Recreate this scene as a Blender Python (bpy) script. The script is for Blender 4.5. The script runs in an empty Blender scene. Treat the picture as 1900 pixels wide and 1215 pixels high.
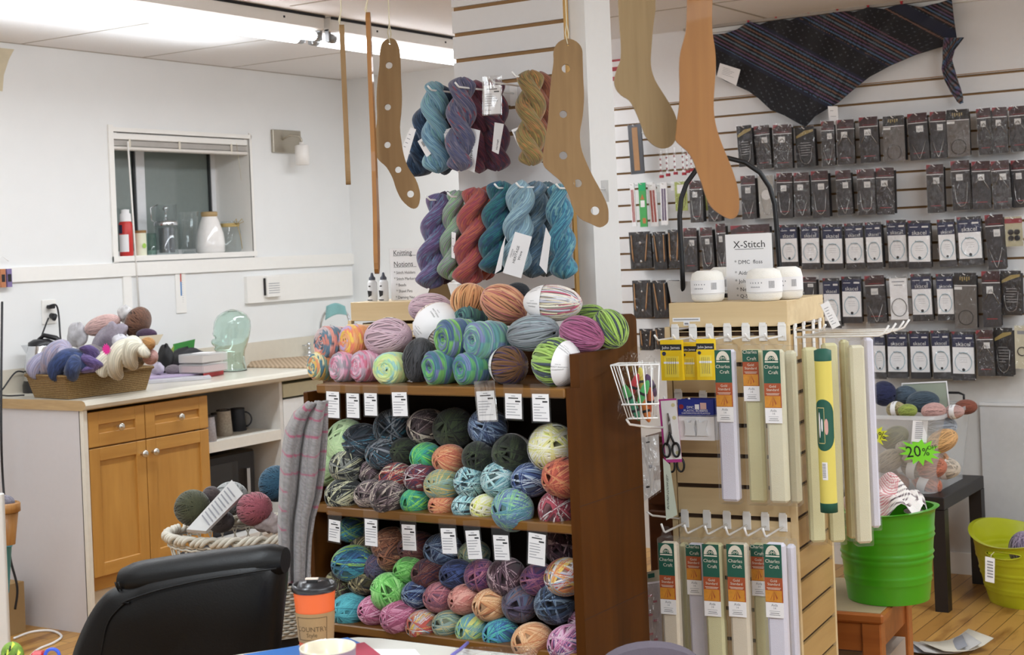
import bpy, math, random
import numpy as np
from mathutils import Matrix, Vector
random.seed(7); np.random.seed(7)
scn = bpy.context.scene
# ---------------------------------------------------------------- camera (room axes: X along the slat wall, Y along the window wall)
TH = math.atan(.0421); CT, ST = math.cos(TH), math.sin(TH)
F, PX, PY, EYE = 2780., 950., 457., 1.45
AL = math.atan(1780/2780.)
FWD = np.array([-math.sin(AL), math.cos(AL), 0.]); RGT = np.array([math.cos(AL), math.sin(AL), 0.]); UPV = np.array([0, 0, 1.])
CAM = np.array([0, 0, EYE])
cd = bpy.data.cameras.new('camera'); cam = bpy.data.objects.new('camera', cd); scn.collection.objects.link(cam)
rx = CT*RGT - ST*UPV; uy = ST*RGT + CT*UPV
cam.matrix_world = Matrix([[rx[i], uy[i], -FWD[i], CAM[i]] for i in range(3)] + [[0, 0, 0, 1]])
cd.sensor_width = 36; cd.lens = 36*F/1900; cd.shift_x = 0; cd.shift_y = -(607.5-PY)/1900; cd.clip_start = .05
cd.dof.use_dof = True; cd.dof.focus_distance = 3.9; cd.dof.aperture_fstop = 9
scn.camera = cam
# ---------------------------------------------------------------- world, exposure, lamps of the shop and added fill lights
w = bpy.data.worlds.new('world'); scn.world = w; w.use_nodes = True
w.node_tree.nodes['Background'].inputs[0].default_value = (.62, .66, .68, 1)
w.node_tree.nodes['Background'].inputs[1].default_value = .16
scn.view_settings.view_transform = 'Standard'; scn.view_settings.look = 'None'
scn.view_settings.exposure = 0.0; scn.view_settings.gamma = 1
scn.view_settings.use_curve_mapping = False
def area(loc, sx, sy, power, col=(.84, .93, 1.0), rot=(0, 0, 0), name='ceiling_tube_light'):
    l = bpy.data.lights.new(name, 'AREA'); l.shape = 'RECTANGLE'; l.size = sx; l.size_y = sy; l.energy = power; l.color = col
    o = bpy.data.objects.new(name, l); o.location = loc; o.rotation_euler = rot; scn.collection.objects.link(o); return o
area((-3.94, 3.6, 2.27), .16, 5.2, 44)             # under the visible fluorescent row
area((-2.3, .6, 2.34), .3, 2.6, 46)                # further rows of the same shop ceiling, out of frame
area((-.5, -.2, 2.34), .3, 2.4, 34)
area((-.35, 4.7, 2.34), .3, 1.6, 34)
area((.9, .8, 2.34), .3, 2.4, 20)
for lx, ly, pw in ((-4.6, 3.8, 5), (-2.3, .6, 12), (-.35, 4.2, 9), (.6, .8, 10)): area((lx, ly, 2.22), .3, 2.4, pw, rot=(math.pi, 0, 0), name='ceiling_fill_light')  # added upward fill lights that brighten the ceiling
area((1.82, 1.8, 2.02), .6, 2.8, 50, (.84, .93, 1.0), rot=(0, math.radians(90), 0), name='added_side_fill')   # added fill that brightens faces turned right; no window stands there

# ---------------------------------------------------------------- pixel helper: where the sight line of a photo point meets a plane of the room
def at(u, v, **k):
    a, b = u-PX, v-PY
    R = FWD + RGT*((a*CT-b*ST)/F) + UPV*((-a*ST-b*CT)/F)
    key, val = next(iter(k.items()))
    t = val if key == 'd' else (val-CAM['xyz'.index(key)])/R['xyz'.index(key)]
    return Vector(CAM+R*t)
def depth(p): return float((np.array(p)-CAM) @ FWD)
def pxm(p): return depth(p)/F      # metres per pixel at point p

# ---------------------------------------------------------------- materials
def C(h):
    h = h.lstrip('#'); c = [int(h[i:i+2], 16)/255 for i in (0, 2, 4)]
    return tuple(x/12.92 if x <= .04045 else ((x+.055)/1.055)**2.4 for x in c)+(1,)
MATS = {}
def _new(name):
    m = bpy.data.materials.new(name); m.use_nodes = True; MATS[name] = m
    nt = m.node_tree; return m, nt, nt.nodes['Principled BSDF']
def mat(col, rough=.6, metal=0, var=.05, bump=0, scale=40, name=None, coat=0, trans=0, spec=.5, sheen=0):
    key = name or f'm{col}{rough}{metal}{var}{bump}{scale}{coat}{trans}{spec}{sheen}'
    if key in MATS: return MATS[key]
    m, nt, b = _new(key); c = C(col) if isinstance(col, str) else tuple(col)
    b.inputs['Roughness'].default_value = rough; b.inputs['Metallic'].default_value = metal
    b.inputs['Coat Weight'].default_value = coat; b.inputs['Transmission Weight'].default_value = trans
    b.inputs['Specular IOR Level'].default_value = spec; b.inputs['Sheen Weight'].default_value = sheen
    tc = nt.nodes.new('ShaderNodeTexCoord'); n = nt.nodes.new('ShaderNodeTexNoise'); n.inputs['Scale'].default_value = scale; n.inputs['Detail'].default_value = 3
    nt.links.new(tc.outputs['Object'], n.inputs['Vector'])
    mx = nt.nodes.new('ShaderNodeMix'); mx.data_type = 'RGBA'
    mx.inputs[6].default_value = tuple(max(0, x*(1-var)) for x in c[:3])+(1,); mx.inputs[7].default_value = tuple(min(1, x*(1+var)) for x in c[:3])+(1,)
    nt.links.new(n.outputs['Fac'], mx.inputs[0]); nt.links.new(mx.outputs[2], b.inputs['Base Color'])
    if bump:
        bp = nt.nodes.new('ShaderNodeBump'); bp.inputs['Strength'].default_value = bump; bp.inputs['Distance'].default_value = .003
        nt.links.new(n.outputs['Fac'], bp.inputs['Height']); nt.links.new(bp.outputs['Normal'], b.inputs['Normal'])
    return m
def wood(name, c1, c2, axis='X', scale=18, rough=.45, stretch=.08, coat=.1, ring=6):
    if name in MATS: return MATS[name]
    m, nt, b = _new(name); b.inputs['Roughness'].default_value = rough; b.inputs['Coat Weight'].default_value = coat
    tc = nt.nodes.new('ShaderNodeTexCoord'); mp = nt.nodes.new('ShaderNodeMapping')
    mp.inputs['Scale'].default_value = [stretch if a == axis else 1 for a in 'XYZ']
    nt.links.new(tc.outputs['Object'], mp.inputs[0])
    n = nt.nodes.new('ShaderNodeTexNoise'); n.inputs['Scale'].default_value = scale; n.inputs['Detail'].default_value = 6; n.inputs['Distortion'].default_value = 1.2
    n2 = nt.nodes.new('ShaderNodeTexNoise'); n2.inputs['Scale'].default_value = scale*ring; n2.inputs['Detail'].default_value = 2
    nt.links.new(mp.outputs[0], n.inputs[0]); nt.links.new(mp.outputs[0], n2.inputs[0])
    ad = nt.nodes.new('ShaderNodeMath'); ad.operation = 'MULTIPLY_ADD'; ad.inputs[1].default_value = .35
    nt.links.new(n2.outputs['Fac'], ad.inputs[0]); nt.links.new(n.outputs['Fac'], ad.inputs[2])
    r = nt.nodes.new('ShaderNodeValToRGB'); r.color_ramp.elements[0].position = .42; r.color_ramp.elements[1].position = .88
    r.color_ramp.elements[0].color = C(c1); r.color_ramp.elements[1].color = C(c2)
    nt.links.new(ad.outputs[0], r.inputs[0]); nt.links.new(r.outputs[0], b.inputs['Base Color'])
    return m
def vcol(name='vertex_dyed', rough=.85, sheen=.3, bump=.0, scale=900, coat=0):
    key = name
    if key in MATS: return MATS[key]
    m, nt, b = _new(key); b.inputs['Roughness'].default_value = rough; b.inputs['Sheen Weight'].default_value = sheen; b.inputs['Coat Weight'].default_value = coat
    a = nt.nodes.new('ShaderNodeAttribute'); a.attribute_name = 'Col'
    n = nt.nodes.new('ShaderNodeTexNoise'); n.inputs['Scale'].default_value = scale; tc = nt.nodes.new('ShaderNodeTexCoord')
    nt.links.new(tc.outputs['Object'], n.inputs['Vector'])
    mx = nt.nodes.new('ShaderNodeMix'); mx.data_type = 'RGBA'; mx.blend_type = 'MULTIPLY'; mx.inputs[0].default_value = .35
    nt.links.new(a.outputs['Color'], mx.inputs[6]); nt.links.new(n.outputs['Color'], mx.inputs[7])
    h = nt.nodes.new('ShaderNodeHueSaturation'); h.inputs['Saturation'].default_value = .9; h.inputs['Value'].default_value = 1.18
    nt.links.new(mx.outputs[2], h.inputs['Color']); nt.links.new(h.outputs[0], b.inputs['Base Color'])
    if bump:
        bp = nt.nodes.new('ShaderNodeBump'); bp.inputs['Strength'].default_value = bump; bp.inputs['Distance'].default_value = .002
        nt.links.new(n.outputs['Fac'], bp.inputs['Height']); nt.links.new(bp.outputs['Normal'], b.inputs['Normal'])
    return m
def clear(name='clear_plastic', amt=.02, rough=.08, tint=(1, 1, 1, 1), wrinkle=0, haze=0):
    """thin clear film: mostly transparent, glossy on top, a little milky haze; the same for every ray"""
    if name in MATS: return MATS[name]
    m, nt, b = _new(name); nt.nodes.remove(b)
    out = nt.nodes['Material Output']
    t = nt.nodes.new('ShaderNodeBsdfTransparent'); t.inputs[0].default_value = tint
    g = nt.nodes.new('ShaderNodeBsdfGlossy'); g.inputs['Roughness'].default_value = rough
    mx = nt.nodes.new('ShaderNodeMixShader'); fr = nt.nodes.new('ShaderNodeLayerWeight'); fr.inputs[0].default_value = .5; pw_ = nt.nodes.new('ShaderNodeMath'); pw_.operation = 'POWER'; pw_.inputs[1].default_value = 4
    ad = nt.nodes.new('ShaderNodeMath'); ad.operation = 'MULTIPLY_ADD'; ad.inputs[1].default_value = .5; ad.inputs[2].default_value = amt; ad.use_clamp = True
    nt.links.new(fr.outputs['Facing'], pw_.inputs[0]); nt.links.new(pw_.outputs[0], ad.inputs[0]); nt.links.new(ad.outputs[0], mx.inputs[0]); nt.links.new(t.outputs[0], mx.inputs[1]); nt.links.new(g.outputs[0], mx.inputs[2])
    last = mx
    if haze:
        d = nt.nodes.new('ShaderNodeBsdfDiffuse'); d.inputs[0].default_value = (.8, .8, .8, 1); m2 = nt.nodes.new('ShaderNodeMixShader'); m2.inputs[0].default_value = haze
        nt.links.new(mx.outputs[0], m2.inputs[1]); nt.links.new(d.outputs[0], m2.inputs[2]); last = m2
    if wrinkle:
        tc = nt.nodes.new('ShaderNodeTexCoord'); n = nt.nodes.new('ShaderNodeTexNoise'); n.inputs['Scale'].default_value = wrinkle; n.inputs['Detail'].default_value = 2; n.inputs['Distortion'].default_value = 1.5
        mpg = nt.nodes.new('ShaderNodeMapping'); mpg.inputs['Scale'].default_value = (1, 1, .45)
        nt.links.new(tc.outputs['Object'], mpg.inputs[0]); nt.links.new(mpg.outputs[0], n.inputs['Vector'])
        bp = nt.nodes.new('ShaderNodeBump'); bp.inputs['Strength'].default_value = .9; bp.inputs['Distance'].default_value = .02
        nt.links.new(n.outputs['Fac'], bp.inputs['Height']); nt.links.new(bp.outputs[0], g.inputs['Normal']); nt.links.new(bp.outputs[0], fr.inputs['Normal'])
    nt.links.new(last.outputs[0], out.inputs[0])
    return m
def glow(name, col, s):
    if name in MATS: return MATS[name]
    m, nt, b = _new(name); b.inputs['Base Color'].default_value = C(col); b.inputs['Emission Color'].default_value = C(col); b.inputs['Emission Strength'].default_value = s
    return m

# ---------------------------------------------------------------- mesh builder
class MB:
    def __init__(s, *mats): s.V = []; s.F = []; s.M = []; s.mats = list(mats); s.col = None; s.S = []
    def mi(s, m):
        if m is None: return 0
        if isinstance(m, int): return m
        if m not in s.mats: s.mats.append(m)
        return s.mats.index(m)
    def add(s, vs, fs, m=None, T=None, smooth=False):
        o = len(s.V)
        if T is not None: vs = [T @ Vector(v) for v in vs]
        s.V += [tuple(v) for v in vs]; k = s.mi(m)
        s.F += [tuple(i+o for i in f) for f in fs]; s.M += [k]*len(fs); s.S += [smooth]*len(fs); return s
    def box(s, x0, x1, y0, y1, z0, z1, m=None, T=None, bev=0):
        if bev:
            b = min(bev, abs(x1-x0)*.45, abs(y1-y0)*.45, abs(z1-z0)*.45)
            vs = []; idx = {}
            for ix, X in enumerate((x0, x1)):
                for iy, Y in enumerate((y0, y1)):
                    for iz, Z in enumerate((z0, z1)):
                        sx, sy, sz = (b if ix == 0 else -b), (b if iy == 0 else -b), (b if iz == 0 else -b)
                        idx[ix, iy, iz] = len(vs)
                        vs += [(X, Y+sy, Z+sz), (X+sx, Y, Z+sz), (X+sx, Y+sy, Z)]
            g = lambda a, b_, c, k: idx[a, b_, c]+k
            fs = []
            for i in (0, 1):
                q = [g(i, 0, 0, 0), g(i, 1, 0, 0), g(i, 1, 1, 0), g(i, 0, 1, 0)]; fs.append(q if i else q[::-1])
                q = [g(0, i, 0, 1), g(0, i, 1, 1), g(1, i, 1, 1), g(1, i, 0, 1)]; fs.append(q if i else q[::-1])
                q = [g(0, 0, i, 2), g(1, 0, i, 2), g(1, 1, i, 2), g(0, 1, i, 2)]; fs.append(q if i else q[::-1])
            for i in (0, 1):
                for j in (0, 1):
                    fs.append((g(i, j, 0, 0), g(i, j, 0, 1), g(i, j, 1, 1), g(i, j, 1, 0)))
                    fs.append((g(i, 0, j, 0), g(i, 0, j, 2), g(i, 1, j, 2), g(i, 1, j, 0)))
                    fs.append((g(0, i, j, 1), g(0, i, j, 2), g(1, i, j, 2), g(1, i, j, 1)))
                    for k in (0, 1): fs.append((g(i, j, k, 0), g(i, j, k, 1), g(i, j, k, 2)))
            return s.add(vs, fs, m, T)
        vs = [(x, y, z) for x in (x0, x1) for y in (y0, y1) for z in (z0, z1)]
        return s.add(vs, [(0, 1, 3, 2), (4, 6, 7, 5), (0, 4, 5, 1), (2, 3, 7, 6), (0, 2, 6, 4), (1, 5, 7, 3)], m, T)
    def lathe(s, prof, n=24, m=None, T=None, smooth=True, cap=True, sx=1, sy=1):
        vs = [(r*math.cos(2*math.pi*i/n)*sx, r*math.sin(2*math.pi*i/n)*sy, z) for r, z in prof for i in range(n)]
        fs = [(j*n+i, j*n+(i+1) % n, (j+1)*n+(i+1) % n, (j+1)*n+i) for j in range(len(prof)-1) for i in range(n)]
        s.add(vs, fs, m, T, smooth)
        if cap:
            for j in (0, len(prof)-1):
                if prof[j][0] > 1e-5:
                    r, z = prof[j]; s.add([(r*math.cos(2*math.pi*i/n)*sx, r*math.sin(2*math.pi*i/n)*sy, z) for i in range(n)], [tuple(range(n))[::-1] if j == 0 else tuple(range(n))], m, T)
        return s
    def tube(s, pts, r, n=8, m=None, T=None, closed=False):
        pts = [Vector(p) for p in pts]; N = len(pts); rs = r if isinstance(r, (list, tuple)) else [r]*N
        vs = []; up = Vector((.123, .456, .881))
        for i, p in enumerate(pts):
            a = pts[(i-1) % N] if (i or closed) else p; b = pts[(i+1) % N] if (i < N-1 or closed) else p
            t = (b-a).normalized(); u = (up - t*up.dot(t))
            if u.length < .05: u = Vector((1, 0, 0)) - t*t.x
            u.normalize(); up = u; v = t.cross(u)
            vs += [p+(u*math.cos(2*math.pi*k/n)+v*math.sin(2*math.pi*k/n))*rs[i] for k in range(n)]
        R = N if closed else N-1
        fs = [(i*n+k, i*n+(k+1) % n, ((i+1) % N)*n+(k+1) % n, ((i+1) % N)*n+k) for i in range(R) for k in range(n)]
        if not closed: fs += [tuple(range(n))[::-1], tuple(range((N-1)*n, N*n))]
        return s.add(vs, fs, m, T, True)
    def prism(s, pts, y0, y1, m=None, T=None, holes=()):
        """outline pts in (x,z), extruded along y; holes = circles (x,z,r) cut by bridging is avoided: quads strip outlines only"""
        n = len(pts); vs = [(x, y0, z) for x, z in pts]+[(x, y1, z) for x, z in pts]
        fs = [(i, (i+1) % n, n+(i+1) % n, n+i) for i in range(n)]+[tuple(range(n))[::-1], tuple(range(n, 2*n))]
        return s.add(vs, fs, m, T)
    def grid(s, P, m=None, T=None, smooth=True, closed_u=False):
        """P[i][j] points"""
        a, b = len(P), len(P[0]); vs = [p for row in P for p in row]
        fs = [(i*b+j, i*b+(j+1) % b, ((i+1) % a)*b+(j+1) % b, ((i+1) % a)*b+j) for i in range(a-1) for j in range(b if closed_u else b-1)]
        return s.add(vs, fs, m, T, smooth)
    def text(s, t, size, m=None, T=None, align='C', depth=0):
        vs, fs, wd = textgeo(t)
        ox = {'C': -wd/2, 'L': 0, 'R': -wd}[align]
        return s.add([((x+ox)*size, -depth, z*size) for x, z in vs], fs, m, T)
    def ellipsoid(s, c, r, m=None, n=16, k=10, T=None):
        P = [[(c[0]+r[0]*math.sin(math.pi*i/k)*math.cos(2*math.pi*j/n), c[1]+r[1]*math.sin(math.pi*i/k)*math.sin(2*math.pi*j/n), c[2]+r[2]*math.cos(math.pi*i/k)) for j in range(n)] for i in range(k, -1, -1)]
        return s.grid(P, m, T, True, True)
_TG = {}
def textgeo(t):
    if t in _TG: return _TG[t]
    cu = bpy.data.curves.new('lettering', 'FONT'); cu.body = t; cu.size = 1; cu.resolution_u = 2
    o = bpy.data.objects.new('lettering', cu); scn.collection.objects.link(o)
    me = o.evaluated_get(bpy.context.evaluated_depsgraph_get()).to_mesh()
    vs = [(v.co.x, v.co.y) for v in me.vertices]; fs = [tuple(p.vertices) for p in me.polygons]
    bpy.data.objects.remove(o); bpy.data.curves.remove(cu)
    wd = max([v[0] for v in vs] or [0]); _TG[t] = (vs, fs, wd); return _TG[t]
def link(o, parent=None):
    scn.collection.objects.link(o)
    if parent: o.parent = parent
    return o
def obj(name, mb, parent=None, loc=None, rot=None, label=None):
    me = bpy.data.meshes.new(name); me.from_pydata(mb.V, [], mb.F); me.update()
    for m in mb.mats: me.materials.append(m)
    me.polygons.foreach_set('material_index', mb.M); me.polygons.foreach_set('use_smooth', mb.S)
    if mb.col is not None:
        ca = me.color_attributes.new('Col', 'FLOAT_COLOR', 'POINT'); ca.data.foreach_set('color', np.asarray(mb.col, dtype=np.float32).ravel())
    o = bpy.data.objects.new(name, me); link(o, parent)
    if loc is not None: o.location = loc
    if rot is not None: o.rotation_euler = rot
    if label: o['label'] = label
    return o
LABELS = {}
def tag(o, label, cat, group=None, kind=None):
    n = len(label.split())
    if n > 16 or n < 4: print('LABELLEN', n, label)
    if label in LABELS: print('DUPLABEL', label)
    LABELS[label] = 1
    o['label'] = label; o['category'] = cat
    if group: o['group'] = group
    if kind: o['kind'] = kind
    return o
def thing(name, label, cat, loc=(0, 0, 0), rz=0, group=None, rot=None):
    o = bpy.data.objects.new(name, None); o.empty_display_size = .05; link(o); o.location = loc; o.rotation_euler = rot or (0, 0, rz)
    return tag(o, label, cat, group)
def struct(name, mb, **k):
    o = obj(name, mb, **k); o['kind'] = 'structure'; return o
def Tr(x=0, y=0, z=0): return Matrix.Translation((x, y, z))
def R(a, ax): return Matrix.Rotation(a, 4, ax)
rnd = random.uniform
PI = math.pi

M_WHITE = mat('#e6e6e5', .7, var=.02, bump=.25, scale=9, name='white_wall_paint')
M_TRIM = mat('#ece9e4', .5, var=.02, name='white_trim_paint')
M_CEIL = mat('#e8e5e4', .9, var=.05, bump=.5, scale=220, name='ceiling_tile')
M_PAPER = mat('#f1eff0', .8, var=.01, name='white_paper')
M_INK = mat('#26262a', .8, var=.02, name='dark_ink'); M_GREYINK = mat('#8e8e94', .8, var=.02, name='grey_ink')
M_WIRE = mat('#f2f0ee', .35, var=.01, coat=.3, name='white_coated_wire')
M_CLEAR = clear(); M_WRINK = clear('crinkled_clear_plastic', .22, .16, wrinkle=8, haze=.0); M_SLEEVE = clear('clear_tag_sleeve', .015, .06, haze=.02)
M_BLACK = mat('#15151a', .35, var=.1, name='black_plastic'); M_CHROME = mat('#d5d7da', .15, 1, var=.02, name='polished_chrome')
M_MAPLE = wood('maple_laminate', '#cdb083', '#e2ca9f', 'X', 9, .5)
M_MAPLEY = wood('maple_laminate_shaded', '#a5824e', '#bb9860', 'Y', 9, .5)  # same maple, with the shade of the tower sides put into its colour
M_YARN = vcol('dyed_yarn')
# ================================================================ THE ROOM
XW, YB, ZC = -5.24, 6.276, 2.412      # window wall, slat wall, ceiling
# window opening in the left wall
wy0, wy1 = at(213, 360, x=XW).y, at(465, 360, x=XW).y
wz0, wz1 = at(340, 471, x=XW).z, at(340, 251, x=XW).z
YC = 6.53                             # back wall behind the counter corner
mb = MB(M_WHITE)
def wallpiece(y0, y1, z0, z1): mb.box(XW-.12, XW, y0, y1, z0, z1)
wallpiece(-3, wy0-.002, 0, ZC); wallpiece(wy1+.002, YC+.1, 0, ZC); wallpiece(wy0-.002, wy1+.002, 0, wz0-.002); wallpiece(wy0-.002, wy1+.002, wz1+.002, ZC)
struct('wall_left', mb)
# reveal, frame and panes of the window
RV = .27
mb = MB(M_TRIM); xr = XW-RV
mb.box(xr, XW-.0, wy0-.02, wy0, wz0-.02, wz1+.02); mb.box(xr, XW+.004, wy1, wy1+.02, wz0-.02, wz1+.02)
mb.box(xr, XW+.004, wy0-.02, wy1+.02, wz0-.025, wz0); mb.box(xr, XW+.004, wy0-.02, wy1+.02, wz1, wz1+.02)
mb.box(XW, XW+.008, wy0-.03, wy0, wz0-.03, wz1+.03); mb.box(XW, XW+.008, wy1, wy1+.012, wz0-.03, wz1+.03); mb.box(XW, XW+.008, wy0, wy1, wz1, wz1+.02); mb.box(XW, XW+.012, wy0-.03, wy1+.02, wz0-.025, wz0)
win = struct('window_1', mb)
mb = MB(mat('#e4e4e6', .4, name='vinyl_frame'), mat('#2c2f30', .5, name='dark_gasket'))
ym = wy0+(wy1-wy0)*.43
for (a, b_) in ((wy0, ym), (ym, wy1)):
    mb.box(xr, xr+.03, a, a+.028, wz0, wz1); mb.box(xr, xr+.03, b_-.028, b_, wz0, wz1); mb.box(xr, xr+.03, a, b_, wz0, wz0+.025); mb.box(xr, xr+.03, a, b_, wz1-.03, wz1)
    mb.box(xr+.002, xr+.024, b_-.04, b_-.028, wz0, wz1, 1)
o = obj('sash_frame', mb, win)
mb = MB(mat('#8c9692', .08, var=.05, spec=.6, name='night_window_glass', trans=.25)); mb.box(xr+.008, xr+.013, wy0, wy1, wz0, wz1); obj('pane', mb, win)
# back wall (left part), slat wall
mb = MB(M_WHITE); ang = .0
mb.box(XW-.1, -3.3, YC, YC+.1, 0, ZC); mb.box(-3.43, -3.4, YB+.1, YC, 0, ZC); struct('wall_back', mb)
M_SLAT = mat('#e2e0e0', .55, var=.02, name='white_slatwall_laminate'); M_GROOVE = mat('#a07a50', .8, name='mdf_groove')
P_ = .0762
def slats(mb, x0, x1, yf, z0, z1, zref, m=0, g=1, T=None, th=.018, gap=.010, pitch=P_):
    """grooved board: planks in front, brown MDF seen in the grooves"""
    mb.box(x0, x1, yf+th*.65, yf+th, z0, z1, g, T)
    k = math.floor((z0-zref)/pitch); z = zref+k*pitch
    while z < z1:
        a, b = max(z0, z+gap/2), min(z1, z+pitch-gap/2)
        if b > a: mb.box(x0, x1, yf, yf+th*.65, a, b, m, T)
        z += pitch
mb = MB(M_SLAT, M_GROOVE)
zg = 2.001     # first groove below the plain upper board
mb.box(-3.43, .6, YB, YB+.03, 2.088, ZC, 0); mb.box(-3.43, .6, YB+.002, YB+.03, 2.084, 2.088, 1)
slats(mb, -3.43, .6, YB, .95, 2.084, zg, th=.03)
mb.box(-3.43, .6, YB, YB+.03, 0, .95, mb.mi(mat('#c9c5c1', .7, name='lower_wall_paint')))
mb.box(-3.43, .6, YB+.03, YB+.1, 0, ZC, 0)
struct('wall_back_slats', mb)
mb = MB(M_TRIM); mb.box(-1.74, .6, YB-.02, YB-.001, .0, .711, mb.mi(mat('#c6c4c4', .6, name='grey_wainscot'))); mb.box(-1.74, .6, YB-.026, YB-.001, .711, .722, mb.mi(mat('#d6d4d4', .6, name='grey_wainscot_cap'))); struct('trim_1', mb)
mb = MB(M_TRIM); mb.box(-3.0, -1.75, YB-.012, YB-.001, 0, .09); struct('baseboard_back', mb)
# ceiling: tiles with thin battens
mb = MB(M_CEIL); mb.box(XW-.1, 2, -3, YC+.1, ZC, ZC+.05); struct('ceiling', mb)
mb = MB(mat('#aaa195', .9, name='ceiling_seam'))
for yy in (3.1, 4.32, 5.02, 5.62): mb.box(XW, -4.05, yy, yy+.006, ZC-.0015, ZC)
for yy in (3.2, 4.42, 5.64): mb.box(-3.8, 2, yy, yy+.01, ZC-.002, ZC)
for xx in (-2.6, -1.4, -.2): mb.box(xx, xx+.01, -2, YB, ZC-.002, ZC)
mb.box(XW, XW+.006, 2, YC, ZC-.003, ZC)
struct('trim_2', mb)
mb = MB(M_TRIM, mat('#a39c94', .8, name='ceiling_grey_trim')); mb.box(-3.0, .6, YB-.03, YB-.001, ZC-.03, ZC, 0); mb.box(-3.0, .6, YB-.06, YB-.03, ZC-.012, ZC, 1); struct('trim_3', mb)  # white trim with a darker grey strip in front of it
# chair rail, battens and board on the window wall
mb = MB(M_TRIM); zr = at(452, 501, x=XW).z
mb.box(XW, XW+.012, 3.6, YC, zr, zr+.062); struct('trim_4', mb)
mb = MB(M_TRIM); yb0 = at(228, 560, x=XW).y; mb.box(XW, XW+.009, yb0, yb0+.05, .9, zr); struct('trim_5', mb)
mb = MB(M_TRIM); y0, y1 = at(453, 540, x=XW).y, 6.5; z0, z1 = at(456, 563, x=XW).z, at(452, 513, x=XW).z
mb.box(XW, XW+.022, y0, y1, z0, z1-.0, 0); struct('trim_6', mb)
mb = MB(mat('#cfc3a8', .9, var=.2, scale=14, name='old_plaster_stain')); p = [(0, 0), (0, .15), (.02, .22), (.05, .24), (.09, .25), (.07, .15), (.03, .08), (.02, .02)]
q = at(0, 150, x=XW); mb.prism([(-b*1.0, a) for a, b in [(0,0)]] or [], 0, 0) if 0 else None
mb.add([(XW+.0015, q.y-.3, 2.22), (XW+.0015, q.y+.01, 2.2), (XW+.0015, q.y+.02, 2.27), (XW+.0015, q.y+.05, 2.34), (XW+.0015, q.y+.08, 2.385), (XW+.0015, q.y-.3, 2.385)], [(0, 1, 2, 3, 4, 5)])
struct('trim_7', mb)
# floor of wooden boards
m, nt, b = _new('floor_boards'); b.inputs['Roughness'].default_value = .38
tc = nt.nodes.new('ShaderNodeTexCoord'); mp = nt.nodes.new('ShaderNodeMapping'); mp.inputs['Rotation'].default_value = (0, 0, math.radians(90))
br = nt.nodes.new('ShaderNodeTexBrick'); br.inputs['Scale'].default_value = 1; br.inputs['Brick Width'].default_value = 1.3; br.inputs['Row Height'].default_value = .062; br.inputs['Mortar Size'].default_value = .0016; br.offset = .37
br.inputs['Color1'].default_value = C('#c2934f'); br.inputs['Color2'].default_value = C('#a97a3c'); br.inputs['Mortar'].default_value = C('#5d4022'); br.inputs['Bias'].default_value = .1
n = nt.nodes.new('ShaderNodeTexNoise'); n.inputs['Scale'].default_value = 5; n.inputs['Detail'].default_value = 5; mp2 = nt.nodes.new('ShaderNodeMapping'); mp2.inputs['Scale'].default_value = (2.5, .5, 1)
rr = nt.nodes.new('ShaderNodeValToRGB'); rr.color_ramp.elements[0].position = .30; rr.color_ramp.elements[0].color = C('#8a5a2c'); rr.color_ramp.elements[1].position = .47; rr.color_ramp.elements[1].color = (1, 1, 1, 1)
mx = nt.nodes.new('ShaderNodeMix'); mx.data_type = 'RGBA'; mx.blend_type = 'MULTIPLY'; mx.inputs[0].default_value = .75
nt.links.new(tc.outputs['Object'], mp.inputs[0]); nt.links.new(mp.outputs[0], br.inputs['Vector']); nt.links.new(tc.outputs['Object'], mp2.inputs[0]); nt.links.new(mp2.outputs[0], n.inputs[0])
nt.links.new(n.outputs['Fac'], rr.inputs[0]); nt.links.new(br.outputs['Color'], mx.inputs[6]); nt.links.new(rr.outputs[0], mx.inputs[7]); nt.links.new(mx.outputs[2], b.inputs['Base Color'])
mb = MB(m); mb.box(XW-.1, 2, -3, YC+.1, -.05, 0); struct('floor', mb)
# outer closing walls behind the camera keep the light inside
mb = MB(M_WHITE); mb.box(1.9, 2, -3, YB, 0, ZC); struct('wall_right', mb)
mb = MB(M_WHITE); mb.box(XW-.1, 2, -3.1, -3, 0, ZC); struct('wall_front', mb)

# ---------------------------------------------------------------- fluorescent fixture
M_TUBE = glow('lit_fluorescent_tube', '#fbfbff', 9)
for k, (ya, yb) in enumerate(((1.0, 4.70), (4.74, 6.4))):
    if k == 0: ya = 2.3
    t = thing('fluorescent_fixture', ['long white twin tube fluorescent ceiling fixture nearest the window wall', 'farther twin tube fluorescent ceiling fixture running behind the slatted pillar'][k], 'ceiling light', (-3.93, ya, ZC), group=None)
    L = yb-ya
    mb = MB(M_TRIM, M_INK); mb.box(-.07, .07, 0, L, -.062, 0, bev=.006); mb.box(.0695, .073, 0, L, -.012, -.002, 1)
    for q in (.3, .8, L-.25): mb.box(.069, .0725, q, q+.008, -.035, -.027, 1)
    obj('housing', mb, t)
    for sx in (-.045, .045):
        mb = MB(M_TUBE); mb.tube([(sx, .04, -.085), (sx, L-.04, -.085)], .019, 14); obj('fluorescent_tube', mb, t)
        mb = MB(mat('#9da0a2', .4, .6, name='socket_metal')); mb.tube([(sx, .012, -.085), (sx, .045, -.085)], .0195, 12); mb.box(sx-.01, sx+.01, 0, .014, -.1, -.05); obj('socket', mb, t)
        mb = MB(mat('#9da0a2', .4, .6, name='socket_metal')); mb.tube([(sx, L-.045, -.085), (sx, L-.012, -.085)], .0195, 12); mb.box(sx-.01, sx+.01, L-.014, L, -.1, -.05); obj('socket', mb, t)

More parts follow.
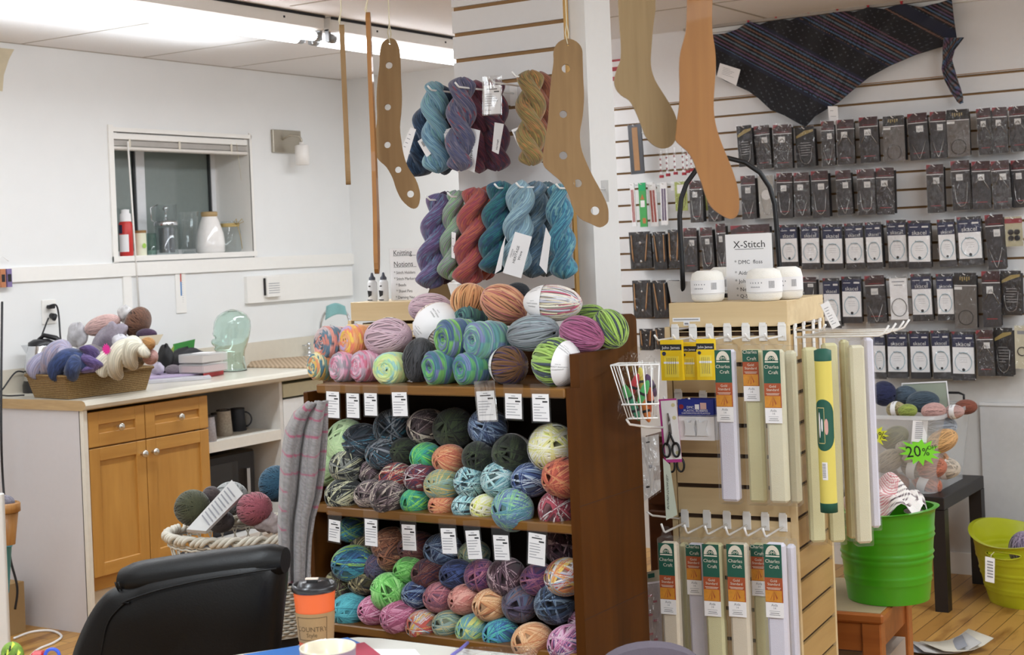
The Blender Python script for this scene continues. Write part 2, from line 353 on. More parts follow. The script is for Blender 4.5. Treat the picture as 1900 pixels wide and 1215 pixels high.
# ---------------------------------------------------------------- slatted pillar in the middle
PF = 3.651
mb = MB(mat('#ecebea', .6, var=.02, name='pillar_post_paint')); mb.box(-2.42, -2.079, PF+.025, PF+.175, 0, ZC); struct('wall_pillar_post', mb)
mb = MB(M_SLAT, M_GROOVE, wood('mdf_edge', '#b98d4e', '#d0a560', 'Z', 12))
slats(mb, -2.515, -2.135, PF, .0, 1.62, 2.0802, gap=.012); slats(mb, -2.515, -2.135, PF, 1.73, ZC, 2.0802, gap=.012)
mb.box(-2.515, -2.135, PF, PF+.014, 1.62, 1.73); mb.box(-2.135, -2.129, PF+.002, PF+.02, 0, ZC, 2)
struct('wall_pillar_slats', mb)

# ---------------------------------------------------------------- base cabinets along the window wall
M_BEECH = wood('honey_beech', '#b07c38', '#c8944a', 'Z', 8, .4, .12); M_BEECHH = wood('honey_beech_across', '#b07c38', '#c8944a', 'Y', 8, .4, .12)
M_WPAN = mat('#cfcbcd', .55, var=.02, name='white_melamine'); M_KNOB = mat('#d8d4cc', .25, .9, var=.02, name='brushed_nickel')
CX = -4.62            # front plane of the cabinets
CY0 = 4.02; yB1 = at(383, 800, x=CX).y; yB2 = at(524, 740, x=CX).y
cab = thing('base_cabinet', 'honey beech base cabinet with two drawers above two doors', 'cabinet', (CX, CY0, 0))
mb = MB(M_WPAN, mat('#e2dccf', .5, name='panel_edge')); mb.box(XW-CX+.02, -.0, 0, .018, 0, .878); mb.box(-.004, .022, 0, .019, 0, .878, 1); obj('end_panel', mb, cab, label='white melamine end panel')
mb = MB(M_BEECHH, mat('#cdbfa8', .6, name='toe_board')); W = yB1-CY0
mb.box(XW-CX+.02, -.001, .02, W, .16, .86); mb.box(-.03, -.012, .02, W, 0, .16, 1); obj('body', mb, cab)
def shaker(y0, y1, z0, z1, parent, nm, horiz=False):
    mb = MB(M_BEECHH if horiz else M_BEECH, M_BEECHH); f = .052; mb.box(0, .018, y0, y1, z0, z1, 0, bev=.003) if 0 else None
    mb.box(.001, .010, y0+.01, y1-.01, z0+.01, z1-.01, 0)
    mb.box(.001, .020, y0, y0+f, z0, z1, 0, bev=.002); mb.box(.001, .020, y1-f, y1, z0, z1, 0, bev=.002); mb.box(.001, .020, y0+f, y1-f, z0, z0+f, 1, bev=.002); mb.box(.001, .020, y0+f, y1-f, z1-f, z1, 1, bev=.002)
    return obj(nm, mb, parent)
def knob(y, z, parent):
    mb = MB(M_KNOB); mb.lathe([(.006, 0), (.006, .014), (.015, .02), (.016, .026), (.012, .031), (0, .033)], 14, T=Tr(.02, y, z) @ R(PI/2, 'Y')); return obj('knob', mb, parent)
z_d = at(240, 820, x=CX+.02).z
dy = [.024, (at(270, 790, x=CX+.02).y-CY0), W-.004]
for i in range(2):
    d = shaker(dy[i]+.002, dy[i+1]-.002, z_d+.003, .865, cab, 'drawer', True); knob((dy[i]+dy[i+1])/2, (z_d+.865)/2, d)
    d = shaker(dy[i]+.002, dy[i+1]-.002, .215, z_d-.003, cab, 'door'); knob(dy[1]+(-.03 if i == 0 else .03), z_d-.055, d)
# open shelf unit
opn = thing('open_shelf_unit', 'open white shelf unit beside the beech cabinet holding patterned mugs', 'shelf unit', (CX, yB1, 0))
W2 = yB2-yB1; zs = at(524, 790, x=CX).z
mb = MB(mat('#d9d5cf', .6, name='shelf_interior_paint')); mb.box(XW-CX+.02, XW-CX+.03, 0, W2, .2, .86); mb.box(XW-CX+.02, 0, W2-.02, W2, .2, .878); mb.box(XW-CX+.02, 0, 0, W2, .2, .22); mb.box(-.03, -.012, 0, W2, 0, .2); obj('carcass', mb, opn)
z_sh = at(383, 842, x=CX).z
mb = MB(mat('#e2ddd2', .5, name='shelf_board')); mb.box(XW-CX+.03, 0, .002, W2-.02, z_sh, z_sh+.045); obj('shelf', mb, opn)
dw = thing('under_counter_cupboard', 'white cupboard front with cream top rail at far counter end', 'cabinet', (CX, yB2+.004, 0))
mb = MB(mat('#e4e4e2', .4, name='appliance_white'), mat('#cfc8a8', .5, name='cream_rail')); mb.box(-.55, 0, 0, 1.0, .1, .79); mb.box(-.55, .004, 0, 1.0, .8, .86, 1); obj('front', mb, dw)
# worktop with rounded nose, backsplash
ctop = thing('worktop', 'long cream laminate worktop with rounded front edge and splashback', 'worktop', (CX, CY0, .878))
mb = MB(mat('#ddd7c8', .3, var=.03, coat=.3, name='cream_laminate'), wood('chipboard_edge', '#a98a5c', '#c0a172', 'X', 40))
prof = [(XW-CX, 0), (.03, 0), (.045, .006), (.052, .02), (.045, .034), (.03, .04), (XW-CX, .04)]
L = YC-CY0-.01
n_ = len(prof); vs = [(x, y, z) for y in (-.012, L) for x, z in prof]
mb.add(vs, [(i, (i+1) % n_, n_+(i+1) % n_, n_+i) for i in range(n_)], 0); mb.add(vs[:n_], [tuple(range(n_))], 1); obj('top', mb, ctop)
mb = MB(mat('#d5cdbd', .4, name='splashback_laminate')); mb.box(XW-CX+.001, XW-CX+.02, -.0, L, .04, .14); obj('splashback', mb, ctop)
ZT = .918
# ================================================================ YARN
def unit(v): return v/np.linalg.norm(v, axis=-1, keepdims=True)
def pal(s): return [np.array(C(x)[:3]) for x in s.split()]
def yarn_ball(name, ax, rad, palette, style='sock', seed=1, n=None, seg=30, hw=None, parent=None):
    """wound ball, long axis local Z, strands really wound round it; palette = the dyes of the yarn"""
    g = np.random.RandomState(seed); P = [np.array(c) for c in palette]; V = []; FV = []; CO = []; nv = 0
    def ringpts(nrm, off, w, lift, cols):
        nonlocal nv
        nrm = nrm/np.linalg.norm(nrm); a = np.cross(nrm, [.3, .9, .2]); a /= np.linalg.norm(a); b = np.cross(nrm, a)
        t = np.linspace(0, 2*PI, seg, endpoint=False)
        base = np.cos(t)[:, None]*a+np.sin(t)[:, None]*b
        base = unit(base+nrm*off)
        L, M, Rr = unit(base-nrm*w)*(1-.005), base*(1.0+lift), unit(base+nrm*w)*(1-.005)
        pts = np.concatenate([L, M, Rr])
        V.append(pts*np.array([rad, rad, ax])); i = np.arange(seg); j = (i+1) % seg
        for k in (0, 1): FV.append(np.stack([nv+k*seg+i, nv+k*seg+j, nv+(k+1)*seg+j, nv+(k+1)*seg+i], 1))
        c = cols(t); c3 = np.concatenate([c*.82, c, c*.82]) if False else np.concatenate([c, c, c])
        CO.append(c3); nv += 3*seg
    def colf(k0, per):
        ph = g.rand()*6; q = g.rand()*2
        def f(t):
            idx = np.floor((t/(2*PI)*per+ph)).astype(int)
            return np.array([P[(k0+(i if per > 1 else 0)) % len(P)]*(1+.08*math.sin(3*q+i)) for i in idx])
        return f
    if style == 'sock':
        n = n or 16; w = hw or .05
        for b in range(n):
            th = math.radians(g.uniform(42, 66) if b < n*.45 else g.uniform(60, 80) if b < n-2 else 87); ph = g.rand()*2*PI; k0 = g.randint(len(P)); m = 5 if b < n-2 else 3
            for r_ in range(m):
                p2 = ph+(r_-2)*.10; nm = np.array([math.sin(th)*math.cos(p2), math.sin(th)*math.sin(p2), math.cos(th)])
                ringpts(nm, (r_-2)*.012, w*g.uniform(.8, 1.15), .018+.012*b/n*2, colf(k0+(r_//3), g.choice([1, 1, 2, 4])))
    elif style == 'mer':
        n = n or 42; w = hw or .046
        for b in range(n):
            ph = PI*b/n+g.uniform(-.09, .09); th = PI/2+g.uniform(-.2, .2)
            nm = np.array([math.sin(th)*math.cos(ph), math.sin(th)*math.sin(ph), math.cos(th)])
            ringpts(nm, g.uniform(-.05, .05), w*g.uniform(.5, 1.35), .012+g.uniform(0, .022), colf(g.randint(len(P)), 1))
    elif style == 'fuzz':
        for b in range(n or 60):
            ph = g.rand()*2*PI; th = PI/2+g.uniform(-.22, .22) if b % 4 else g.uniform(.9, 1.3)
            nm = np.array([math.sin(th)*math.cos(ph), math.sin(th)*math.sin(ph), math.cos(th)])
            ringpts(nm, g.uniform(-.05, .05), (hw or .035)*g.uniform(.7, 1.3), .012+g.uniform(0, .015), colf(g.randint(len(P)), 2))
    if style in ('cake', 'bun'):
        # wound drum: the face spirals into a hollow centre, colours follow the spiral; bun = coarse plaited strands
        K = 66 if style == 'cake' else 24
        prof = []
        for k in range(K):
            s_ = k/(K-1)
            if s_ < .5: u = s_/.5; r_ = .045+.915*u; z_ = 1-.34*(1-u)**2.4-.34*u**3.0
            else: u = (s_-.5)/.5; r_ = .96+.06*math.sin(u*PI); z_ = .70-1.62*u
            prof.append((r_, z_))
        cur = g.randint(len(P)); cnt = 0; t = np.linspace(0, 2*PI, seg, endpoint=False)
        wv = g.uniform(-.04, .04, (3,))
        for k, (r_, z_) in enumerate(prof):
            cnt -= 1
            if cnt <= 0: cur = (cur+g.choice([1, 2, -1])) % len(P); cnt = g.randint(2, 5)
            pr_, pz = prof[max(0, k-1)]; nr_, nz = prof[min(K-1, k+1)]
            tx, tz = nr_-pr_, nz-pz; ln = math.hypot(tx, tz) or 1; hx, hz = tx/2*1.1, tz/2*1.1; nx, nn = -tz/ln, tx/ln
            if nx*r_+nn*z_ < 0: nx, nn = -nx, -nn
            wob = .034*np.sin(t*2+k*.33+wv[0]*50)+.022*np.sin(t*3-k*.55)+.012*np.sin(t*5+k*1.3) if style == 'cake' else .05*np.sin(t*3+k*2.1)
            lift = .05 if style == 'cake' else .11
            rows = []
            for (dr, dz) in ((-hx, -hz), (nx*lift, nn*lift), (hx, hz)):
                rr = r_+dr+wob*.6; zz = z_+dz+wob*.8
                rows.append(np.stack([np.cos(t)*rr*rad, np.sin(t)*rr*rad, np.full(seg, 1.)*zz*ax], 1))
            V.append(np.concatenate(rows)); i = np.arange(seg); j = (i+1) % seg
            for q in (0, 1): FV.append(np.stack([nv+q*seg+i, nv+q*seg+j, nv+(q+1)*seg+j, nv+(q+1)*seg+i], 1))
            if style == 'bun': off = (np.floor(t/(2*PI)*6+k*.37)).astype(int); c = np.array([P[(cur+o) % len(P)] for o in off])
            else:
                f_ = (k*.31+.9*np.sin(t+k*.31)+.5*np.sin(2*t-k*.7)+t/(2*PI)+g.uniform(-.25, .25)) % len(P); i0 = f_.astype(int); fr_ = np.clip((f_-i0-.3)/.4, 0, 1)[:, None]; PA = np.array(P); c = PA[i0 % len(P)]*(1-fr_)+PA[(i0+1) % len(P)]*fr_; c = c*g.uniform(.72, 1.12)
            CO.append(np.concatenate([c]*3)); nv += 3*seg
        if style == 'bun':
            for b in range(26):
                ph = g.rand()*2*PI; th = PI/2+g.uniform(-.5, .5); nm = np.array([math.sin(th)*math.cos(ph), math.sin(th)*math.sin(ph), math.cos(th)])
                ringpts(nm, g.uniform(-.1, .1), .05, .01+.03*g.rand(), colf(g.randint(len(P)), 3))
    # inner core with hollow ends; shade between strands is put into its darkened colour
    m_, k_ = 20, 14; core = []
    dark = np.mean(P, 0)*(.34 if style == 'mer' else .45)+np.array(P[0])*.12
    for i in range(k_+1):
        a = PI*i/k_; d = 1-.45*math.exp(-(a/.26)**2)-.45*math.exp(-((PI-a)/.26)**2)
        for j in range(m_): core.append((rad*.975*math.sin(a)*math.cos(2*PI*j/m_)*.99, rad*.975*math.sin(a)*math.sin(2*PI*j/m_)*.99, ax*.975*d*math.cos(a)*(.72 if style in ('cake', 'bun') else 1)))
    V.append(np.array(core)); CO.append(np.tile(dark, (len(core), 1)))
    ii, jj = np.meshgrid(np.arange(k_), np.arange(m_), indexing='ij'); ii = ii.ravel(); jj = jj.ravel()
    FV.append(np.stack([nv+ii*m_+jj, nv+(ii+1)*m_+jj, nv+(ii+1)*m_+(jj+1) % m_, nv+ii*m_+(jj+1) % m_], 1))
    V = np.concatenate(V); Fq = np.concatenate(FV); CO = np.concatenate(CO)
    me = bpy.data.meshes.new(name); me.vertices.add(len(V)); me.vertices.foreach_set('co', V.astype(np.float32).ravel())
    me.loops.add(len(Fq)*4); me.loops.foreach_set('vertex_index', Fq.astype(np.int32).ravel())
    me.polygons.add(len(Fq)); me.polygons.foreach_set('loop_start', np.arange(0, len(Fq)*4, 4, dtype=np.int32))
    me.polygons.foreach_set('use_smooth', np.ones(len(Fq), dtype=bool)); me.update(); me.validate()
    ca = me.color_attributes.new('Col', 'FLOAT_COLOR', 'POINT'); ca.data.foreach_set('color', np.concatenate([np.clip(CO, 0, 1), np.ones((len(CO), 1))], 1).astype(np.float32).ravel())
    me.materials.append(M_YARN); o = bpy.data.objects.new(name, me); link(o, parent); return o
def aim(o, d, roll=0):
    """turn local Z along d"""
    d = Vector(d).normalized(); o.rotation_mode = 'QUATERNION'; o.rotation_quaternion = d.to_track_quat('Z', 'Y') @ Matrix.Rotation(roll, 3, 'Z').to_quaternion()
def band(parent, rad, ax, z0, z1, text=None, col=None, tcol=None, axial=False, arc=(0, 2*PI), tang=0, size=.012, dy=0):
    """paper band round a ball (z along ball axis), with its printed words laid on it"""
    n = 28; P = []
    for z in ax*np.sin(np.linspace(math.asin(max(-1, z0/ax)), math.asin(min(1, z1/ax)), 9)):
        r_ = rad*math.sqrt(max(.003, 1-(z/ax)**2))*1.065
        P.append([(r_*math.cos(a), r_*math.sin(a), z*1.05) for a in np.linspace(arc[0], arc[1], n)])
    mb = MB(col or M_PAPER, tcol or M_INK); mb.grid(P, 0)
    if text:
        for (tx, sz, zz, aa) in text:
            vs, fs, wd = textgeo(tx); out = []
            for x, y in vs:
                ang, z = (aa-(y-.35)*sz/rad, zz+(x-wd/2)*sz) if axial else (aa+(x-wd/2)*sz/rad, zz+(y-.35)*sz)
                z = max(-ax*.99, min(ax*.99, z)); r_ = rad*math.sqrt(max(.003, 1-(z/ax)**2))*1.07+.0007
                out.append((r_*math.cos(ang), r_*math.sin(ang), z*1.05))
            mb.add(out, fs, 1)
    return obj('label_band', mb, parent)

# palettes by short key
PAL = dict(
 mint='#b6d39a #c7e0a8 #a6c88a #bcd8a0', navy='#1c2350 #2a3370 #141a38 #c9c9d8', grb='#3a3d3c #202425 #c9c7a0 #8a8d86 #15181b',
 brn='#4a3a3c #2e2326 #8a7478 #5c474c #c8b8a8', dkgr='#23281f #2f3a25 #171a16 #3c4a2a', tealdk='#1d2f3c #2f6f86 #15191f #8b8f95 #3a3f4a',
 denim='#3b4f78 #7f9ec4 #28345c #a9c0dc #566a94', green='#2fae6b #3fc95c #23a39a #8fe04a #1f8f88', orange='#c9683a #d98a4a #e0a870 #b9492c #d9774a',
 red='#9c2a24 #b8382c #d9d0b0 #30305a #7a1c1c', wine='#7a1f2c #5c1824 #cfc3c3 #8f2f3c #4a3050', teastr='#b8a86a #7f9f9a #d8b45a #9ab8a8 #8a9c70',
 aqua='#9fd0d0 #b4dede #86bcc4 #5f98a8 #c9dfe0 #22303a', blue='#1f2f66 #324f8c #7f9cc0 #16204a #c0cfe0', yel='#e6e08a #f0ecc0 #e8e4d0 #d8dc60 #f4f2e0',
 rust='#b8421c #d0602a #8f2c18 #c9844a #a8381c', crim='#8c1c34 #a82c44 #6a1428 #d8d0d0 #7a2038', sea='#4f8f9c #7fc08c #5a6fa0 #8fd08c #6f9cb4 #4a7c94',
 tealb='#1f6f8c #2f9cb4 #17506a #8fc04a #235a94', brnolv='#5c5434 #8a7c50 #3a3428 #b8a878 #2a2a2c', gbrn='#a8643c #8a5030 #c08860 #6a3a28 #503028',
 lime='#6fd04f #8fe070 #55b83c #a8ec88 #4aa434', brownred='#6a3034 #7f4040 #4a2430 #8a5c50 #3c3050', purp='#5a2f6a #7a3c78 #8c4a64 #3c2a5c #b86a80', dpl='#4a2c3c #5c3a48 #38222e #6a4a58 #c8a8b0',
 pk='#cf6a94 #e08cb0 #b8507c #e8a8c4 #a84870', rose='#b8606c #c87c84 #a04c5c #8a4c5c #7a5068', salm='#c87468 #d88c7c #b06458 #e0a090', peach='#d89c60 #e8b47c #c88448 #f0c898 #c07038',
 multi='#d8823c #e8e4dc #8fb0d0 #c84838 #d8c8d0 #e8c050', bluedk='#20304f #3c5878 #141c2c #7c94ac #2c4468', olivb='#7a8c6c #a8b48c #5c7c7c #c8b47c #90a8a0', grnyel='#7fb08c #a8cc70 #60a09c #c8c868 #5c94a8',
 bluegr='#1f6fa8 #2f8fc8 #3cb0a0 #1c5890 #4fc0c8', pwb='#c878a4 #e0a8c8 #4a3c78 #d8c0cc #a04878', turq='#2f9cac #4ab8c4 #24808f #3cacb8', dkbl='#1a2244 #26346a #10162c #38508c', plv='#4a3c58 #5c5070 #3a2c40 #7c5c5c #50607c',
 camo='#8a8456 #4a4030 #b0a878 #5c2c34 #302c28')
for k in PAL: PAL[k] = [np.array(C(x)[:3]) for x in PAL[k].split()]
BAND_T = mat('#cfcbc6', .7, name='grey_band_paper')
CN = dict(mint='pale mint green', navy='dark navy', grb='black and cream streaked', brn='dark brown marled', dkgr='very dark green', tealdk='dark teal and black', denim='denim blue striped', green='bright green and turquoise', orange='orange and rust', red='red, cream and navy', wine='wine red and white', teastr='mustard and sage', aqua='pale aqua', blue='royal blue and white', yel='lemon yellow and white', rust='burnt orange', crim='crimson and white', sea='sea green and lilac swirled', tealb='teal blue and green', brnolv='olive brown marled', gbrn='copper brown', lime='lime green', brownred='brownish red', purp='purple and pink', dpl='dark plum', pk='candy pink', rose='dusty rose', salm='salmon pink', peach='curly peach', multi='white, orange and blue striped', bluedk='slate blue', olivb='sage and tan', grnyel='green and yellow', bluegr='bright blue', pwb='pink, white and violet', turq='turquoise', dkbl='midnight blue', plv='plum and slate', camo='khaki and maroon')

# ---------------------------------------------------------------- the bookcase
BY, BX0, BX1 = 2.847, -2.405, -1.674
M_WAL = wood('walnut_brown_veneer', '#402206', '#5d340c', 'Z', 7, .5, .1, .08); M_WALX = wood('walnut_brown_shelf', '#633f18', '#8a5f28', 'X', 9, .35, .1, .3)
BD = .30
M_WAL.node_tree.nodes['Principled BSDF'].inputs['Specular IOR Level'].default_value = .18
M_WAL.node_tree.nodes['Principled BSDF'].inputs['Coat Weight'].default_value = 0
ZS = [1.131, .828, .540, .25]
bc = thing('bookcase', 'reddish brown wooden bookcase packed with balls of yarn', 'bookcase', (BX0, BY, 0))
W_ = BX1-BX0
mb = MB(M_WAL); mb.box(W_-.024, W_, 0, BD, 0, 1.1312); mb.box(W_-.024, W_, .022, .2045, 1.1312, 1.205)
for zz in (.36, .62, .87): mb.box(W_-.0005, W_+.0006, 0, BD, zz, zz+.0016, 1 if False else mb.mi(mat('#3d2010', .7, name='dark_seam')))
obj('side_panel', mb, bc)
mb = MB(M_WAL); mb.box(-.07, -.056, 0.02, BD, 0, 1.108, bev=.002); obj('side_panel', mb, bc)
mb = MB(mat('#2a1c14', .8, name='dark_back_panel')); mb.box(-.056, W_-.024, BD-.012, BD, 0, 1.108); obj('back_panel', mb, bc)
mb = MB(M_WALX); mb.box(-.005, W_-.0245, -.006, BD, 1.109, 1.131, bev=.003); mb.box(-.07, -.005, .1, BD, 1.109, 1.131); obj('top', mb, bc)
for z in ZS[1:]:
    mb = MB(M_WALX); mb.box(-.0, W_-.024, .006, BD-.012, z-.022, z, bev=.003); mb.box(-.056, 0, .03, BD-.012, z-.022, z, bev=.003); mb.box(.0, .02, .006, .03, z-.022, z) if 0 else None; obj('shelf', mb, bc)
# raised end piece with rounded corner at back right
mb = MB(M_WAL, mat('#5a2c12', .6, name='recess_brown')); pr = []
for x, z in [(0, 0), (.07, 0), (.07, .02)]: pass
out = [(.205, 1.131), (.30, 1.131), (.30, 1.26)]+[(.27+.03*math.cos(a), 1.26+.02*math.sin(a)) for a in np.linspace(0, PI/2, 6)]+[(.215, 1.28), (.205, 1.27)]
mb.add([(W_-.024, y, z) for y, z in out]+[(W_, y, z) for y, z in out], [tuple(range(len(out)))[::-1], tuple(range(len(out), 2*len(out)))]+[(i, (i+1) % len(out), len(out)+(i+1) % len(out), len(out)+i) for i in range(len(out))])
mb.box(.02, W_-.024, BD-.018, BD, 1.131, 1.215); obj('gallery', mb, bc)

# balls: u, v (photo centre), width px, height px, palette, style, axis tilt (dx), (dz), set-back, name detail
SH = []
def ballat(u, v, wpx, hpx, key, style='sock', dirv=(-.15, -1, 0), back=0., label='', group='', lab=None, nm='yarn_ball', asp=None, seed=None, roll=0):
    """centre seen at (u, v) in the photo; its long axis points along dirv (room axes)"""
    y = BY+.055+back; c = at(u, v, y=y); p = pxm(c); d = Vector(dirv).normalized()
    vd = Vector(FWD); cosv = abs(d.dot(vd)); r_ = hpx/2*p
    if asp is None: asp = 1.25 if style in ('sock', 'fuzz') else 1.0
    wr = wpx/hpx
    if cosv > .6: rad = p*(wpx+hpx)/4; ax = rad*asp
    else: rad = hpx/2*p; ax = wpx/2*p*1.02
    o = yarn_ball(nm, ax, rad, PAL[key] if isinstance(key, str) else key, style, seed or int(u*7+v*13), seg=30 if style != 'cake' else 44)
    o.location = c; aim(o, d, roll); tag(o, label, 'yarn', group)
    return o, ax, rad
G1, G2, G3 = 'sock yarn balls stacked on the upper shelf', 'sock yarn balls stacked on the lower shelf', 'yarn balls piled on top of the bookcase'
D0 = (-.35, -1, .05); D1 = (.25, -1, .1)
rows1 = [  # upper shelf  u, v, w, h, key, dir, back
 (640, 822, 66, 84, 'mint', (-.5, -1, .5), .05, 'upper of two on the left, with grey band'), (608, 868, 62, 62, 'mint', D0, .03, 'lower of the two beside the cardigan'),
 (606, 905, 44, 52, 'navy', D0, .05, 'low at the left end of the upper shelf'), (644, 865, 66, 52, 'grb', D1, .02, 'left of centre, second layer of upper shelf'), (640, 918, 64, 54, 'grb', D0, .0, 'resting on the board at left of upper shelf'),
 (672, 818, 60, 62, 'tealdk', D0, .05, 'behind the mint ball, upper shelf'), (712, 842, 56, 54, 'tealdk', D0, .04, 'beside the very dark green ball, upper shelf'), (730, 795, 76, 60, 'tealdk', D1, .09, 'under the fourth price tag, top layer'),
 (752, 838, 46, 50, 'dkgr', D0, .06, 'small, left of the bright green one'), (694, 876, 44, 48, 'brn', D0, .05, 'small, above the brown pair'), (690, 918, 52, 54, 'brn', D0, .0, 'left of the brown pair on the board'), (722, 922, 66, 62, 'brn', D1, -.01, 'right of the brown pair on the board'),
 (793, 792, 62, 62, 'brn', D0, .09, 'top layer, left of the black-green one'), (842, 795, 76, 66, 'dkgr', D1, .09, 'top layer, beside the shiny tag'), (905, 792, 72, 62, 'denim', D1, .09, 'top layer, partly behind the shiny tag'),
 (791, 847, 48, 50, 'green', D0, .04, 'middle layer, upper shelf'), (834, 852, 50, 54, 'orange', D0, .04, 'middle layer, upper shelf'), (887, 848, 58, 52, 'dkgr', D1, .04, 'middle layer, right of the orange ball'), (950, 842, 70, 66, 'dkgr', D1, .05, 'right half, wrapped in a band marked SOXX'), (1024, 830, 86, 78, 'yel', (.7, -1, .35), .03, 'large, top right, with white printed band'),
 (736, 886, 52, 52, 'red', D0, .02, 'left of the wine one, upper shelf'), (783, 886, 54, 56, 'wine', D0, .02, 'right of the red one, upper shelf'), (822, 900, 54, 60, 'teastr', D0, .01, 'centre of upper shelf'),
 (873, 894, 58, 56, 'aqua', D1, .02, 'upper left of the three'), (926, 890, 66, 58, 'aqua', D1, .02, 'upper right of the three, with dark flecks'), (985, 890, 56, 62, 'blue', D0, .03, 'beside the burnt orange ball'), (1048, 886, 70, 72, 'rust', D0, .0, 'against the right side of upper shelf'),
 (772, 930, 48, 46, 'green', D0, .0, 'bottom layer of upper shelf'), (822, 937, 46, 42, 'orange', D0, .0, 'bottom layer of upper shelf'), (866, 940, 44, 46, 'aqua', D0, .0, 'lowest of the three, on the board'), (902, 942, 46, 50, 'yel', D0, .0, 'small, on the board'),
 (951, 946, 72, 74, 'sea', (-.45, -1, .0), -.02, 'overhanging the edge of upper shelf'), (1037, 945, 82, 58, 'crim', (.2, -1, .0), .02, 'bottom right of upper shelf')]
rows2 = [
 (652, 982, 46, 44, 'tealb', D0, .07, 'top left, between the first two lower tags'), (655, 1045, 64, 62, 'tealb', D0, .02, 'large, left part of lower shelf'), (676, 1018, 42, 46, 'brnolv', D0, .07, 'behind the second lower tag'), (675, 1078, 44, 50, 'brnolv', D0, .03, 'middle, beside the lime ball'), (628, 1088, 62, 54, 'camo', D1, .04, 'behind the cup lid'),
 (726, 1010, 58, 60, 'gbrn', D0, .07, 'top layer between second and third lower tags'), (732, 1035, 50, 50, 'gbrn', D0, .05, 'just above the small lime ball'), (702, 1052, 52, 44, 'plv', D0, .05, 'small, left of the copper ball'), (759, 1058, 46, 48, 'lime', D0, .03, 'small, middle of lower shelf'), (722, 1098, 68, 64, 'lime', (.5, -1, .2), .0, 'large, left half of lower shelf'),
 (775, 1018, 56, 64, 'brownred', D0, .08, 'behind the third lower tag'), (798, 1065, 58, 54, 'brownred', D0, .04, 'below the third lower tag'), (822, 1020, 56, 60, 'denim', D0, .07, 'between the third and fourth lower tags'), (848, 1066, 50, 56, 'dkbl', D0, .03, 'below the fourth lower tag'), (880, 1028, 52, 44, 'olivb', D0, .09, 'behind the fifth lower tag'),
 (893, 1068, 58, 58, 'purp', D1, .03, 'centre of lower shelf'), (940, 1070, 70, 64, 'dpl', D1, .03, 'below the sixth lower tag'), (1000, 1075, 56, 56, 'purp', D0, .03, 'below the last lower tag'), (1050, 1070, 62, 68, 'multi', D0, .0, 'against the right side of lower shelf'), (1046, 1012, 76, 60, 'dpl', D1, .12, 'in shade at the upper right corner'),
 (651, 1132, 58, 60, 'turq', D0, .0, 'beside the coffee cup'), (697, 1132, 50, 56, 'pk', D0, .0, 'left of the candy pink pair'), (742, 1145, 56, 62, 'pk', D0, -.02, 'right of the candy pink pair'), (775, 1102, 46, 50, 'blue', D0, .01, 'third layer down, beside the large lime ball'),
 (818, 1108, 52, 54, 'rose', D0, .01, 'left of the salmon ball'), (864, 1112, 50, 56, 'salm', D0, .01, 'right of the rose ball'), (911, 1122, 56, 56, 'peach', D0, .0, 'upper of the two'), (966, 1120, 64, 64, 'plv', D1, .02, 'between the upper peach ball and slate ball'), (1030, 1120, 78, 64, 'bluedk', D1, .02, 'with a barcode band at its right end'),
 (786, 1160, 52, 56, 'multi', D0, -.01, 'bottom layer, behind the table edge'), (833, 1158, 46, 54, 'olivb', D0, .0, 'bottom layer of lower shelf'), (880, 1168, 54, 58, 'grnyel', D0, .0, 'bottom layer of lower shelf'), (930, 1176, 54, 58, 'bluegr', D0, .0, 'bottom layer of lower shelf'), (989, 1190, 64, 66, 'peach', D0, -.02, 'lower of the two, overhanging the board'), (1056, 1194, 66, 66, 'pwb', D0, -.01, 'lowest at the right end'), (1073, 1150, 30, 34, 'pwb', D0, .04, 'half hidden behind the lowest right ball')]
for rws, gname in ((rows1, G1), (rows2, G2)):
    for (u, v, w1, h1, key, d, bk, txt) in rws:
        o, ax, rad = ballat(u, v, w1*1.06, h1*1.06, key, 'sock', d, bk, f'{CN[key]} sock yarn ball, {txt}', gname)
        if txt.endswith('SOXX'): band(o, rad, ax, -ax*.3, ax*.2, [('SOXX', .016, -ax*.05, a) for a in (0, 1.3, 2.6, 3.9, 5.2)])
        elif 'white printed band' in txt: band(o, rad, ax, -ax*.25, ax*.1, [('SOFT SOXX', .011, -ax*.08, a) for a in (0, 1.5, 3, 4.5)])
        elif 'grey band' in txt or 'top layer' in txt: band(o, rad, ax, -ax*.7, -ax*.15, None, BAND_T)
        elif key == 'rust' or 'barcode' in txt: band(o, rad, ax, -ax*.8, -ax*.35, [('IIIII III', .012, -ax*.55, a) for a in (0, 1.5, 3, 4.5)])
        elif key in ('crim', 'aqua'): band(o, rad, ax, -ax*.85, -ax*.5)

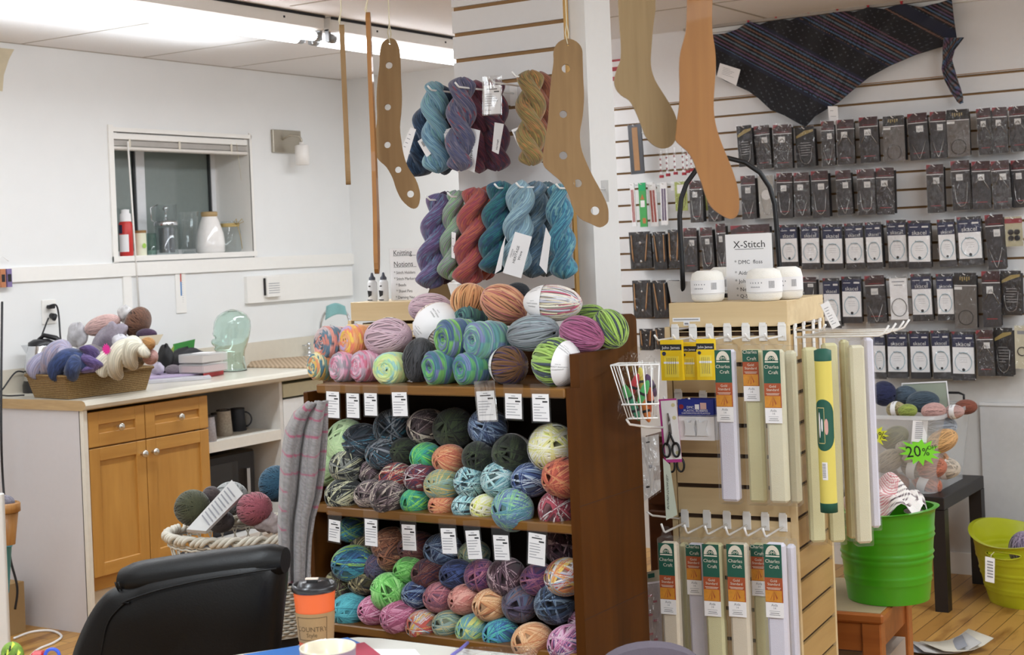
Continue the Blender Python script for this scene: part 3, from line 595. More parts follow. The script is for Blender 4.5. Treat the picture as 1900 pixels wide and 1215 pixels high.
# ---------------------------------------------------------------- big balls on top
def P3(s): return [np.array(C(x)[:3]) for x in s.split()]
SAUCY = [('SAUCY SOCKS', .0075, None), ]
top = [  # u, v, w, h, palette, style, dir, back, label, band
 (598, 679, 44, 48, P3('#e0b23c #7a9c8c #e08c4c #d8d08c #4c7c8c #e8d8a0'), 'bun', (-.4, -1, .1), .03, 'small yellow and teal plied ball at far left of the pile', None),
 (614, 637, 48, 58, P3('#d07868 #5c7c90 #c8b0b0 #3c5468 #e09080'), 'bun', (-.4, -1, .1), .05, 'coral and slate blue plied ball above the yellow-teal one', None),
 (659, 633, 46, 56, P3('#e8923c #f0c028 #e87848 #c0a0c8 #e8a060'), 'bun', (-.4, -1, .1), .05, 'orange and yellow plied ball beside the mauve mohair ball', None),
 (642, 681, 50, 52, P3('#d890ac #c86c8c #b0a4ac #e0b0c4 #9c8c98'), 'bun', (-.4, -1, .1), .02, 'pink and grey plied ball, left one of two', None),
 (680, 680, 48, 54, P3('#d890ac #d06484 #b8a0b0 #e0b8c8'), 'bun', (-.4, -1, .1), .02, 'pink and grey plied ball, right one of two', None),
 (727, 684, 58, 52, P3('#c0dc88 #a8d4a0 #d8dc90 #98ccc0 #d0e090'), 'bun', (.1, -1, .05), .0, 'pale green and yellow soft ball at the front edge', None),
 (720, 626, 90, 72, P3('#c8a4b0 #bc98a6 #d0b0bc'), 'fuzz', (1, .2, .1), .06, 'large mauve mohair ball with small white label on top', 'top'),
 (798, 572, 80, 56, P3('#c8a4b0 #c09cac #ccb0b8'), 'fuzz', (1, .3, 0), .2, 'mauve yarn ball at the back behind the cream one', None),
 (812, 605, 90, 84, P3('#e8d8c8 #e0c8bc #ecdcd0 #d8b8a8'), 'mer', (.8, -.3, -.75), .12, 'cream ball wrapped in wide white paper label', 'wide'),
 (778, 668, 64, 80, P3('#3c3c40 #48484c #303034'), 'fuzz', (.1, .2, 1), .03, 'charcoal grey ball standing upright in the front row', None),
 (846, 629, 66, 72, P3('#5c9c50 #7cc44c #4c6c94 #3c5c84 #70b85c #7080a8'), 'cake', (-.45, -1, .05), .03, 'green and blue swirled yarn cake, upper left of four', None),
 (901, 632, 70, 68, P3('#5c9ca0 #70b098 #6478a4 #8cc4a0 #7c84b4'), 'cake', (-.35, -1, .05), .03, 'pale teal and blue swirled yarn cake, upper right of four', None),
 (819, 681, 60, 62, P3('#3c8c6c #5cb060 #4c5c94 #3c7c8c #6c74ac #70bc58'), 'cake', (-.4, -1, 0), .0, 'emerald and violet swirled yarn cake, lower left of four', None),
 (875, 683, 58, 58, P3('#3c947c #60b068 #4c6ca0 #388c84 #707cb0'), 'cake', (-.35, -1, 0), .0, 'emerald and blue swirled yarn cake, lower right of four', None),
 (872, 590, 56, 40, P3('#3c5c6c #4c7c74 #34445c #5c9c8c'), 'cake', (-.3, -1, .2), .14, 'dark teal swirled cake wedged behind the four cakes', None),
 (872, 560, 72, 66, P3('#cf8a48 #dc9c58 #c27a3c #e0a868'), 'mer', (.1, .5, 1), .16, 'orange striped ball at the back, left one of two', None),
 (935, 565, 88, 72, P3('#d89460 #c87850 #e0a878 #b86058 #d08858'), 'mer', (.85, .3, -.5), .12, 'orange and rose striped ball, right one of two', None),
 (1026, 562, 106, 66, P3('#ece4d0 #e8dcc4 #e4d4d0 #f0ecd8 #c8c8d4 #e0d0a8 #c04868'), 'mer', (1, .25, -.06), .1, 'large cream ball with pink streak and white printed label', 'left'),
 (989, 618, 98, 66, P3('#98a0a8 #a4acb4 #8c949c #9cb0b8'), 'mer', (1, .2, .12), .06, 'silver grey ball in middle of the pile', None),
 (1080, 620, 84, 66, P3('#984070 #a84c7c #883864 #b05c8c'), 'mer', (1, .2, -.35), .05, 'magenta purple thick strand ball', None),
 (1132, 610, 66, 74, P3('#90b83c #a8cc50 #7ca430 #3c4850 #9cc444'), 'mer', (.6, -.1, -.8), .1, 'lime green and slate striped ball at far right end', None),
 (1092, 582, 60, 34, P3('#90b83c #a8cc50 #7ca430 #3c4850'), 'mer', (1, .1, .1), .2, 'lime green striped ball peeping over the magenta one', None),
 (944, 678, 84, 60, P3('#6c4420 #805428 #4c3460 #744c24'), 'mer', (1, -.2, -.03), .02, 'brown and violet striped ball with white label on its left', 'left'),
 (1032, 672, 106, 76, P3('#90b840 #a4c850 #98c04c #3c4858 #88b038'), 'mer', (1, -.1, -.15), .0, 'large lime green and slate ball with label on its right', 'right'),
 (960, 541, 46, 34, P3('#20242c #2c3038 #181c24'), 'fuzz', (1, .2, 0), .2, 'black yarn ball hidden behind the orange and cream balls', None)]
def AXT(z, rad): return [(t_, s_, z, a+o_/rad) for a in np.arange(0, 6.2, 1.05) for t_, s_, o_ in (('CONTENT', .0042, .008), ('SAUCY SOCKS', .0044, 0), ('wool 75', .003, -.007))]
for (u, v, w1, h1, P, st, d, bk, lab, bd) in top:
    y = BY+.06+bk; c = at(u, v, y=y); p = pxm(c); dv = Vector(d).normalized(); endon = abs(dv.dot(Vector(FWD))) > .6
    if endon: rad = (w1+h1)/4*p; ax = rad*(1.05 if st == 'cake' else 1.0)
    else: vert = abs(dv.z) > .7; rad = (w1 if vert else h1)/2*p; ax = (h1 if vert else w1)/2*p*1.03
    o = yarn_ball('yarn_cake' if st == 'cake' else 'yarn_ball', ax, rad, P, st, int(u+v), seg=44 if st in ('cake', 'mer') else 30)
    o.location = c; aim(o, dv); tag(o, lab, 'yarn', G3)
    if bd == 'left': band(o, rad, ax, -ax*.999, -ax*.28, AXT(-.56*ax, rad), axial=True)
    elif bd == 'right': band(o, rad, ax, ax*.42, ax*.999, AXT(.64*ax, rad), axial=True)
    elif bd == 'wide': band(o, rad, ax, -ax*.45, ax*.62, AXT(.1*ax, rad), axial=True)
    elif bd == 'top':
        mb = MB(M_PAPER); q = rad*1.03; mb.grid([[(-.013+.026*i/3, q*math.sin(a), 0+.001) for i in range(4)] for a in (0, .1, .2)]) if 0 else None
        P_2 = [[(rad*1.04*math.cos(a)*math.sqrt(1-(z/ax)**2), rad*1.04*math.sin(a)*math.sqrt(1-(z/ax)**2), z) for z in np.linspace(-.004, .022, 4)] for a in np.linspace(PI*.5-.4+PI*0, PI*.5+.15, 5)]
        mb.grid(P_2); obj('label_band', mb, o)

# ---------------------------------------------------------------- price tags in clear sleeves
def price_tag(u, v0, v1, w_, y, lab, tilt=0, group=None, shine=False, x=None, lines=8):
    c = at(u, v0, y=y); p = pxm(c); H = (v1-v0)*p; Wd = w_*p
    t = thing('price_tag', lab, 'price tag', c, group=group, rot=(0, tilt, 0))
    mb = MB(M_SLEEVE if not shine else M_WRINK); mb.box(-Wd/2-.004, Wd/2+.004, -.0015, .0015, -H, .012, bev=.001); obj('plastic_sleeve', mb, t)
    mb = MB(M_PAPER, M_GREYINK, M_INK); pz = -H*.14; mb.box(-Wd/2, Wd/2, -.0005, .0005, -H+.004, pz); g = random.Random(int(u+v0))
    hh = (H+pz); y_ = -.0008
    mb.box(-Wd*.12, Wd*.12, y_, -.0005, pz-.006, pz-.0045, 1); mb.box(-Wd*.3, Wd*.3, y_, -.0005, pz-.0115, pz-.009, 2)
    mb.box(Wd*.12, Wd*.42, y_, -.0005, pz-.019, pz-.0155, 2)
    z = pz-.024
    for k in range(lines):
        if k == lines-2: z -= .006
        if z < -H+.01: break
        mb.box(-Wd*.42, -Wd*.42+Wd*g.uniform(.35, .85), y_, -.0005, z, z+.0014, 1); z -= .0062
    obj('printed_card', mb, t); return t
GT = 'price tags along the edge of the bookcase'
yy = BY-.01
for (u, a, b_, w1, lb, tl, sh) in [(617, 718, 778, 30, 'white price tag in clear sleeve at left end of top edge', .03, 0), (654, 722, 778, 29, 'cream price tag second from left under the top board', .02, 0), (687, 722, 774, 29, 'white price tag third from left under the top board', .01, 0),
   (740, 720, 775, 34, 'white price tag fourth from left, alone under pale green ball', -.02, 0), (899, 716, 783, 40, 'glaring clear sleeve price tag reflecting the lamps', -.06, 1), (952, 722, 780, 36, 'white price tag just right of the glaring one', .02, 0), (1002, 722, 785, 36, 'white price tag at right end of top edge', .0, 0)]:
    price_tag(u, a, b_, w1, yy, lb, tl, GT, bool(sh))
for (u, a, b_, w1, lb, tl) in [(621, 958, 1008, 27, 'white price tag leaning at left end of lower edge', .08), (688, 955, 1016, 29, 'white price tag second from left on lower edge', .03), (757, 965, 1024, 31, 'white price tag third from left on lower edge', -.02),
   (830, 972, 1030, 33, 'white price tag fourth from left on lower edge', -.06), (875, 975, 1040, 31, 'white price tag fifth from left on lower edge', -.09), (928, 985, 1042, 33, 'white price tag sixth from left on lower edge', -.04), (997, 980, 1052, 37, 'white price tag at right end of lower edge', .08)]:
    price_tag(u, a, b_, w1, yy, lb, tl, GT)
# ================================================================ SKEINS ON THE PILLAR
def skein(u0, v0, u1, v1, wpx, cols, back, label, group, seed, turns=1.6, hank=True, knot=True, nm='yarn_skein', y=None, hx=None, flat=1.0, catg='yarn skein', hand=1):
    """twisted hank hanging from (u0, v0) to (u1, v1)"""
    yy = PF-.21+back if y is None else y
    a, b = at(u0, v0, y=yy), at(u1, v1, y=yy-.01); c = (a+b)/2; p = pxm(c); Wd = wpx*p; Rr = Wd*.31; off = Wd*.22; L = (a-b).length
    g = np.random.RandomState(seed); P = [np.array(C(x)[:3]) for x in cols.split()]
    V = []; FA = []; CO = []; nv = 0; N, M_ = 64, 44; zax = (a-b).normalized(); xa = Vector((1, 0, 0)); ya = zax.cross(xa).normalized(); xa = ya.cross(zax)
    ph0 = g.rand()*6
    for sgn in (0, 1):
        k0 = g.rand()*5
        for i in range(N+1):
            s_ = i/N; env = min(1, math.sin(min(1, s_*12)*PI/2)**.7, math.sin(min(1, (1-s_)*12)*PI/2)**.7); bul = 1+.16*math.sin(s_*PI)+.12*math.exp(-((s_-.86)/.09)**2)
            ph = hand*(ph0+s_*turns*2*PI)+sgn*PI; spread = off*min(1, math.sin(min(1, .25+s_*7)*PI/2), math.sin(min(1, .2+(1-s_)*8)*PI/2))
            ctr = a.lerp(b, s_)+(xa*math.cos(ph)+ya*math.sin(ph)*flat)*spread*bul
            for j in range(M_):
                th = 2*PI*j/M_+ph*.55; r_ = Rr*env*bul*(1+(.07 if j % 2 else -.06))
                V.append(tuple(ctr+(xa*math.cos(th)+ya*math.sin(th)*flat)*r_))
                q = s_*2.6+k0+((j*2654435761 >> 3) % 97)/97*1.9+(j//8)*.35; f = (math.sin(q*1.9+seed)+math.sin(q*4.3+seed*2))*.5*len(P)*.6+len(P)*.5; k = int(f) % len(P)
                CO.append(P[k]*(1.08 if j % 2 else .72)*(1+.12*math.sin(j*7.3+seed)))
        for i in range(N):
            for j in range(M_): FA.append((nv+i*M_+j, nv+(i+1)*M_+j, nv+(i+1)*M_+(j+1) % M_, nv+i*M_+(j+1) % M_))
        FA.append(tuple(nv+j for j in range(M_))); FA.append(tuple(nv+N*M_+j for j in range(M_))[::-1]); nv += (N+1)*M_
    mb = MB(M_YARN); o0 = Vector(c); mb.V = [tuple(Vector(v)-o0) for v in V]; mb.F = FA; mb.M = [0]*len(FA); mb.S = [True]*len(FA)
    mb.col = np.concatenate([np.clip(np.array(CO), 0, 1), np.ones((len(CO), 1))], 1)
    o = obj(nm, mb, loc=c); return tag(o, label, catg, group)
def paper_tag(parent, quad, y, lines=(), text=None, dy=0, m=None, code=False, nm='paper_tag'):
    """card hanging with the skein, corners as seen: tl, tr, br, bl"""
    o0 = parent.matrix_world.translation if False else parent.location
    c = [at(u, v, y=y) for u, v in quad]; mb = MB(m or M_PAPER, M_INK, M_GREYINK); n = Vector((0, -.0008, 0))
    vs = [q-o0 for q in c]; mb.add([v+n*(-1) for v in vs]+[v+n for v in vs], [(0, 1, 2, 3), (7, 6, 5, 4), (0, 4, 5, 1), (1, 5, 6, 2), (2, 6, 7, 3), (3, 7, 4, 0)])
    xa = (vs[1]-vs[0]); Wd = xa.length; xa.normalize(); za = (vs[0]-vs[3]); H = za.length; za.normalize(); bl = vs[3]
    T = Matrix([[xa[i], -n.normalized()[i], za[i], bl[i]+n[i]*1.6] for i in range(3)]+[[0, 0, 0, 1]])
    if text:
        for tx, sz, px_, pz_, rot in text: mb.text(tx, sz*Wd, 1, T @ Tr(px_*Wd, 0, pz_*H) @ R(rot, 'Y'))
    for k in range(lines): 
        z = H*(.75-.6*k/max(1, lines)); mb.box(Wd*.2, Wd*(.55+.3*((k*37) % 10)/10), 0, .0002, z, z+H*.02, 2, T)
    if code:
        for k in range(9): mb.box(Wd*(.2+k*.065), Wd*(.2+k*.065)+Wd*.03, 0, .0002, H*.55, H*.85, 1, T)
    return obj(nm, mb, parent)
GS = 'hand dyed twisted yarn skeins hung on the slatted pillar'
K1, K2 = 'upper', 'lower'
sk = {}
for key, a in dict(
 navyb=(800, 190, 770, 328, 46, '#2c4a6c #1f3450 #3c5f84 #26405c', .06, 'dark navy blue skein slanting out at the far left, upper hooks'),
 navyr=(822, 158, 826, 325, 36, '#182c44 #20384f #14243a', .12, 'nearly black blue skein behind the light blue one, upper hooks'),
 light=(805, 150, 812, 322, 44, '#6f9fbc #5688aa #84b0c4 #7cb0b4 #4c7c9c', .0, 'light sky blue skein at left of the upper hooks'),
 grape=(858, 142, 852, 318, 46, '#5c5c7c #6c6880 #4c5078 #7c7488 #a82030 #585a80', -.02, 'grey violet skein with red flecks, upper hooks'),
 burg=(884, 148, 890, 322, 42, '#702c44 #8c2838 #5c2c44 #7c3448 #6a3850', .08, 'burgundy red skein behind the grey violet one'),
 plum=(914, 146, 922, 318, 44, '#5a3048 #6c2c40 #4a304c #a02834 #503450', .1, 'dark plum skein behind the clear price sleeve'),
 gold=(984, 129, 986, 308, 46, '#8c7a3c #a08a44 #a87438 #7c6438 #c07c2c #94803c', .0, 'gold and olive skein on upper right hook'),
 rust=(1004, 132, 1008, 302, 40, '#8c4828 #a05830 #7c4030 #944c2c', .1, 'rust brown skein behind the gold one'),
 vio=(818, 358, 795, 536, 48, '#6c5484 #7c6494 #5c5c90 #6884a8 #64487c #7870a0', .0, 'violet and steel blue skein at far left of lower hooks'),
 mauve=(828, 354, 822, 528, 36, '#4c3450 #5c3c5c #44304c', .1, 'dark mauve skein behind the violet one'),
 mint=(848, 352, 834, 520, 40, '#94b894 #a4c49c #88a890 #a098a8 #8cc07c', .0, 'mint green skein with lilac patches, lower hooks'),
 coral=(884, 347, 866, 530, 50, '#a83848 #b83c3c #c05830 #98344c #b04838', -.01, 'coral red skein with orange, lower hooks'),
 orange=(906, 344, 900, 520, 40, '#a8381c #b84820 #982c1c', .1, 'deep orange skein behind coral and teal ones'),
 teal=(932, 335, 912, 508, 50, '#14606c #1c7078 #1c4c78 #187c84 #145868', -.01, 'deep teal skein near middle of lower hooks'),
 ice=(968, 333, 955, 512, 46, '#8cb4c4 #a0c4d0 #7ca0b8 #6c8ca4 #98b8c0', -.02, 'icy pale blue skein carrying a large paper tag'),
 slate=(996, 335, 986, 516, 46, '#58788c #6c8ca0 #4c6a80 #78909c #5c84a8', .04, 'slate blue skein right of the icy one'),
 steel=(1016, 336, 1012, 514, 38, '#5c6c74 #74848c #4c5c68 #34788c', .1, 'grey green skein half hidden before the turquoise one'),
 turq=(1034, 340, 1048, 518, 42, '#3c94ac #50a8bc #2c6c94 #78b4bc #347ca0', .02, 'turquoise skein at far right of lower hooks')).items():
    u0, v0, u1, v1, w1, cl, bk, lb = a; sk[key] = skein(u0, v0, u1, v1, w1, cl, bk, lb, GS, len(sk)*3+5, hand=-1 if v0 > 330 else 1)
Y1 = PF-.27
paper_tag(sk['navyb'], [(762, 236), (772, 240), (754, 302), (741, 286)], Y1+.02, 4)
paper_tag(sk['light'], [(775, 262), (795, 248), (808, 278), (792, 292)], Y1+.03, 0, code=True)
paper_tag(sk['grape'], [(822, 242), (838, 237), (842, 262), (828, 268)], Y1+.05, 2)
paper_tag(sk['burg'], [(868, 236), (891, 242), (880, 320), (862, 312)], Y1+.05, 0, [('Wave', .3, .55, .35, -PI/2)])
paper_tag(sk['plum'], [(918, 227), (935, 230), (925, 286), (913, 280)], Y1+.08, 0, [('Heritage', .28, .6, .25, -PI/2)])
paper_tag(sk['gold'], [(949, 241), (962, 236), (968, 268), (962, 271)], Y1+.04, 0, code=True)
paper_tag(sk['mint'], [(838, 430), (846, 432), (844, 480), (838, 478)], Y1+.02, 2)
paper_tag(sk['orange'], [(884, 438), (897, 440), (893, 515), (877, 510)], Y1+.1, 3)
paper_tag(sk['teal'], [(930, 460), (938, 438), (930, 500), (918, 508)], Y1-.02, 0)
paper_tag(sk['ice'], [(956, 430), (987, 439), (967, 516), (933, 506)], Y1-.03, 0, [('HERITAGE', .2, .5, .5, -PI/2), ('Wave', .2, .74, .5, -PI/2), ('CASCADE', .1, .2, .5, -PI/2), ('YARNS', .1, .32, .5, -PI/2)])
paper_tag(sk['slate'], [(1013, 422), (1020, 426), (1024, 470), (1014, 508), (1001, 492)][:1]+[(1022, 440), (1014, 508), (1001, 492)], Y1-.02, 0)
# hooks of the pillar
HK = thing('wire_peg_hook', 'white wire hook through the light blue skein on the pillar', 'hook', (0, 0, 0), group='white wire hooks on the pillar')
def hook_at(u, v, lab, y0=PF, ln=.24, group='white wire hooks on the pillar', T=None, tip=.007, yd=None, root=None):
    c = at(u, v, y=y0-ln) if yd is None else at(u, v, y=yd)
    t = root or thing('wire_peg_hook', lab, 'hook', (0, 0, 0), group=group); t.location = c
    mb = MB(M_WIRE); mb.tube([(0, ln, -.004), (0, .012, -.004), (0, .004, .0), (0, -.006, tip)], .0028, 8); obj('prong', mb, t)
    mb = MB(M_WIRE); mb.box(-.012, .012, ln-.003, ln-.0005, -.04, .02); obj('plate', mb, t); return t
hook_at(796, 164, '', root=HK, ln=.27)
for u, v, lb, ln in ((847, 158, 'white wire hook through the grey violet skein', .29), (912, 150, 'white wire hook holding the clear price sleeve', .29), (952, 138, 'white wire hook tip beside the gold skein', .27), (793, 368, 'white wire hook through the violet skein', .27), (833, 362, 'white wire hook through the mint skein', .27), (920, 346, 'white wire hook through the teal skein', .27), (960, 344, 'white wire hook through the icy pale blue skein', .28), (1034, 346, 'white wire hook through the turquoise skein', .26)):
    hook_at(u, v, lb, ln=ln)
price_tag(913, 149, 214, 38, PF-.30, 'clear price sleeve shining on the upper pillar hooks', .05, None, True)

# ================================================================ WOODEN SOCK BLOCKERS
from mathutils.geometry import tessellate_polygon
M_BLK = wood('weathered_blocker_wood', '#785b36', '#917149', 'Z', 14, .6, .1, 0); M_BLK2 = wood('oiled_blocker_wood', '#7e5020', '#98662f', 'Z', 10, .5, .1, .1); M_BLK3 = wood('pale_pine_blocker', '#7a6240', '#917852', 'Z', 22, .6, .06, 0)
M_STR = mat('#cfc4a8', .9, name='cotton_string')
def smooth(pts, k=3):
    out = []; n = len(pts)
    for i in range(n):
        p0, p1, p2, p3 = [Vector(pts[(i+j) % n]) for j in (-1, 0, 1, 2)]
        for t in np.linspace(0, 1, k, endpoint=False):
            out.append(tuple(.5*((2*p1)+(-p0+p2)*t+(2*p0-5*p1+4*p2-p3)*t*t+(-p0+3*p1-3*p2+p3)*t**3)))
    return out
def board(name, pts, holes, d, m, label, thick=.009, turn=0, string=True, cat='sock blocker', outline=None, pivot=None, group='wooden sock blockers hung from the ceiling'):
    """flat board cut to a stocking outline; pts and holes seen in the photo at distance d, turned about its own upright axis"""
    if pts: 
        top = min(pts, key=lambda p: p[1]); o0 = at(top[0], top[1], d=d); L = [(lambda w: ((w-o0).dot(Vector(RGT)), (w-o0).z))(at(u, v, d=d)) for u, v in pts]
        H = [((lambda w: ((w-o0).dot(Vector(RGT)), (w-o0).z))(at(u, v, d=d)), r_*d/F) for u, v, r_ in holes]
    else: o0 = pivot; L = outline[0]; H = outline[1]
    L2 = smooth(L); polys = [[Vector((x, z, 0)) for x, z in L2]]
    for (x, z), r_ in H: polys.append([Vector((x+r_*math.cos(-t), z+r_*math.sin(-t), 0)) for t in np.linspace(0, 2*PI, 18, endpoint=False)])
    tri = tessellate_polygon(polys); flat = [v for p in polys for v in p]; n = len(flat)
    vs = [(v.x, -thick/2, v.y) for v in flat]+[(v.x, thick/2, v.y) for v in flat]; mb = MB(m)
    fs = [tuple(t) for t in tri]+[tuple(i+n for i in t)[::-1] for t in tri]; s0 = 0
    for p in polys:
        k = len(p); fs += [(s0+i, s0+(i+1) % k, n+s0+(i+1) % k, n+s0+i) for i in range(k)]; s0 += k
    mb.add(vs, fs, 0)
    o = obj(name, mb, loc=o0, rot=(0, 0, math.atan2(RGT[1], RGT[0])+turn)); tag(o, label, cat, group)
    bpy.context.view_layer.update() if False else None
    if string:
        mb = MB(M_STR); zt = ZC-o0.z; mb.tube([(0, 0, -.012), (.003, -.006, .01), (0, 0, .03), (0, 0, zt)], .0014, 6); mb.tube([(0, -.006, -.012), (-.004, -.003, .012), (0, 0, .035)], .0012, 6); obj('string', mb, o)
    return o, L, H
b3 = [(723.6, 71.5), (710, 79), (705, 98), (704.4, 121), (700, 158.6), (699, 189), (700, 219), (696.6, 249.7), (695.6, 280), (703, 297), (717, 310), (728.7, 330.6), (735.4, 351), (745.6, 371), (762.4, 386), (774, 384.6), (779, 371), (778.6, 354), (771, 332), (757, 310), (749, 287), (745, 263), (742, 236), (744.5, 209), (745.6, 179), (744, 145), (743, 111), (740.5, 88), (734, 75)]
o, L3, H3 = board('sock_blocker', b3, [(722, 121.5, 6.5), (719.6, 199, 6), (719, 269, 6), (739, 315, 6), (761.8, 360, 6.5), (723.6, 81, 1.8)], 3.3, M_BLK, 'pierced wooden sock blocker hanging left of the blue skeins')
b4 = [(1052.6, 72), (1035.7, 79), (1027, 94.5), (1027, 115), (1023, 145), (1019, 189), (1017, 223), (1012, 256), (1007.7, 287), (1008.7, 307), (1022, 320.5), (1042.5, 339), (1056, 364), (1062.7, 384.6), (1076, 405), (1096, 415), (1113.3, 421.9), (1126.8, 414), (1129, 401.5), (1126.8, 381), (1113, 351), (1099.8, 327), (1086, 297), (1078, 273), (1076, 246), (1081, 216), (1083.6, 179), (1082, 145), (1081, 111), (1079.6, 91), (1069.4, 77.6)]
board('sock_blocker', b4, [(1050, 127.5, 8), (1045, 212, 7), (1045, 288.5, 7.5), (1072, 340, 7.5), (1104, 391, 8), (1054, 84, 2)], 3.2, M_BLK, 'pierced wooden sock blocker hanging before the white pillar post')
b5 = [(1146.7, 0), (1148.8, 41), (1152, 86), (1151, 111), (1144.7, 127.6), (1139.5, 148), (1142.6, 164.6), (1153, 177), (1168, 187), (1179.7, 208), (1189.7, 233), (1198, 253.5), (1212, 269), (1229, 275.5), (1245, 271), (1254.5, 255.6), (1256, 237), (1253.6, 217), (1243.5, 195.5), (1231, 175), (1214.7, 148), (1207.4, 121), (1208.5, 88.5), (1211.6, 51), (1215.7, 20.6), (1216, 0), (1219, -80), (1210, -125), (1180, -140), (1152, -122), (1144, -70)]
board('sock_blocker', b5, [], 2.75, M_BLK3, 'greyish pine sock blocker without holes, cut by the top of the photo')
b6 = [(1274.7, 0), (1273, 51), (1268, 76), (1262, 99), (1260, 127.6), (1261, 164.6), (1260, 195.5), (1257, 218), (1255, 241), (1253.5, 259.7), (1263.7, 271), (1276, 282), (1286.4, 299), (1293.6, 319), (1301.8, 340), (1309, 362.6), (1319, 383), (1335.8, 397.5), (1354.3, 406), (1366.6, 400.6), (1371, 385), (1369.7, 356), (1362.5, 327.6), (1352, 299), (1340, 270), (1330, 241), (1325, 216), (1323.7, 189), (1325.8, 154), (1327.8, 119), (1325.8, 88.5), (1321.6, 62), (1320.6, 31), (1321.6, 0), (1323, -60), (1312, -110), (1298, -125), (1284, -110), (1276, -60)]
board('sock_blocker', b6, [], 2.7, M_BLK2, 'large golden wooden sock blocker without holes, in front of needle packets')
sc_ = lambda k: ([(x*k, z*k) for x, z in L3], [((x*k, z*k), r_*k) for (x, z), r_ in H3[:5]])
board('sock_blocker', None, None, 3.3, M_BLK, 'sock blocker seen nearly edge-on, leftmost of the hanging ones', pivot=at(634, 46, d=3.3), outline=sc_(.94), turn=-math.radians(84), thick=.011)
st = [(-.012, 0), (.012, 0), (.022, -.03), (.03, -.15), (.032, -.30), (.05, -.42), (.09, -.52), (.08, -.56), (.03, -.55), (-.02, -.47), (-.03, -.40), (-.03, -.15), (-.02, -.03)]
board('sock_blocker', None, None, 3.3, M_BLK2, 'long thin sock blocker seen edge-on like a stick', pivot=at(683, 26, d=3.25), outline=(st, []), turn=-math.radians(88.5), thick=.009)

# ================================================================ SHAWL ON THE SLAT WALL
tope = [(1322, 64), (1345, 62), (1368, 54), (1389, 40), (1410, 46), (1440, 33), (1465, 38), (1500, 24), (1530, 28), (1554, 19), (1585, 22), (1611, 13), (1640, 17), (1673, 6), (1710, 14), (1740, 6), (1765, -2)]
bote = [(1329, 140), (1348, 152), (1366, 159), (1390, 170), (1408, 183), (1430, 204), (1455, 214), (1478, 227), (1494, 236), (1512, 216), (1532, 204), (1556, 190), (1585, 165), (1612, 143), (1650, 122), (1700, 101), (1776, 78)]
def lerp_poly(P, t):
    f = t*(len(P)-1); i = min(int(f), len(P)-2); f -= i; return (P[i][0]*(1-f)+P[i+1][0]*f, P[i][1]*(1-f)+P[i+1][1]*f)
yS = YB-.04; rows = []; cols_ = []; NU, NV = 260, 120; gs = np.random.RandomState(4)
STR = [C(x)[:3] for x in ('#6c4254', '#5c7080', '#7a5446', '#42658a', '#5c4874')]
def shawl_col(u, v):
    p = (u-1325)-1.9*(v-40); blk = np.array(C('#101018')[:3]); nav = np.array(C('#161c36')[:3])
    if -78 < p < 66 or 170 < p < 275 or p > 418 or 360 < p < 372:
        k = int((p+900)//13); f = ((p+900) % 13)/13
        return np.array(STR[k % 5]) if f < .42 else blk
    if 66 <= p < 78 or -92 < p <= -78 or 160 < p <= 170 or 372 <= p <= 418: return nav
    q = math.sin(u*.42+v*.25)*math.sin(v*.5-u*.1)+gs.rand()*.9
    return np.array(C('#565660')[:3]) if q > 1.42 else blk*1.2
for i in range(NU+1):
    s_ = i/NU; a_, b_ = lerp_poly(tope, s_), lerp_poly(bote, s_); r_ = []
    for j in range(NV+1):
        t = j/NV; u, v = a_[0]*(1-t)+b_[0]*t, a_[1]*(1-t)+b_[1]*t
        dy = -.012-.010*math.sin(s_*38+t*4)*(1-t)-.006*math.sin(t*9+s_*11); r_.append(at(u, v, y=yS+dy)); cols_.append(tuple(shawl_col(u, v))+(1,))
    rows.append(r_)
M_KNIT = vcol('knitted_lace', bump=.6, scale=700)
o0 = at(1550, 100, y=yS); mb = MB(M_KNIT); mb.grid([[p-o0 for p in r_] for r_ in rows]); mb.col = cols_
shawl = obj('knitted_shawl', mb, loc=o0); tag(shawl, 'black lace knitted shawl with coloured stripes pinned across the slat wall', 'shawl')
md = shawl.modifiers.new('thickness', 'SOLIDIFY'); md.thickness = .004
tail = [((1752, 70), (1789, 70)), ((1750, 90), (1772, 92)), ((1749, 110), (1767, 110)), ((1747, 128), (1769, 122)), ((1752, 148), (1775, 145)), ((1763, 170), (1782, 165)), ((1776, 188), (1787, 182)), ((1783, 192), (1787, 191))]
rows = []; cl = []
for i in range(36):
    a_, b_ = lerp_poly([t[0] for t in tail], i/35), lerp_poly([t[1] for t in tail], i/35); r_ = []
    for j in range(12): u, v = a_[0]*(1-j/11)+b_[0]*j/11, a_[1]*(1-j/11)+b_[1]*j/11; r_.append(at(u, v, y=yS-.03-.008*math.sin(j*.6+i*.15))-o0); k = int((u*1.3+v) // 4); cl.append(tuple(np.array(STR[k//2 % 5]) if k % 2 else np.array(C('#101018')[:3]))+(1,))
    rows.append(r_)
mb = MB(M_KNIT); mb.grid(rows); mb.col = cl; o = obj('tail', mb, shawl); md = o.modifiers.new('thickness', 'SOLIDIFY'); md.thickness = .004
tg = at(1345, 118, y=yS-.035); paper_tag(shawl, [(1336, 117), (1374, 129), (1366, 159), (1330, 141)], yS-.045, 5); paper_tag(shawl, [(1536, 197), (1554, 197), (1556, 231), (1539, 232)], yS-.045, 2)
M_RED = mat('#a82030', .4, name='red_plastic')
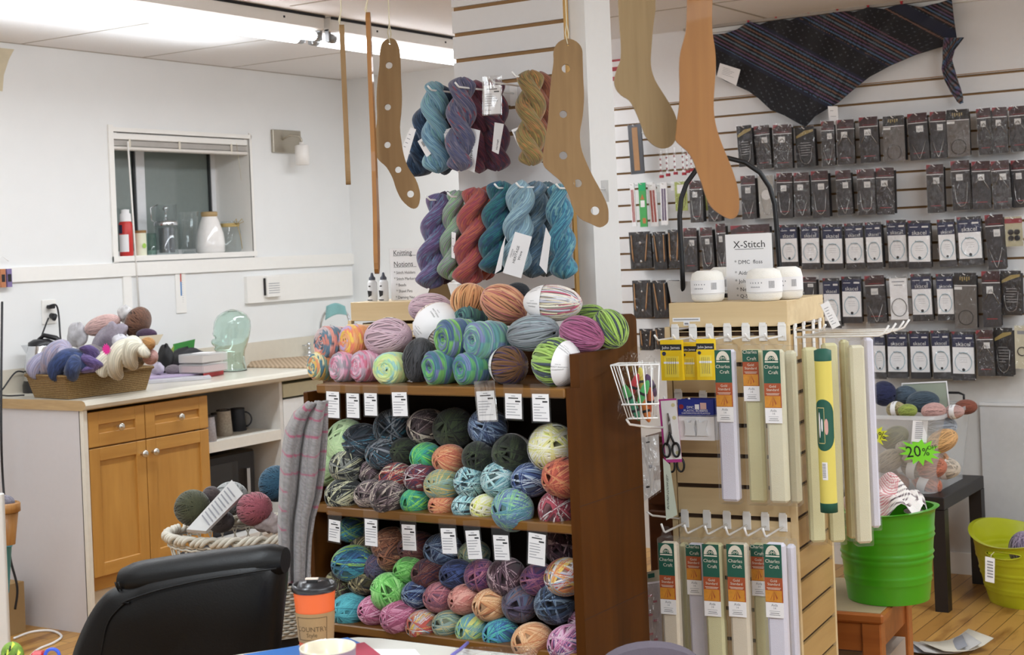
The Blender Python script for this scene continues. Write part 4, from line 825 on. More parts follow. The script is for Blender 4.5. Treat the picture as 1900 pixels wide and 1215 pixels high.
for k, (u, v) in enumerate(((1389, 39), (1440, 31), (1500, 22), (1554, 17), (1611, 11), (1673, 5))):
    t = thing('red_clip', f'small red clip on shawl edge, {["first","second","third","fourth","fifth","last"][k]} along from the golden blocker', 'clip', at(u, v, y=yS-.02), group='red clips holding the shawl')
    mb = MB(M_RED); mb.prism([(-.007, .008), (.007, .008), (.003, -.006), (-.003, -.006)], -.005, .012); obj('clip_jaw', mb, t)
    mb = MB(M_RED); mb.tube([(.001, .010, .006), (-.002, .022, .02)], .0015, 5); obj('clip_pin', mb, t)

# ================================================================ NEEDLE PACKETS ON THE SLAT WALL
M_CARD = mat('#3a383b', .7, var=.08, name='dark_grey_card'); M_CARDB = mat('#1f1d20', .6, name='black_card'); M_HDR = mat('#3c2428', .6, name='dark_red_header'); M_REDC = mat('#8c2a34', .5, name='red_corner')
M_NAVY = mat('#262c4c', .6, name='navy_header'); M_STEEL = mat('#b8b6b4', .25, .9, name='steel_cable'); M_BLUEC = mat('#8fb4c4', .4, name='pale_blue_cable'); M_GOLD = mat('#9c8850', .5, name='gold_print'); M_BAM = mat('#a87c50', .5, var=.1, name='bamboo_needle')
M_STK = mat('#d8d6d4', .7, name='sticker_white'); M_TUBE2 = clear('clear_tube', .05, .05, haze=.1); M_LIME = mat('#a8b45c', .6, name='lime_card'); M_GREENC = mat('#4ca85c', .6, name='green_card')
M_FILM = [clear(f'crinkled_film_{i}', .04+.015*i, .06, wrinkle=24+8*i, haze=.0) for i in range(3)]
GW = 'needle packets hanging on the slat wall'
ORD = 'first second third fourth fifth sixth seventh eighth ninth tenth eleventh twelfth thirteenth fourteenth fifteenth sixteenth seventeenth eighteenth nineteenth twentieth rightmost'.split()
def film(t, W, H, k, g):
    P = [[(-W/2-.003+(W+.006)*i/6, -.004-.004*g.random()*(0 < i < 6)*(0 < j < 9), .006-(H+.01)*j/9) for i in range(7)] for j in range(10)]
    mb = MB(M_FILM[k % 3]); mb.grid(P, smooth=False); return obj('clear_sleeve', mb, t)
def ucurve(W, H, kind):
    if kind == 'V': return [(-W*.38, -.0, -H*.62), (-W*.05, 0, -H*.95), (0, 0, -H*.97), (W*.06, 0, -H*.93), (W*.36, 0, -H*.6)]
    if kind == 'A': return [(-W*.42, 0, -H*.55), (-W*.1, 0, -H*.34), (W*.0, 0, -H*.32), (W*.42, 0, -H*.58)]
    n = 12; return [(-W*.36, 0, -H*.45)]+[(-W*.30*math.cos(a), 0, -H*.72-H*.2*math.sin(a)) for a in np.linspace(0, PI, n)]+[(W*.36, 0, -H*.45)]
def packet(u0, u1, v0, v1, kind, row, k, hk=True):
    g = random.Random(int(u0*3+v0)); y = YB-.075-g.random()*.03; um, vm = (u0+u1)/2, (v0+v1)/2
    c = at(um, v0, y=y); p = pxm(c); W = (u1-u0)*p; H = (v1-v0)*p; gone = row
    nice = dict(r='dark grey circular needle packet with price sticker', s='navy and white circular needle packet marked skacel', t='black and gold needle packet', n='grey brown needle sleeve with gold print', b='bamboo needle packet on black card', w='white packet showing a black looped cable', x='slim clear tube with red cap', l='lime green packet with yellow looped cable', g='slim bright green needle packet', p='slim white needle packet', c='cream notions packet', f='silver pouch with tan stripe', q='packet with black flower shaped gadget', o='cream packet with round window')[kind]
    t = thing('needle_packet', f'{nice}, {ORD[k]} in {row} row of slat wall', 'needle packet', c, group=GW, rot=(rnd(.01, .04), g.uniform(-.03, .03), g.uniform(-.12, .12)))
    A = lambda *a: mb.box(*a)
    if kind in 'r':
        mb = MB(M_CARD, M_HDR, M_REDC, M_STK, M_GREYINK, M_STEEL); A(-W/2, W/2, -.001, .001, -H, -H*.2, 0); A(-W/2, W/2, -.001, .001, -H*.2, 0, 1); A(-W/2, W/2, -.0014, -.001, -H*.215, -H*.2, 3)
        mb.prism([(-W/2, 0), (-W*.5, -H*.1), (-W*.2, 0)], -.0016, -.001, 2); s_ = g.uniform(-.1, .15)*W; A(s_-W*.18, s_+W*.18, -.0018, -.001, -H*.4, -H*.27, 3)
        for q in range(5): A(s_-W*.12+q*W*.05, s_-W*.10+q*W*.05, -.002, -.0018, -H*.38, -H*.33, 4)
        A(-W*.3, W*.3, -.0013, -.001, -H*.86, -H*.845, 2); A(-W*.35, W*.35, -.0013, -.001, -H*.175, -H*.165, 2); obj('card', mb, t)
        mb = MB(M_STEEL); mb.tube([(x, -.0035, z) for x, _, z in ucurve(W, H, g.choice('VUUA' if row != 'top' else 'AAVA'))], .0015, 5); obj('circular_needle', mb, t)
    elif kind == 's':
        mb = MB(M_NAVY, M_PAPER, M_CARD, M_STK, M_INK, M_BLUEC, M_REDC, M_GREYINK); A(-W/2, W/2, .002, .003, -H*1.13, 0, 2); A(-W*.46, W*.46, -.001, .001, -H*.36, -H*.07, 0); A(-W*.46, W*.46, -.001, .001, -H*.97, -H*.36, 1)
        mb.prism([(-W/2, 0), (-W*.3, 0), (-W*.4, -H*.07)], -.0016, -.001, 6); mb.text('skacel', W*.27, 3, Tr(0, -.0014, -H*.335)); A(W*.12, W*.4, -.0014, -.001, -H*.17, -H*.13, 3); A(-W*.4, -W*.05, -.0014, -.001, -H*.16, -H*.145, 3)
        mb.text('Rocket', W*.13, 4, Tr(0, -.0014, -H*.52)); mb.lathe([(W*.07, 0), (W*.07, .0004)], 12, 4, Tr(0, -.0013, -H*.88) @ R(PI/2, 'X'), False)
        for q in range(3): A(-W*.17, W*.17, -.0012, -.001, -H*(.6+q*.05)-.0008, -H*(.6+q*.05), 7)
        obj('card', mb, t); mb = MB(M_BLUEC); mb.tube([(W*.36*math.cos(a), -.003, -H*.7+H*.22*math.sin(a)) for a in np.linspace(0, 2*PI, 22)[:-1]], .0011, 5, closed=True); obj('cable', mb, t)
    elif kind == 't':
        mb = MB(M_CARDB, M_GOLD, M_STK); A(-W/2, W/2, -.001, .001, -H, 0, 0)
        mb.prism([(-W*.45, -H*.22), (0, -H*.1), (W*.45, -H*.08), (W*.45, -H*.13), (0, -H*.2), (-W*.45, -H*.28)], -.0015, -.001, 1)
        for q in range(6): A(-W*.25, W*g.uniform(.1, .3), -.0014, -.001, -H*(.4+q*.06)-.001, -H*(.4+q*.06), 2)
        obj('card', mb, t); mb = MB(M_STEEL); mb.tube([(x, -.003, z) for x, _, z in ucurve(W, H, 'U')], .001, 5); obj('circular_needle', mb, t)
    elif kind == 'n':
        mb = MB(mat('#66605c', .6, name='taupe_card'), M_GOLD, M_STK, M_CARDB); A(-W/2, W/2, -.001, .001, -H, -H*.22, 0); A(-W/2, W/2, -.001, .001, -H*.22, 0, 3); A(-W/2, W/2, -.0014, -.001, -H*.235, -H*.22, 2)
        for q in range(5): A(-W*.25+q*W*.1, -W*.2+q*W*.1, -.0015, -.001, -H*(.13+.02*(q % 2)), -H*.07, 1)
        A(-W*.5, -W*.15, -.0016, -.001, -H*.3, -H*.25, 2); obj('card', mb, t); mb = MB(M_CARDB); mb.tube([(W*.33*math.cos(a), -.003, -H*.8+W*.33*math.sin(a)) for a in np.linspace(0, 2*PI, 20)[:-1]], .001, 5, closed=True); obj('cable', mb, t)
    elif kind == 'b':
        mb = MB(M_CARDB, M_STEEL, M_STK); A(-W/2, W/2, -.001, .001, -H, 0, 0)
        for zz in (.3, .8): mb.lathe([(W*.06, 0), (W*.03, .002)], 10, 1, Tr(0, -.001, -H*zz) @ R(PI/2, 'X'))
        obj('card', mb, t); d1, d2 = g.uniform(-.1, .1)*W, g.uniform(.0, .25)*W
        for s1 in (-1, 1): mb = MB(M_BAM); mb.tube([(s1*W*.38, -.005, -H*.08), (s1*W*.3+d1, -.005, -H*.7), (s1*W*.27+d1, -.005, -H*.8)], [.0022, .0035, .001], 6); obj('bamboo_needle', mb, t)
    elif kind == 'w': mb = MB(M_PAPER, M_GREYINK); A(-W*.42, W*.42, -.001, .001, -H, -H*.05, 0); A(-W*.3, W*.3, -.0014, -.001, -H*.14, -H*.12, 1); A(-W*.2, W*.2, -.0014, -.001, -H*.22, -H*.2, 1); obj('card', mb, t); mb = MB(M_CARDB); mb.tube([(W*.36*math.cos(a), -.003, -H*.72+W*.42*math.sin(a)) for a in np.linspace(0, 2*PI, 22)[:-1]], .0012, 5, closed=True); obj('cable', mb, t)
    elif kind == 'l': mb = MB(M_LIME, M_PAPER); A(-W/2, W/2, -.001, .001, -H, 0, 0); A(-W*.3, W*.3, -.0013, -.001, -H*.4, -H*.1, 1); obj('card', mb, t); mb = MB(M_GOLD); mb.tube([(x, -.003, z*1.0) for x, _, z in ucurve(W, H, 'U')], .0013, 5); obj('circular_needle', mb, t)
    elif kind == 'g': mb = MB(M_GREENC, mat('#1fae6c', .5, name='green_top'), M_PAPER, mat('#c07848', .6, name='tan_print')); A(-W/2, W/2, -.004, .004, -H, 0, 0); A(-W/2, W/2, -.0045, -.004, -H*.18, 0, 1); mb.prism([(-W*.3, -H*.38), (W*.3, -H*.38), (0, -H*.26)], -.005, -.004, 3); A(-W*.3, W*.3, -.0045, -.004, -H*.55, -H*.4, 2); A(-W*.1, W*.35, -.0045, -.004, -H*.92, -H*.8, 3); obj('card', mb, t)
    elif kind == 'p':
        mb = MB(M_PAPER, mat('#6c5c78', .6, name='mauve_strip'), mat('#a85048', .6, name='brick_red_strip')); A(-W*.5, W*.5, -.003, .003, -H, 0, 0); q = 1 if k % 2 else 2
        if W > .02: A(-W*.3, -W*.05, -.0036, -.003, -H*.9, -H*.15, q); A(W*.05, W*.3, -.0036, -.003, -H*.9, -H*.15, q)
        obj('card', mb, t)
    elif kind == 'c': mb = MB(mat('#c8c0a8', .7, name='cream_card'), M_GREYINK, M_CARDB); A(-W/2, W/2, -.001, .001, -H, 0, 0); A(-W*.3, W*.3, -.0014, -.001, -H*.2, -H*.12, 1); mb.tube([(W*.3*math.cos(a), -.003, -H*.6+W*.3*math.sin(a)) for a in np.linspace(0, 2*PI, 20)[:-1]], .002, 6, 2, closed=True); obj('card', mb, t)
    elif kind == 'f': mb = MB(mat('#55565a', .3, .6, var=.2, scale=30, name='silver_pouch'), M_BAM); A(-W/2, W/2, -.008, .0, -H, 0, 0); A(-W*.2, W*.22, -.009, -.008, -H*.93, -H*.06, 1); obj('card', mb, t)
    elif kind == 'q': mb = MB(mat('#b0a88c', .6, name='buff_card'), M_CARDB, M_REDC); A(-W/2, W/2, -.001, .001, -H, 0, 0); A(-W*.5, W*.5, -.0014, -.001, -H*.22, -H*.06, 2); [mb.lathe([(W*.17, 0), (W*.17, .004)], 12, 1, Tr(W*.18*a_, -.001, -H*.62+W*.18*b_) @ R(PI/2, 'X')) for a_ in (-1, 1) for b_ in (-1, 1)]; obj('card', mb, t)
    elif kind == 'o': mb = MB(mat('#aaa6a0', .6, name='stone_card'), M_PAPER, M_STK); A(-W/2, W/2, -.001, .001, -H, 0, 0); mb.lathe([(W*.32, 0), (W*.32, .001)], 18, 2, Tr(0, -.001, -H*.45) @ R(PI/2, 'X')); obj('card', mb, t); mb = MB(M_STEEL); mb.tube([(x, -.003, z) for x, _, z in ucurve(W, H, 'U')], .0012, 5); obj('circular_needle', mb, t)
    if kind in 'rstnb': mb = MB(M_CARDB); mb.box(-W*.47, W*.47, .004, .032, -H*(1.1 if kind == 's' else .98), -.012); obj('packets_behind', mb, t)
    if kind == 'x':
        mb = MB(M_TUBE2); mb.lathe([(W*.4, -H*.93), (W*.4, 0)], 8); obj('tube', mb, t); mb = MB(M_RED); mb.lathe([(W*.55, -H), (W*.55, -H*.9)], 10); obj('cap', mb, t); mb = MB(M_REDC, M_PAPER); [mb.box(-W*.2, W*.2, -W*.45, -W*.42, -H*(.35+.1*q), -H*(.3+.1*q), q % 2) for q in range(6)]; obj('insert', mb, t)
    elif kind not in 'g': film(t, W, H*(1.12 if kind == 's' else 1.0), int(u0), g)
    if hk:
        h = thing('slatwall_hook', f'metal hook carrying {nice.split(" with")[0].split(" marked")[0]}, {ORD[k]} in {row} row'[:200], 'hook', c+Vector((0, 0, -.008)), group='metal hooks on the slat wall')
        mb = MB(M_WIRE); L = YB-c.y; mb.tube([(0, L-.004, 0), (0, -.012, 0), (-.004, -.02, .006)], .0018, 6); obj('prong', mb, h); mb = MB(M_WIRE); mb.box(-.01, .01, L-.004, L-.001, -.03, .012); obj('plate', mb, h)
PK = {
 'top': '1164 1192 231 323 f|1365 1395 233 309 t|1397 1428 233 314 r|1433 1469 231 314 r|1473 1511 235 310 t|1523 1547 225 308 r|1552 1584 222 305 r|1593 1628 217 302 r|1636 1678 215 299 n|1683 1719 210 297 r|1725 1754 207 294 r|1756 1797 203 290 n|1811 1837 201 287 r|1841 1867 199 284 r|1871 1905 197 281 r',
 'second': '1168 1177 340 420 p|1184 1198 339 421 g|1201 1217 341 420 p|1224 1238 338 417 p|1250 1275 337 391 l|1277 1304 335 413 r|1307 1325 350 390 l|1312 1339 372 411 r|1372 1402 326 407 r|1405 1434 326 405 o|1440 1470 321 405 r|1472 1501 320 402 r|1503 1537 317 404 r|1549 1578 316 399 r|1589 1622 314 399 r|1624 1659 311 398 r|1718 1750 305 395 r|1763 1798 298 390 r|1803 1836 299 388 r|1838 1871 298 388 r|1875 1905 297 385 r',
 'third': '1165 1207 430 499 b|1209 1236 430 500 b|1238 1262 426 498 b|1267 1293 423 505 r|1298 1322 422 500 r|1327 1346 415 500 r|1350 1432 417 500 r|1443 1480 417 488 s|1484 1520 415 490 s|1524 1563 416 491 s|1565 1601 414 490 s|1603 1635 412 489 s|1643 1681 408 487 s|1683 1726 409 488 s|1738 1770 407 485 s|1774 1819 402 482 s|1827 1860 398 500 r|1864 1895 402 457 q',
 'fourth': '1171 1208 520 590 b|1209 1236 520 590 b|1239 1262 520 590 b|1485 1515 514 560 r|1524 1558 516 598 s|1560 1598 513 590 s|1603 1640 511 600 r|1646 1685 512 593 w|1688 1727 508 586 s|1735 1768 508 585 s|1770 1811 506 610 n|1821 1854 503 607 r|1856 1894 502 585 t',
 'bottom': '1185 1212 610 650 b|1214 1239 608 648 b|1618 1642 612 693 s|1645 1683 615 692 s|1686 1723 614 693 s|1726 1761 613 693 s|1765 1807 615 696 s|1811 1841 612 698 r|1843 1878 608 698 t|1882 1908 604 684 c'}
for row, s_ in PK.items():
    for k, e in enumerate(s_.split('|')):
        a = e.split(); packet(*map(float, a[:4]), a[4], row, k)
for k, (u, v) in enumerate(((1226, 327), (1237, 324), (1251, 321), (1267, 322), (1274, 318), (1283, 315))): packet(u-4, u+4, v-48, v+3, 'x', 'red cap', k, False)
# ================================================================ MAPLE SLAT TOWER (front right)
def at_plane(u, v, o, n):
    a, b = u-PX, v-PY; R_ = Vector(FWD + RGT*((a*CT-b*ST)/F) + UPV*((-a*ST-b*CT)/F)); c = Vector(CAM); return c+R_*((Vector(o)-c).dot(n)/R_.dot(n))
TO = at(1460, 558, d=3.66); RZ = math.radians(5.7); TZ = TO.z
TX = Vector((math.cos(RZ), math.sin(RZ), 0)); TY = Vector((-math.sin(RZ), math.cos(RZ), 0))
TM = Matrix.Translation((TO.x, TO.y, 0)) @ Matrix.Rotation(RZ, 4, 'Z'); TMI = TM.inverted()
def fp(u, v, off=0):   # photo point on the tower's front face (local), off = distance out of it
    return TMI @ at_plane(u, v, Vector((TO.x, TO.y, 0))-TY*off, TY)
def sp(u, v, off=0): return TMI @ at_plane(u, v, Vector((TO.x, TO.y, 0))+TX*off, TX)
TW, TD = -fp(1241, 580).x, sp(1527, 552).y
def tower(loc, rz, W, D, H, zref, lab):
    t = thing('slat_display_tower', lab, 'display stand', loc, rz)
    mb = MB(M_MAPLE, M_GROOVE, M_MAPLEY)
    mb.box(-W, 0, 0, D, H-.062, H, 0, bev=.0015); obj('header', mb, t)
    G_ = mat('#3f2c1c', .9, name='tower_groove')
    mb = MB(M_MAPLE, G_); slats(mb, -W+.004, -.012, 0, .02, H-.072, zref, gap=.011, th=.012); obj('front_panel', mb, t)
    mb = MB(M_MAPLE, G_); slats(mb, -W+.004, -.012, D-.014, .02, H-.072, zref, gap=.011, th=.012); obj('back_panel', mb, t)
    for nm, xx in (('right_panel', 0), ('left_panel', -W)):
        mb = MB(M_MAPLEY, G_); T = Tr(xx, 0, 0) @ R(PI/2, 'Z'); slats(mb, .014, D-.014, 0 if xx == 0 else -.012, .02, H-.072, zref, gap=.011, T=T, th=.012) if xx == 0 else slats(mb, .014, D-.014, -.012, .02, H-.072, zref, gap=.011, T=T, th=.012); obj('side_panel', mb, t)
    for xx, yy in ((0, 0), (0, D-.014), (-W, 0), (-W, D-.014)):
        mb = MB(M_MAPLE); mb.box(xx-.013, xx+.0012, yy-.001, yy+.015, 0, H-.06); obj('corner_post', mb, t)
    return t
zr_t = at(1479, 1018.7, d=3.66).z-.0055
tw = tower((TO.x, TO.y, 0), RZ, TW, TD, TZ, zr_t, 'maple laminate slat tower of cross stitch supplies in right foreground')
def on_tower(p): return TM @ p
mb = MB(M_PAPER, M_GREYINK); a, b = fp(1248, 590), fp(1299, 590); z0 = fp(1270, 596).z; mb.box(a.x, b.x, -.001, -.0003, z0-.001, z0+.009); mb.box(a.x+.003, b.x-.004, -.0013, -.001, z0+.003, z0+.0055, 1)
c_ = fp(1274, 600); mb.box(c_.x-.008, c_.x+.008, -.001, -.0003, z0-.011, z0-.001); mb.box(c_.x-.005, c_.x+.005, -.0013, -.001, z0-.008, z0-.004, 1); obj('shelf_label', mb, tw)
# hooks of the front face
def peg(u, v, lab, L=.15, side=False, rise=.02, grp='white slat hooks on the maple tower', pl=.034):
    c = sp(u, v) if side else fp(u, v)
    t = thing('slat_hook', lab, 'hook', TM @ c, RZ+(PI/2 if side else 0), group=grp)
    mb = MB(M_WIRE); mb.box(-.0105, .0105, -.004, -.0005, -pl, .008, bev=.001); mb.box(-.008, .008, -.006, -.002, .003, .012); obj('plate', mb, t)
    mb = MB(M_WIRE); mb.tube([(0, -.003, -.022), (0, -L+.01, -.020), (0, -L, -.016), (0, -L-.014, -.016+rise)], .0027, 8); obj('prong', mb, t); return t
nth = ['first', 'second', 'third', 'fourth', 'fifth', 'sixth', 'seventh']
for k, u in enumerate((1253, 1286, 1317, 1350, 1384, 1416, 1451)): peg(u, 610-.6*k, f'white slat hook, {nth[k]} from left below the header of the maple tower', .13, rise=.010)
for k, u in enumerate((1271, 1312, 1349, 1386, 1420, 1453)): peg(u, 953+1.4*k, f'white slat hook, {nth[k]} from left in lower row of the maple tower', .15)
for k, (u, v) in enumerate(((1259, 730), (1305, 733))): peg(u, v, f'white slat hook, {nth[k]} behind the blue bobbin packet', .09)
for k, (u, v) in enumerate(((1473, 609), (1489, 605), (1507, 601), (1519, 598))): peg(u, v, f'white slat hook, {nth[k]} from the corner on right side of the tower', .22, True, pl=.07)
t = thing('slat_hook', 'white wire hook sticking out left of the maple tower lower row', 'hook', at(1262, 962, d=3.8), group='white slat hooks on the maple tower'); mb = MB(M_WIRE); p0 = at(1201, 950, d=3.72)-t.location; mb.tube([(0, 0, 0), tuple(Vector(p0)*.85+Vector((0, 0, -.006))), tuple(p0)], .0027, 8); obj('prong', mb, t)

# long packs of Aida cloth
M_CREAM = mat('#dcd6bc', .85, var=.03, bump=.5, scale=500, name='cream_aida'); M_ECRU = mat('#d6d0a4', .85, var=.03, bump=.5, scale=500, name='ecru_aida'); M_WAIDA = mat('#dedcea', .85, var=.02, bump=.5, scale=500, name='white_aida'); M_ANT = mat('#dcd0bc', .85, var=.02, bump=.4, scale=500, name='antique_aida')
M_GRN = mat('#1c5848', .6, name='bottle_green_print'); M_RUST = mat('#a8502c', .6, var=.25, scale=60, name='russet_print'); M_AMB = mat('#d08c30', .6, var=.3, scale=80, name='amber_print'); M_LTXT = mat('#e4dccc', .6, name='pale_print')
M_BOX = clear('clear_long_box', .015, .12, haze=.03)
def aida(c, W, H, cloth, lab, card=True, rz=RZ, D=.034, high=False, grp='long clear packs of Aida cloth on the tower', cw=.8, slack=0):
    """clear box with a folded strip of cloth, green and russet card, white label; top centre at c"""
    t = thing('fabric_pack', lab, 'fabric pack', c, rz, group=grp)
    mb = MB(cloth); mb.box(-W*.40, W*.46, .002, D-.003, -H+.006, -.012, bev=.006); obj('cloth_roll', mb, t)
    mb = MB(M_BOX); mb.box(-W*.5, W*.52, -.002, D, -H, 0, bev=.003); mb.prism([(-W*.3, 0), (W*.3, 0), (W*.16, .028), (-W*.16, .028)], .002, .003); obj('clear_box', mb, t)
    if card:
        mb = MB(M_GRN, M_RUST, M_AMB, M_PAPER, M_LTXT, M_GREYINK, M_INK); w = W*cw/2; y0, y1 = -.0042, -.0025; h1 = .0 if high else .05
        mb.box(-w, w, y0, y1, -.012-.028-h1, -.012, 0); b = -.04-h1; mb.box(-w, w, y0, y1, b-.058, b, 1); mb.box(-w*.98, w*.9, y0-.0004, y1, b-.057, b-.030, 2)
        for q in range(4): mb.add([(0, y0-.0006, b-.03), (w*.8*math.cos(q*.5+3.6), y0-.0006, b-.03-.022*abs(math.sin(q*.5+3.8))-.003), (w*.8*math.cos(q*.5+3.75), y0-.0006, b-.03-.022*abs(math.sin(q*.5+3.9)))], [(0, 1, 2)], 1)
        mb.box(-w, w, y0, y1, b-.058-.036, b-.058, 3)
        if not high:
            T = Tr(0, y0-.0003, -.036); P_o = [(w*.8*math.cos(a), .022*math.sin(a)) for a in np.linspace(0, PI, 14)]; P_i = [(w*.45*math.cos(a), .011*math.sin(a)) for a in np.linspace(PI, 0, 14)]
            mb.add([(x, 0, z) for x, z in P_o+P_i], [(i, i+1, 26-i, 27-i) for i in range(13)], 4, T); mb.box(-w*.8, w*.8, -.0001, 0, -.005, -.002, 4, T); mb.text('DMC', .011, 4, T @ Tr(0, 0, .001))
        mb.text('Charles', .0115, 4, Tr(-.001, y0-.0005, -.012-.008-h1+.0 if high else -.055)); mb.text('Craft', .0115, 4, Tr(.003, y0-.0005, -.036 if high else -.068))
        mb.text('Gold', .0085, 4, Tr(0, y0-.0008, b-.010)); mb.text('Standard', .0085, 4, Tr(0, y0-.0008, b-.018)); mb.box(-w*.8, w*.8, y0-.0006, y1, b-.0245, b-.0235, 4); mb.box(-w*.7, w*.7, y0-.0006, y1, b-.0275, b-.0265, 4)
        mb.text('Aida', .0085, 5, Tr(0, y0-.0005, b-.067)); mb.text('14', .007, 5, Tr(0, y0-.0005, b-.074)); mb.box(-w*.6, w*.6, y0-.0003, y1, b-.079, b-.0783, 5); mb.box(-w*.5, w*.5, y0-.0003, y1, b-.084, b-.083, 6); mb.box(-w*.6, w*.6, y0-.0003, y1, b-.088, b-.0872, 6)
        obj('printed_card', mb, t)
    return t
GF = 'long clear packs of Aida cloth on the tower'
for (uc, v0, v1, wpx, cloth, card, off, hi, lab) in [
    (1341, 640, 936, 38, M_WAIDA, 1, .115, 0, 'long pack of bright white Aida cloth, upper row beside yellow needle packets'),
    (1392, 640, 938, 36, M_ECRU, 1, .095, 1, 'long pack of ecru Aida cloth, middle of upper row'),
    (1431, 640, 939, 38, M_CREAM, 1, .125, 0, 'long pack of cream Aida cloth, upper row near the tower corner'),
    (1461, 642, 940, 22, M_CREAM, 0, .06, 0, 'narrow unlabelled cream cloth pack tucked at upper row corner'),
    (1236, 998, 1330, 36, M_ANT, 1, .15, 0, 'long pack of antique white Aida cloth, leftmost in the lower row'),
    (1264, 1000, 1330, 18, M_ECRU, 0, .07, 0, 'narrow pack with green end behind the leftmost lower pack'),
    (1286, 1001, 1330, 34, M_WAIDA, 1, .10, 1, 'long pack of white Aida cloth, second in lower row and set back'),
    (1318, 1000, 1330, 38, M_ECRU, 1, .145, 0, 'long pack of yellowish ecru Aida cloth, third in lower row'),
    (1364, 1000, 1330, 40, M_ANT, 1, .145, 0, 'long pack of off-white Aida cloth, fourth in lower row'),
    (1406, 1001, 1330, 34, M_ECRU, 1, .10, 1, 'long pack of ecru Aida cloth half hidden behind the last lower pack'),
    (1433, 1000, 1330, 40, M_WAIDA, 1, .145, 0, 'long pack of white Aida cloth, last in lower row'),
    (1462, 1003, 1330, 18, M_WAIDA, 0, .06, 0, 'narrow unlabelled white pack at corner of lower row')]:
    c = fp(uc, v0, off+.02); w_ = TM @ c; p = pxm(w_); aida(w_, wpx*p/.95, (v1-v0)*p, cloth, lab, bool(card), high=bool(hi), grp=GF)
GSd = 'long cloth packs hanging on the right side of the tower'
for (uc, v0, v1, wpx, cloth, off, dy, lab) in [
    (1504, 636, 1012, 32, M_ECRU, .04, .02, 'tall pack of ecru cloth nearest the tower side'),
    (1540, 628, 1012, 32, M_ECRU, .09, .04, 'tall pack of ecru cloth behind the yellow roll'),
    (1568, 622, 1005, 18, M_ECRU, .12, .12, 'narrow tall ecru pack deep between two wider ones'),
    (1590, 632, 1014, 32, M_CREAM, .17, .04, 'tall pack of cream cloth right of the yellow roll'),
    (1612, 618, 985, 20, M_WAIDA, .22, .08, 'tall pack of lilac white cloth, outermost on the tower side')]:
    w_ = at(uc, v0, d=3.62+dy); p = pxm(w_); t = aida(w_, wpx*p, (v1-v0)*p, cloth, lab, False, rz=RZ+.55, grp=GSd)
# yellow roll with green caps
w_ = at(1526, 650, d=3.5); p = pxm(w_); Lr = 298*p; r_ = 15.5*p
t = thing('fabric_roll', 'yellow cloth roll with dark green caps and oval green label', 'fabric roll', w_, RZ)
mb = MB(mat('#e2d268', .7, var=.03, name='yellow_wrap')); mb.lathe([(r_, -Lr), (r_, 0)], 24); obj('roll', mb, t)
mb = MB(M_GRN); mb.lathe([(r_*1.03, -.024), (r_*1.03, 0), (r_*.5, .004), (0, .003)], 24); obj('cap', mb, t); mb = MB(M_GRN); mb.lathe([(0, -Lr-.002), (r_*1.03, -Lr-.002), (r_*1.03, -Lr+.02)], 24, cap=False); obj('cap', mb, t)
mb = MB(M_GRN, mat('#c8bc80', .6, name='gold_frame_print'), mat('#d8a8a0', .6, name='pink_oval_print'), M_PAPER, M_INK); rr = r_*1.02
def cyl(mb, r, a0, a1, z0, z1, m, n=14, shape=None):
    g_ = []
    for i in range(n+1):
        a = a0+(a1-a0)*i/n; q = 1 if not shape else math.sqrt(max(0, 1-(2*i/n-1)**2*.75)); zc = (z0+z1)/2
        g_.append([(r*math.sin(a), -r*math.cos(a), zc+(z-zc)*q) for z in (z0, z1)])
    mb.grid(g_, m)
cyl(mb, rr, -1.5, 1.5, -Lr*.62, -Lr*.30, 0, shape=1); cyl(mb, rr+.0004, -.75, -.68, -Lr*.57, -Lr*.35, 1); cyl(mb, rr+.0004, .1, .16, -Lr*.57, -Lr*.35, 1); cyl(mb, rr+.0004, -.7, .12, -Lr*.355, -Lr*.35, 1); cyl(mb, rr+.0004, -.7, .12, -Lr*.575, -Lr*.57, 1)
cyl(mb, rr+.0005, .15, .55, -Lr*.52, -Lr*.42, 2, shape=1); cyl(mb, rr+.0006, -.55, -.35, -Lr*.54, -Lr*.38, 3, shape=1); cyl(mb, rr+.0006, -.25, -.05, -Lr*.5, -Lr*.42, 3, shape=1); cyl(mb, rr+.0003, -.35, .3, -Lr*.80, -Lr*.69, 3)
for q in range(10): cyl(mb, rr+.0006, -.3, .1, -Lr*(.70+.009*q)-.0012, -Lr*(.70+.009*q), 4, 4)
obj('label', mb, t)
mb = MB(M_CLEAR); mb.prism([(-.008, 0), (.008, 0), (.006, .05), (-.006, .05)], -.001, .001); obj('hanger_strip', mb, t)
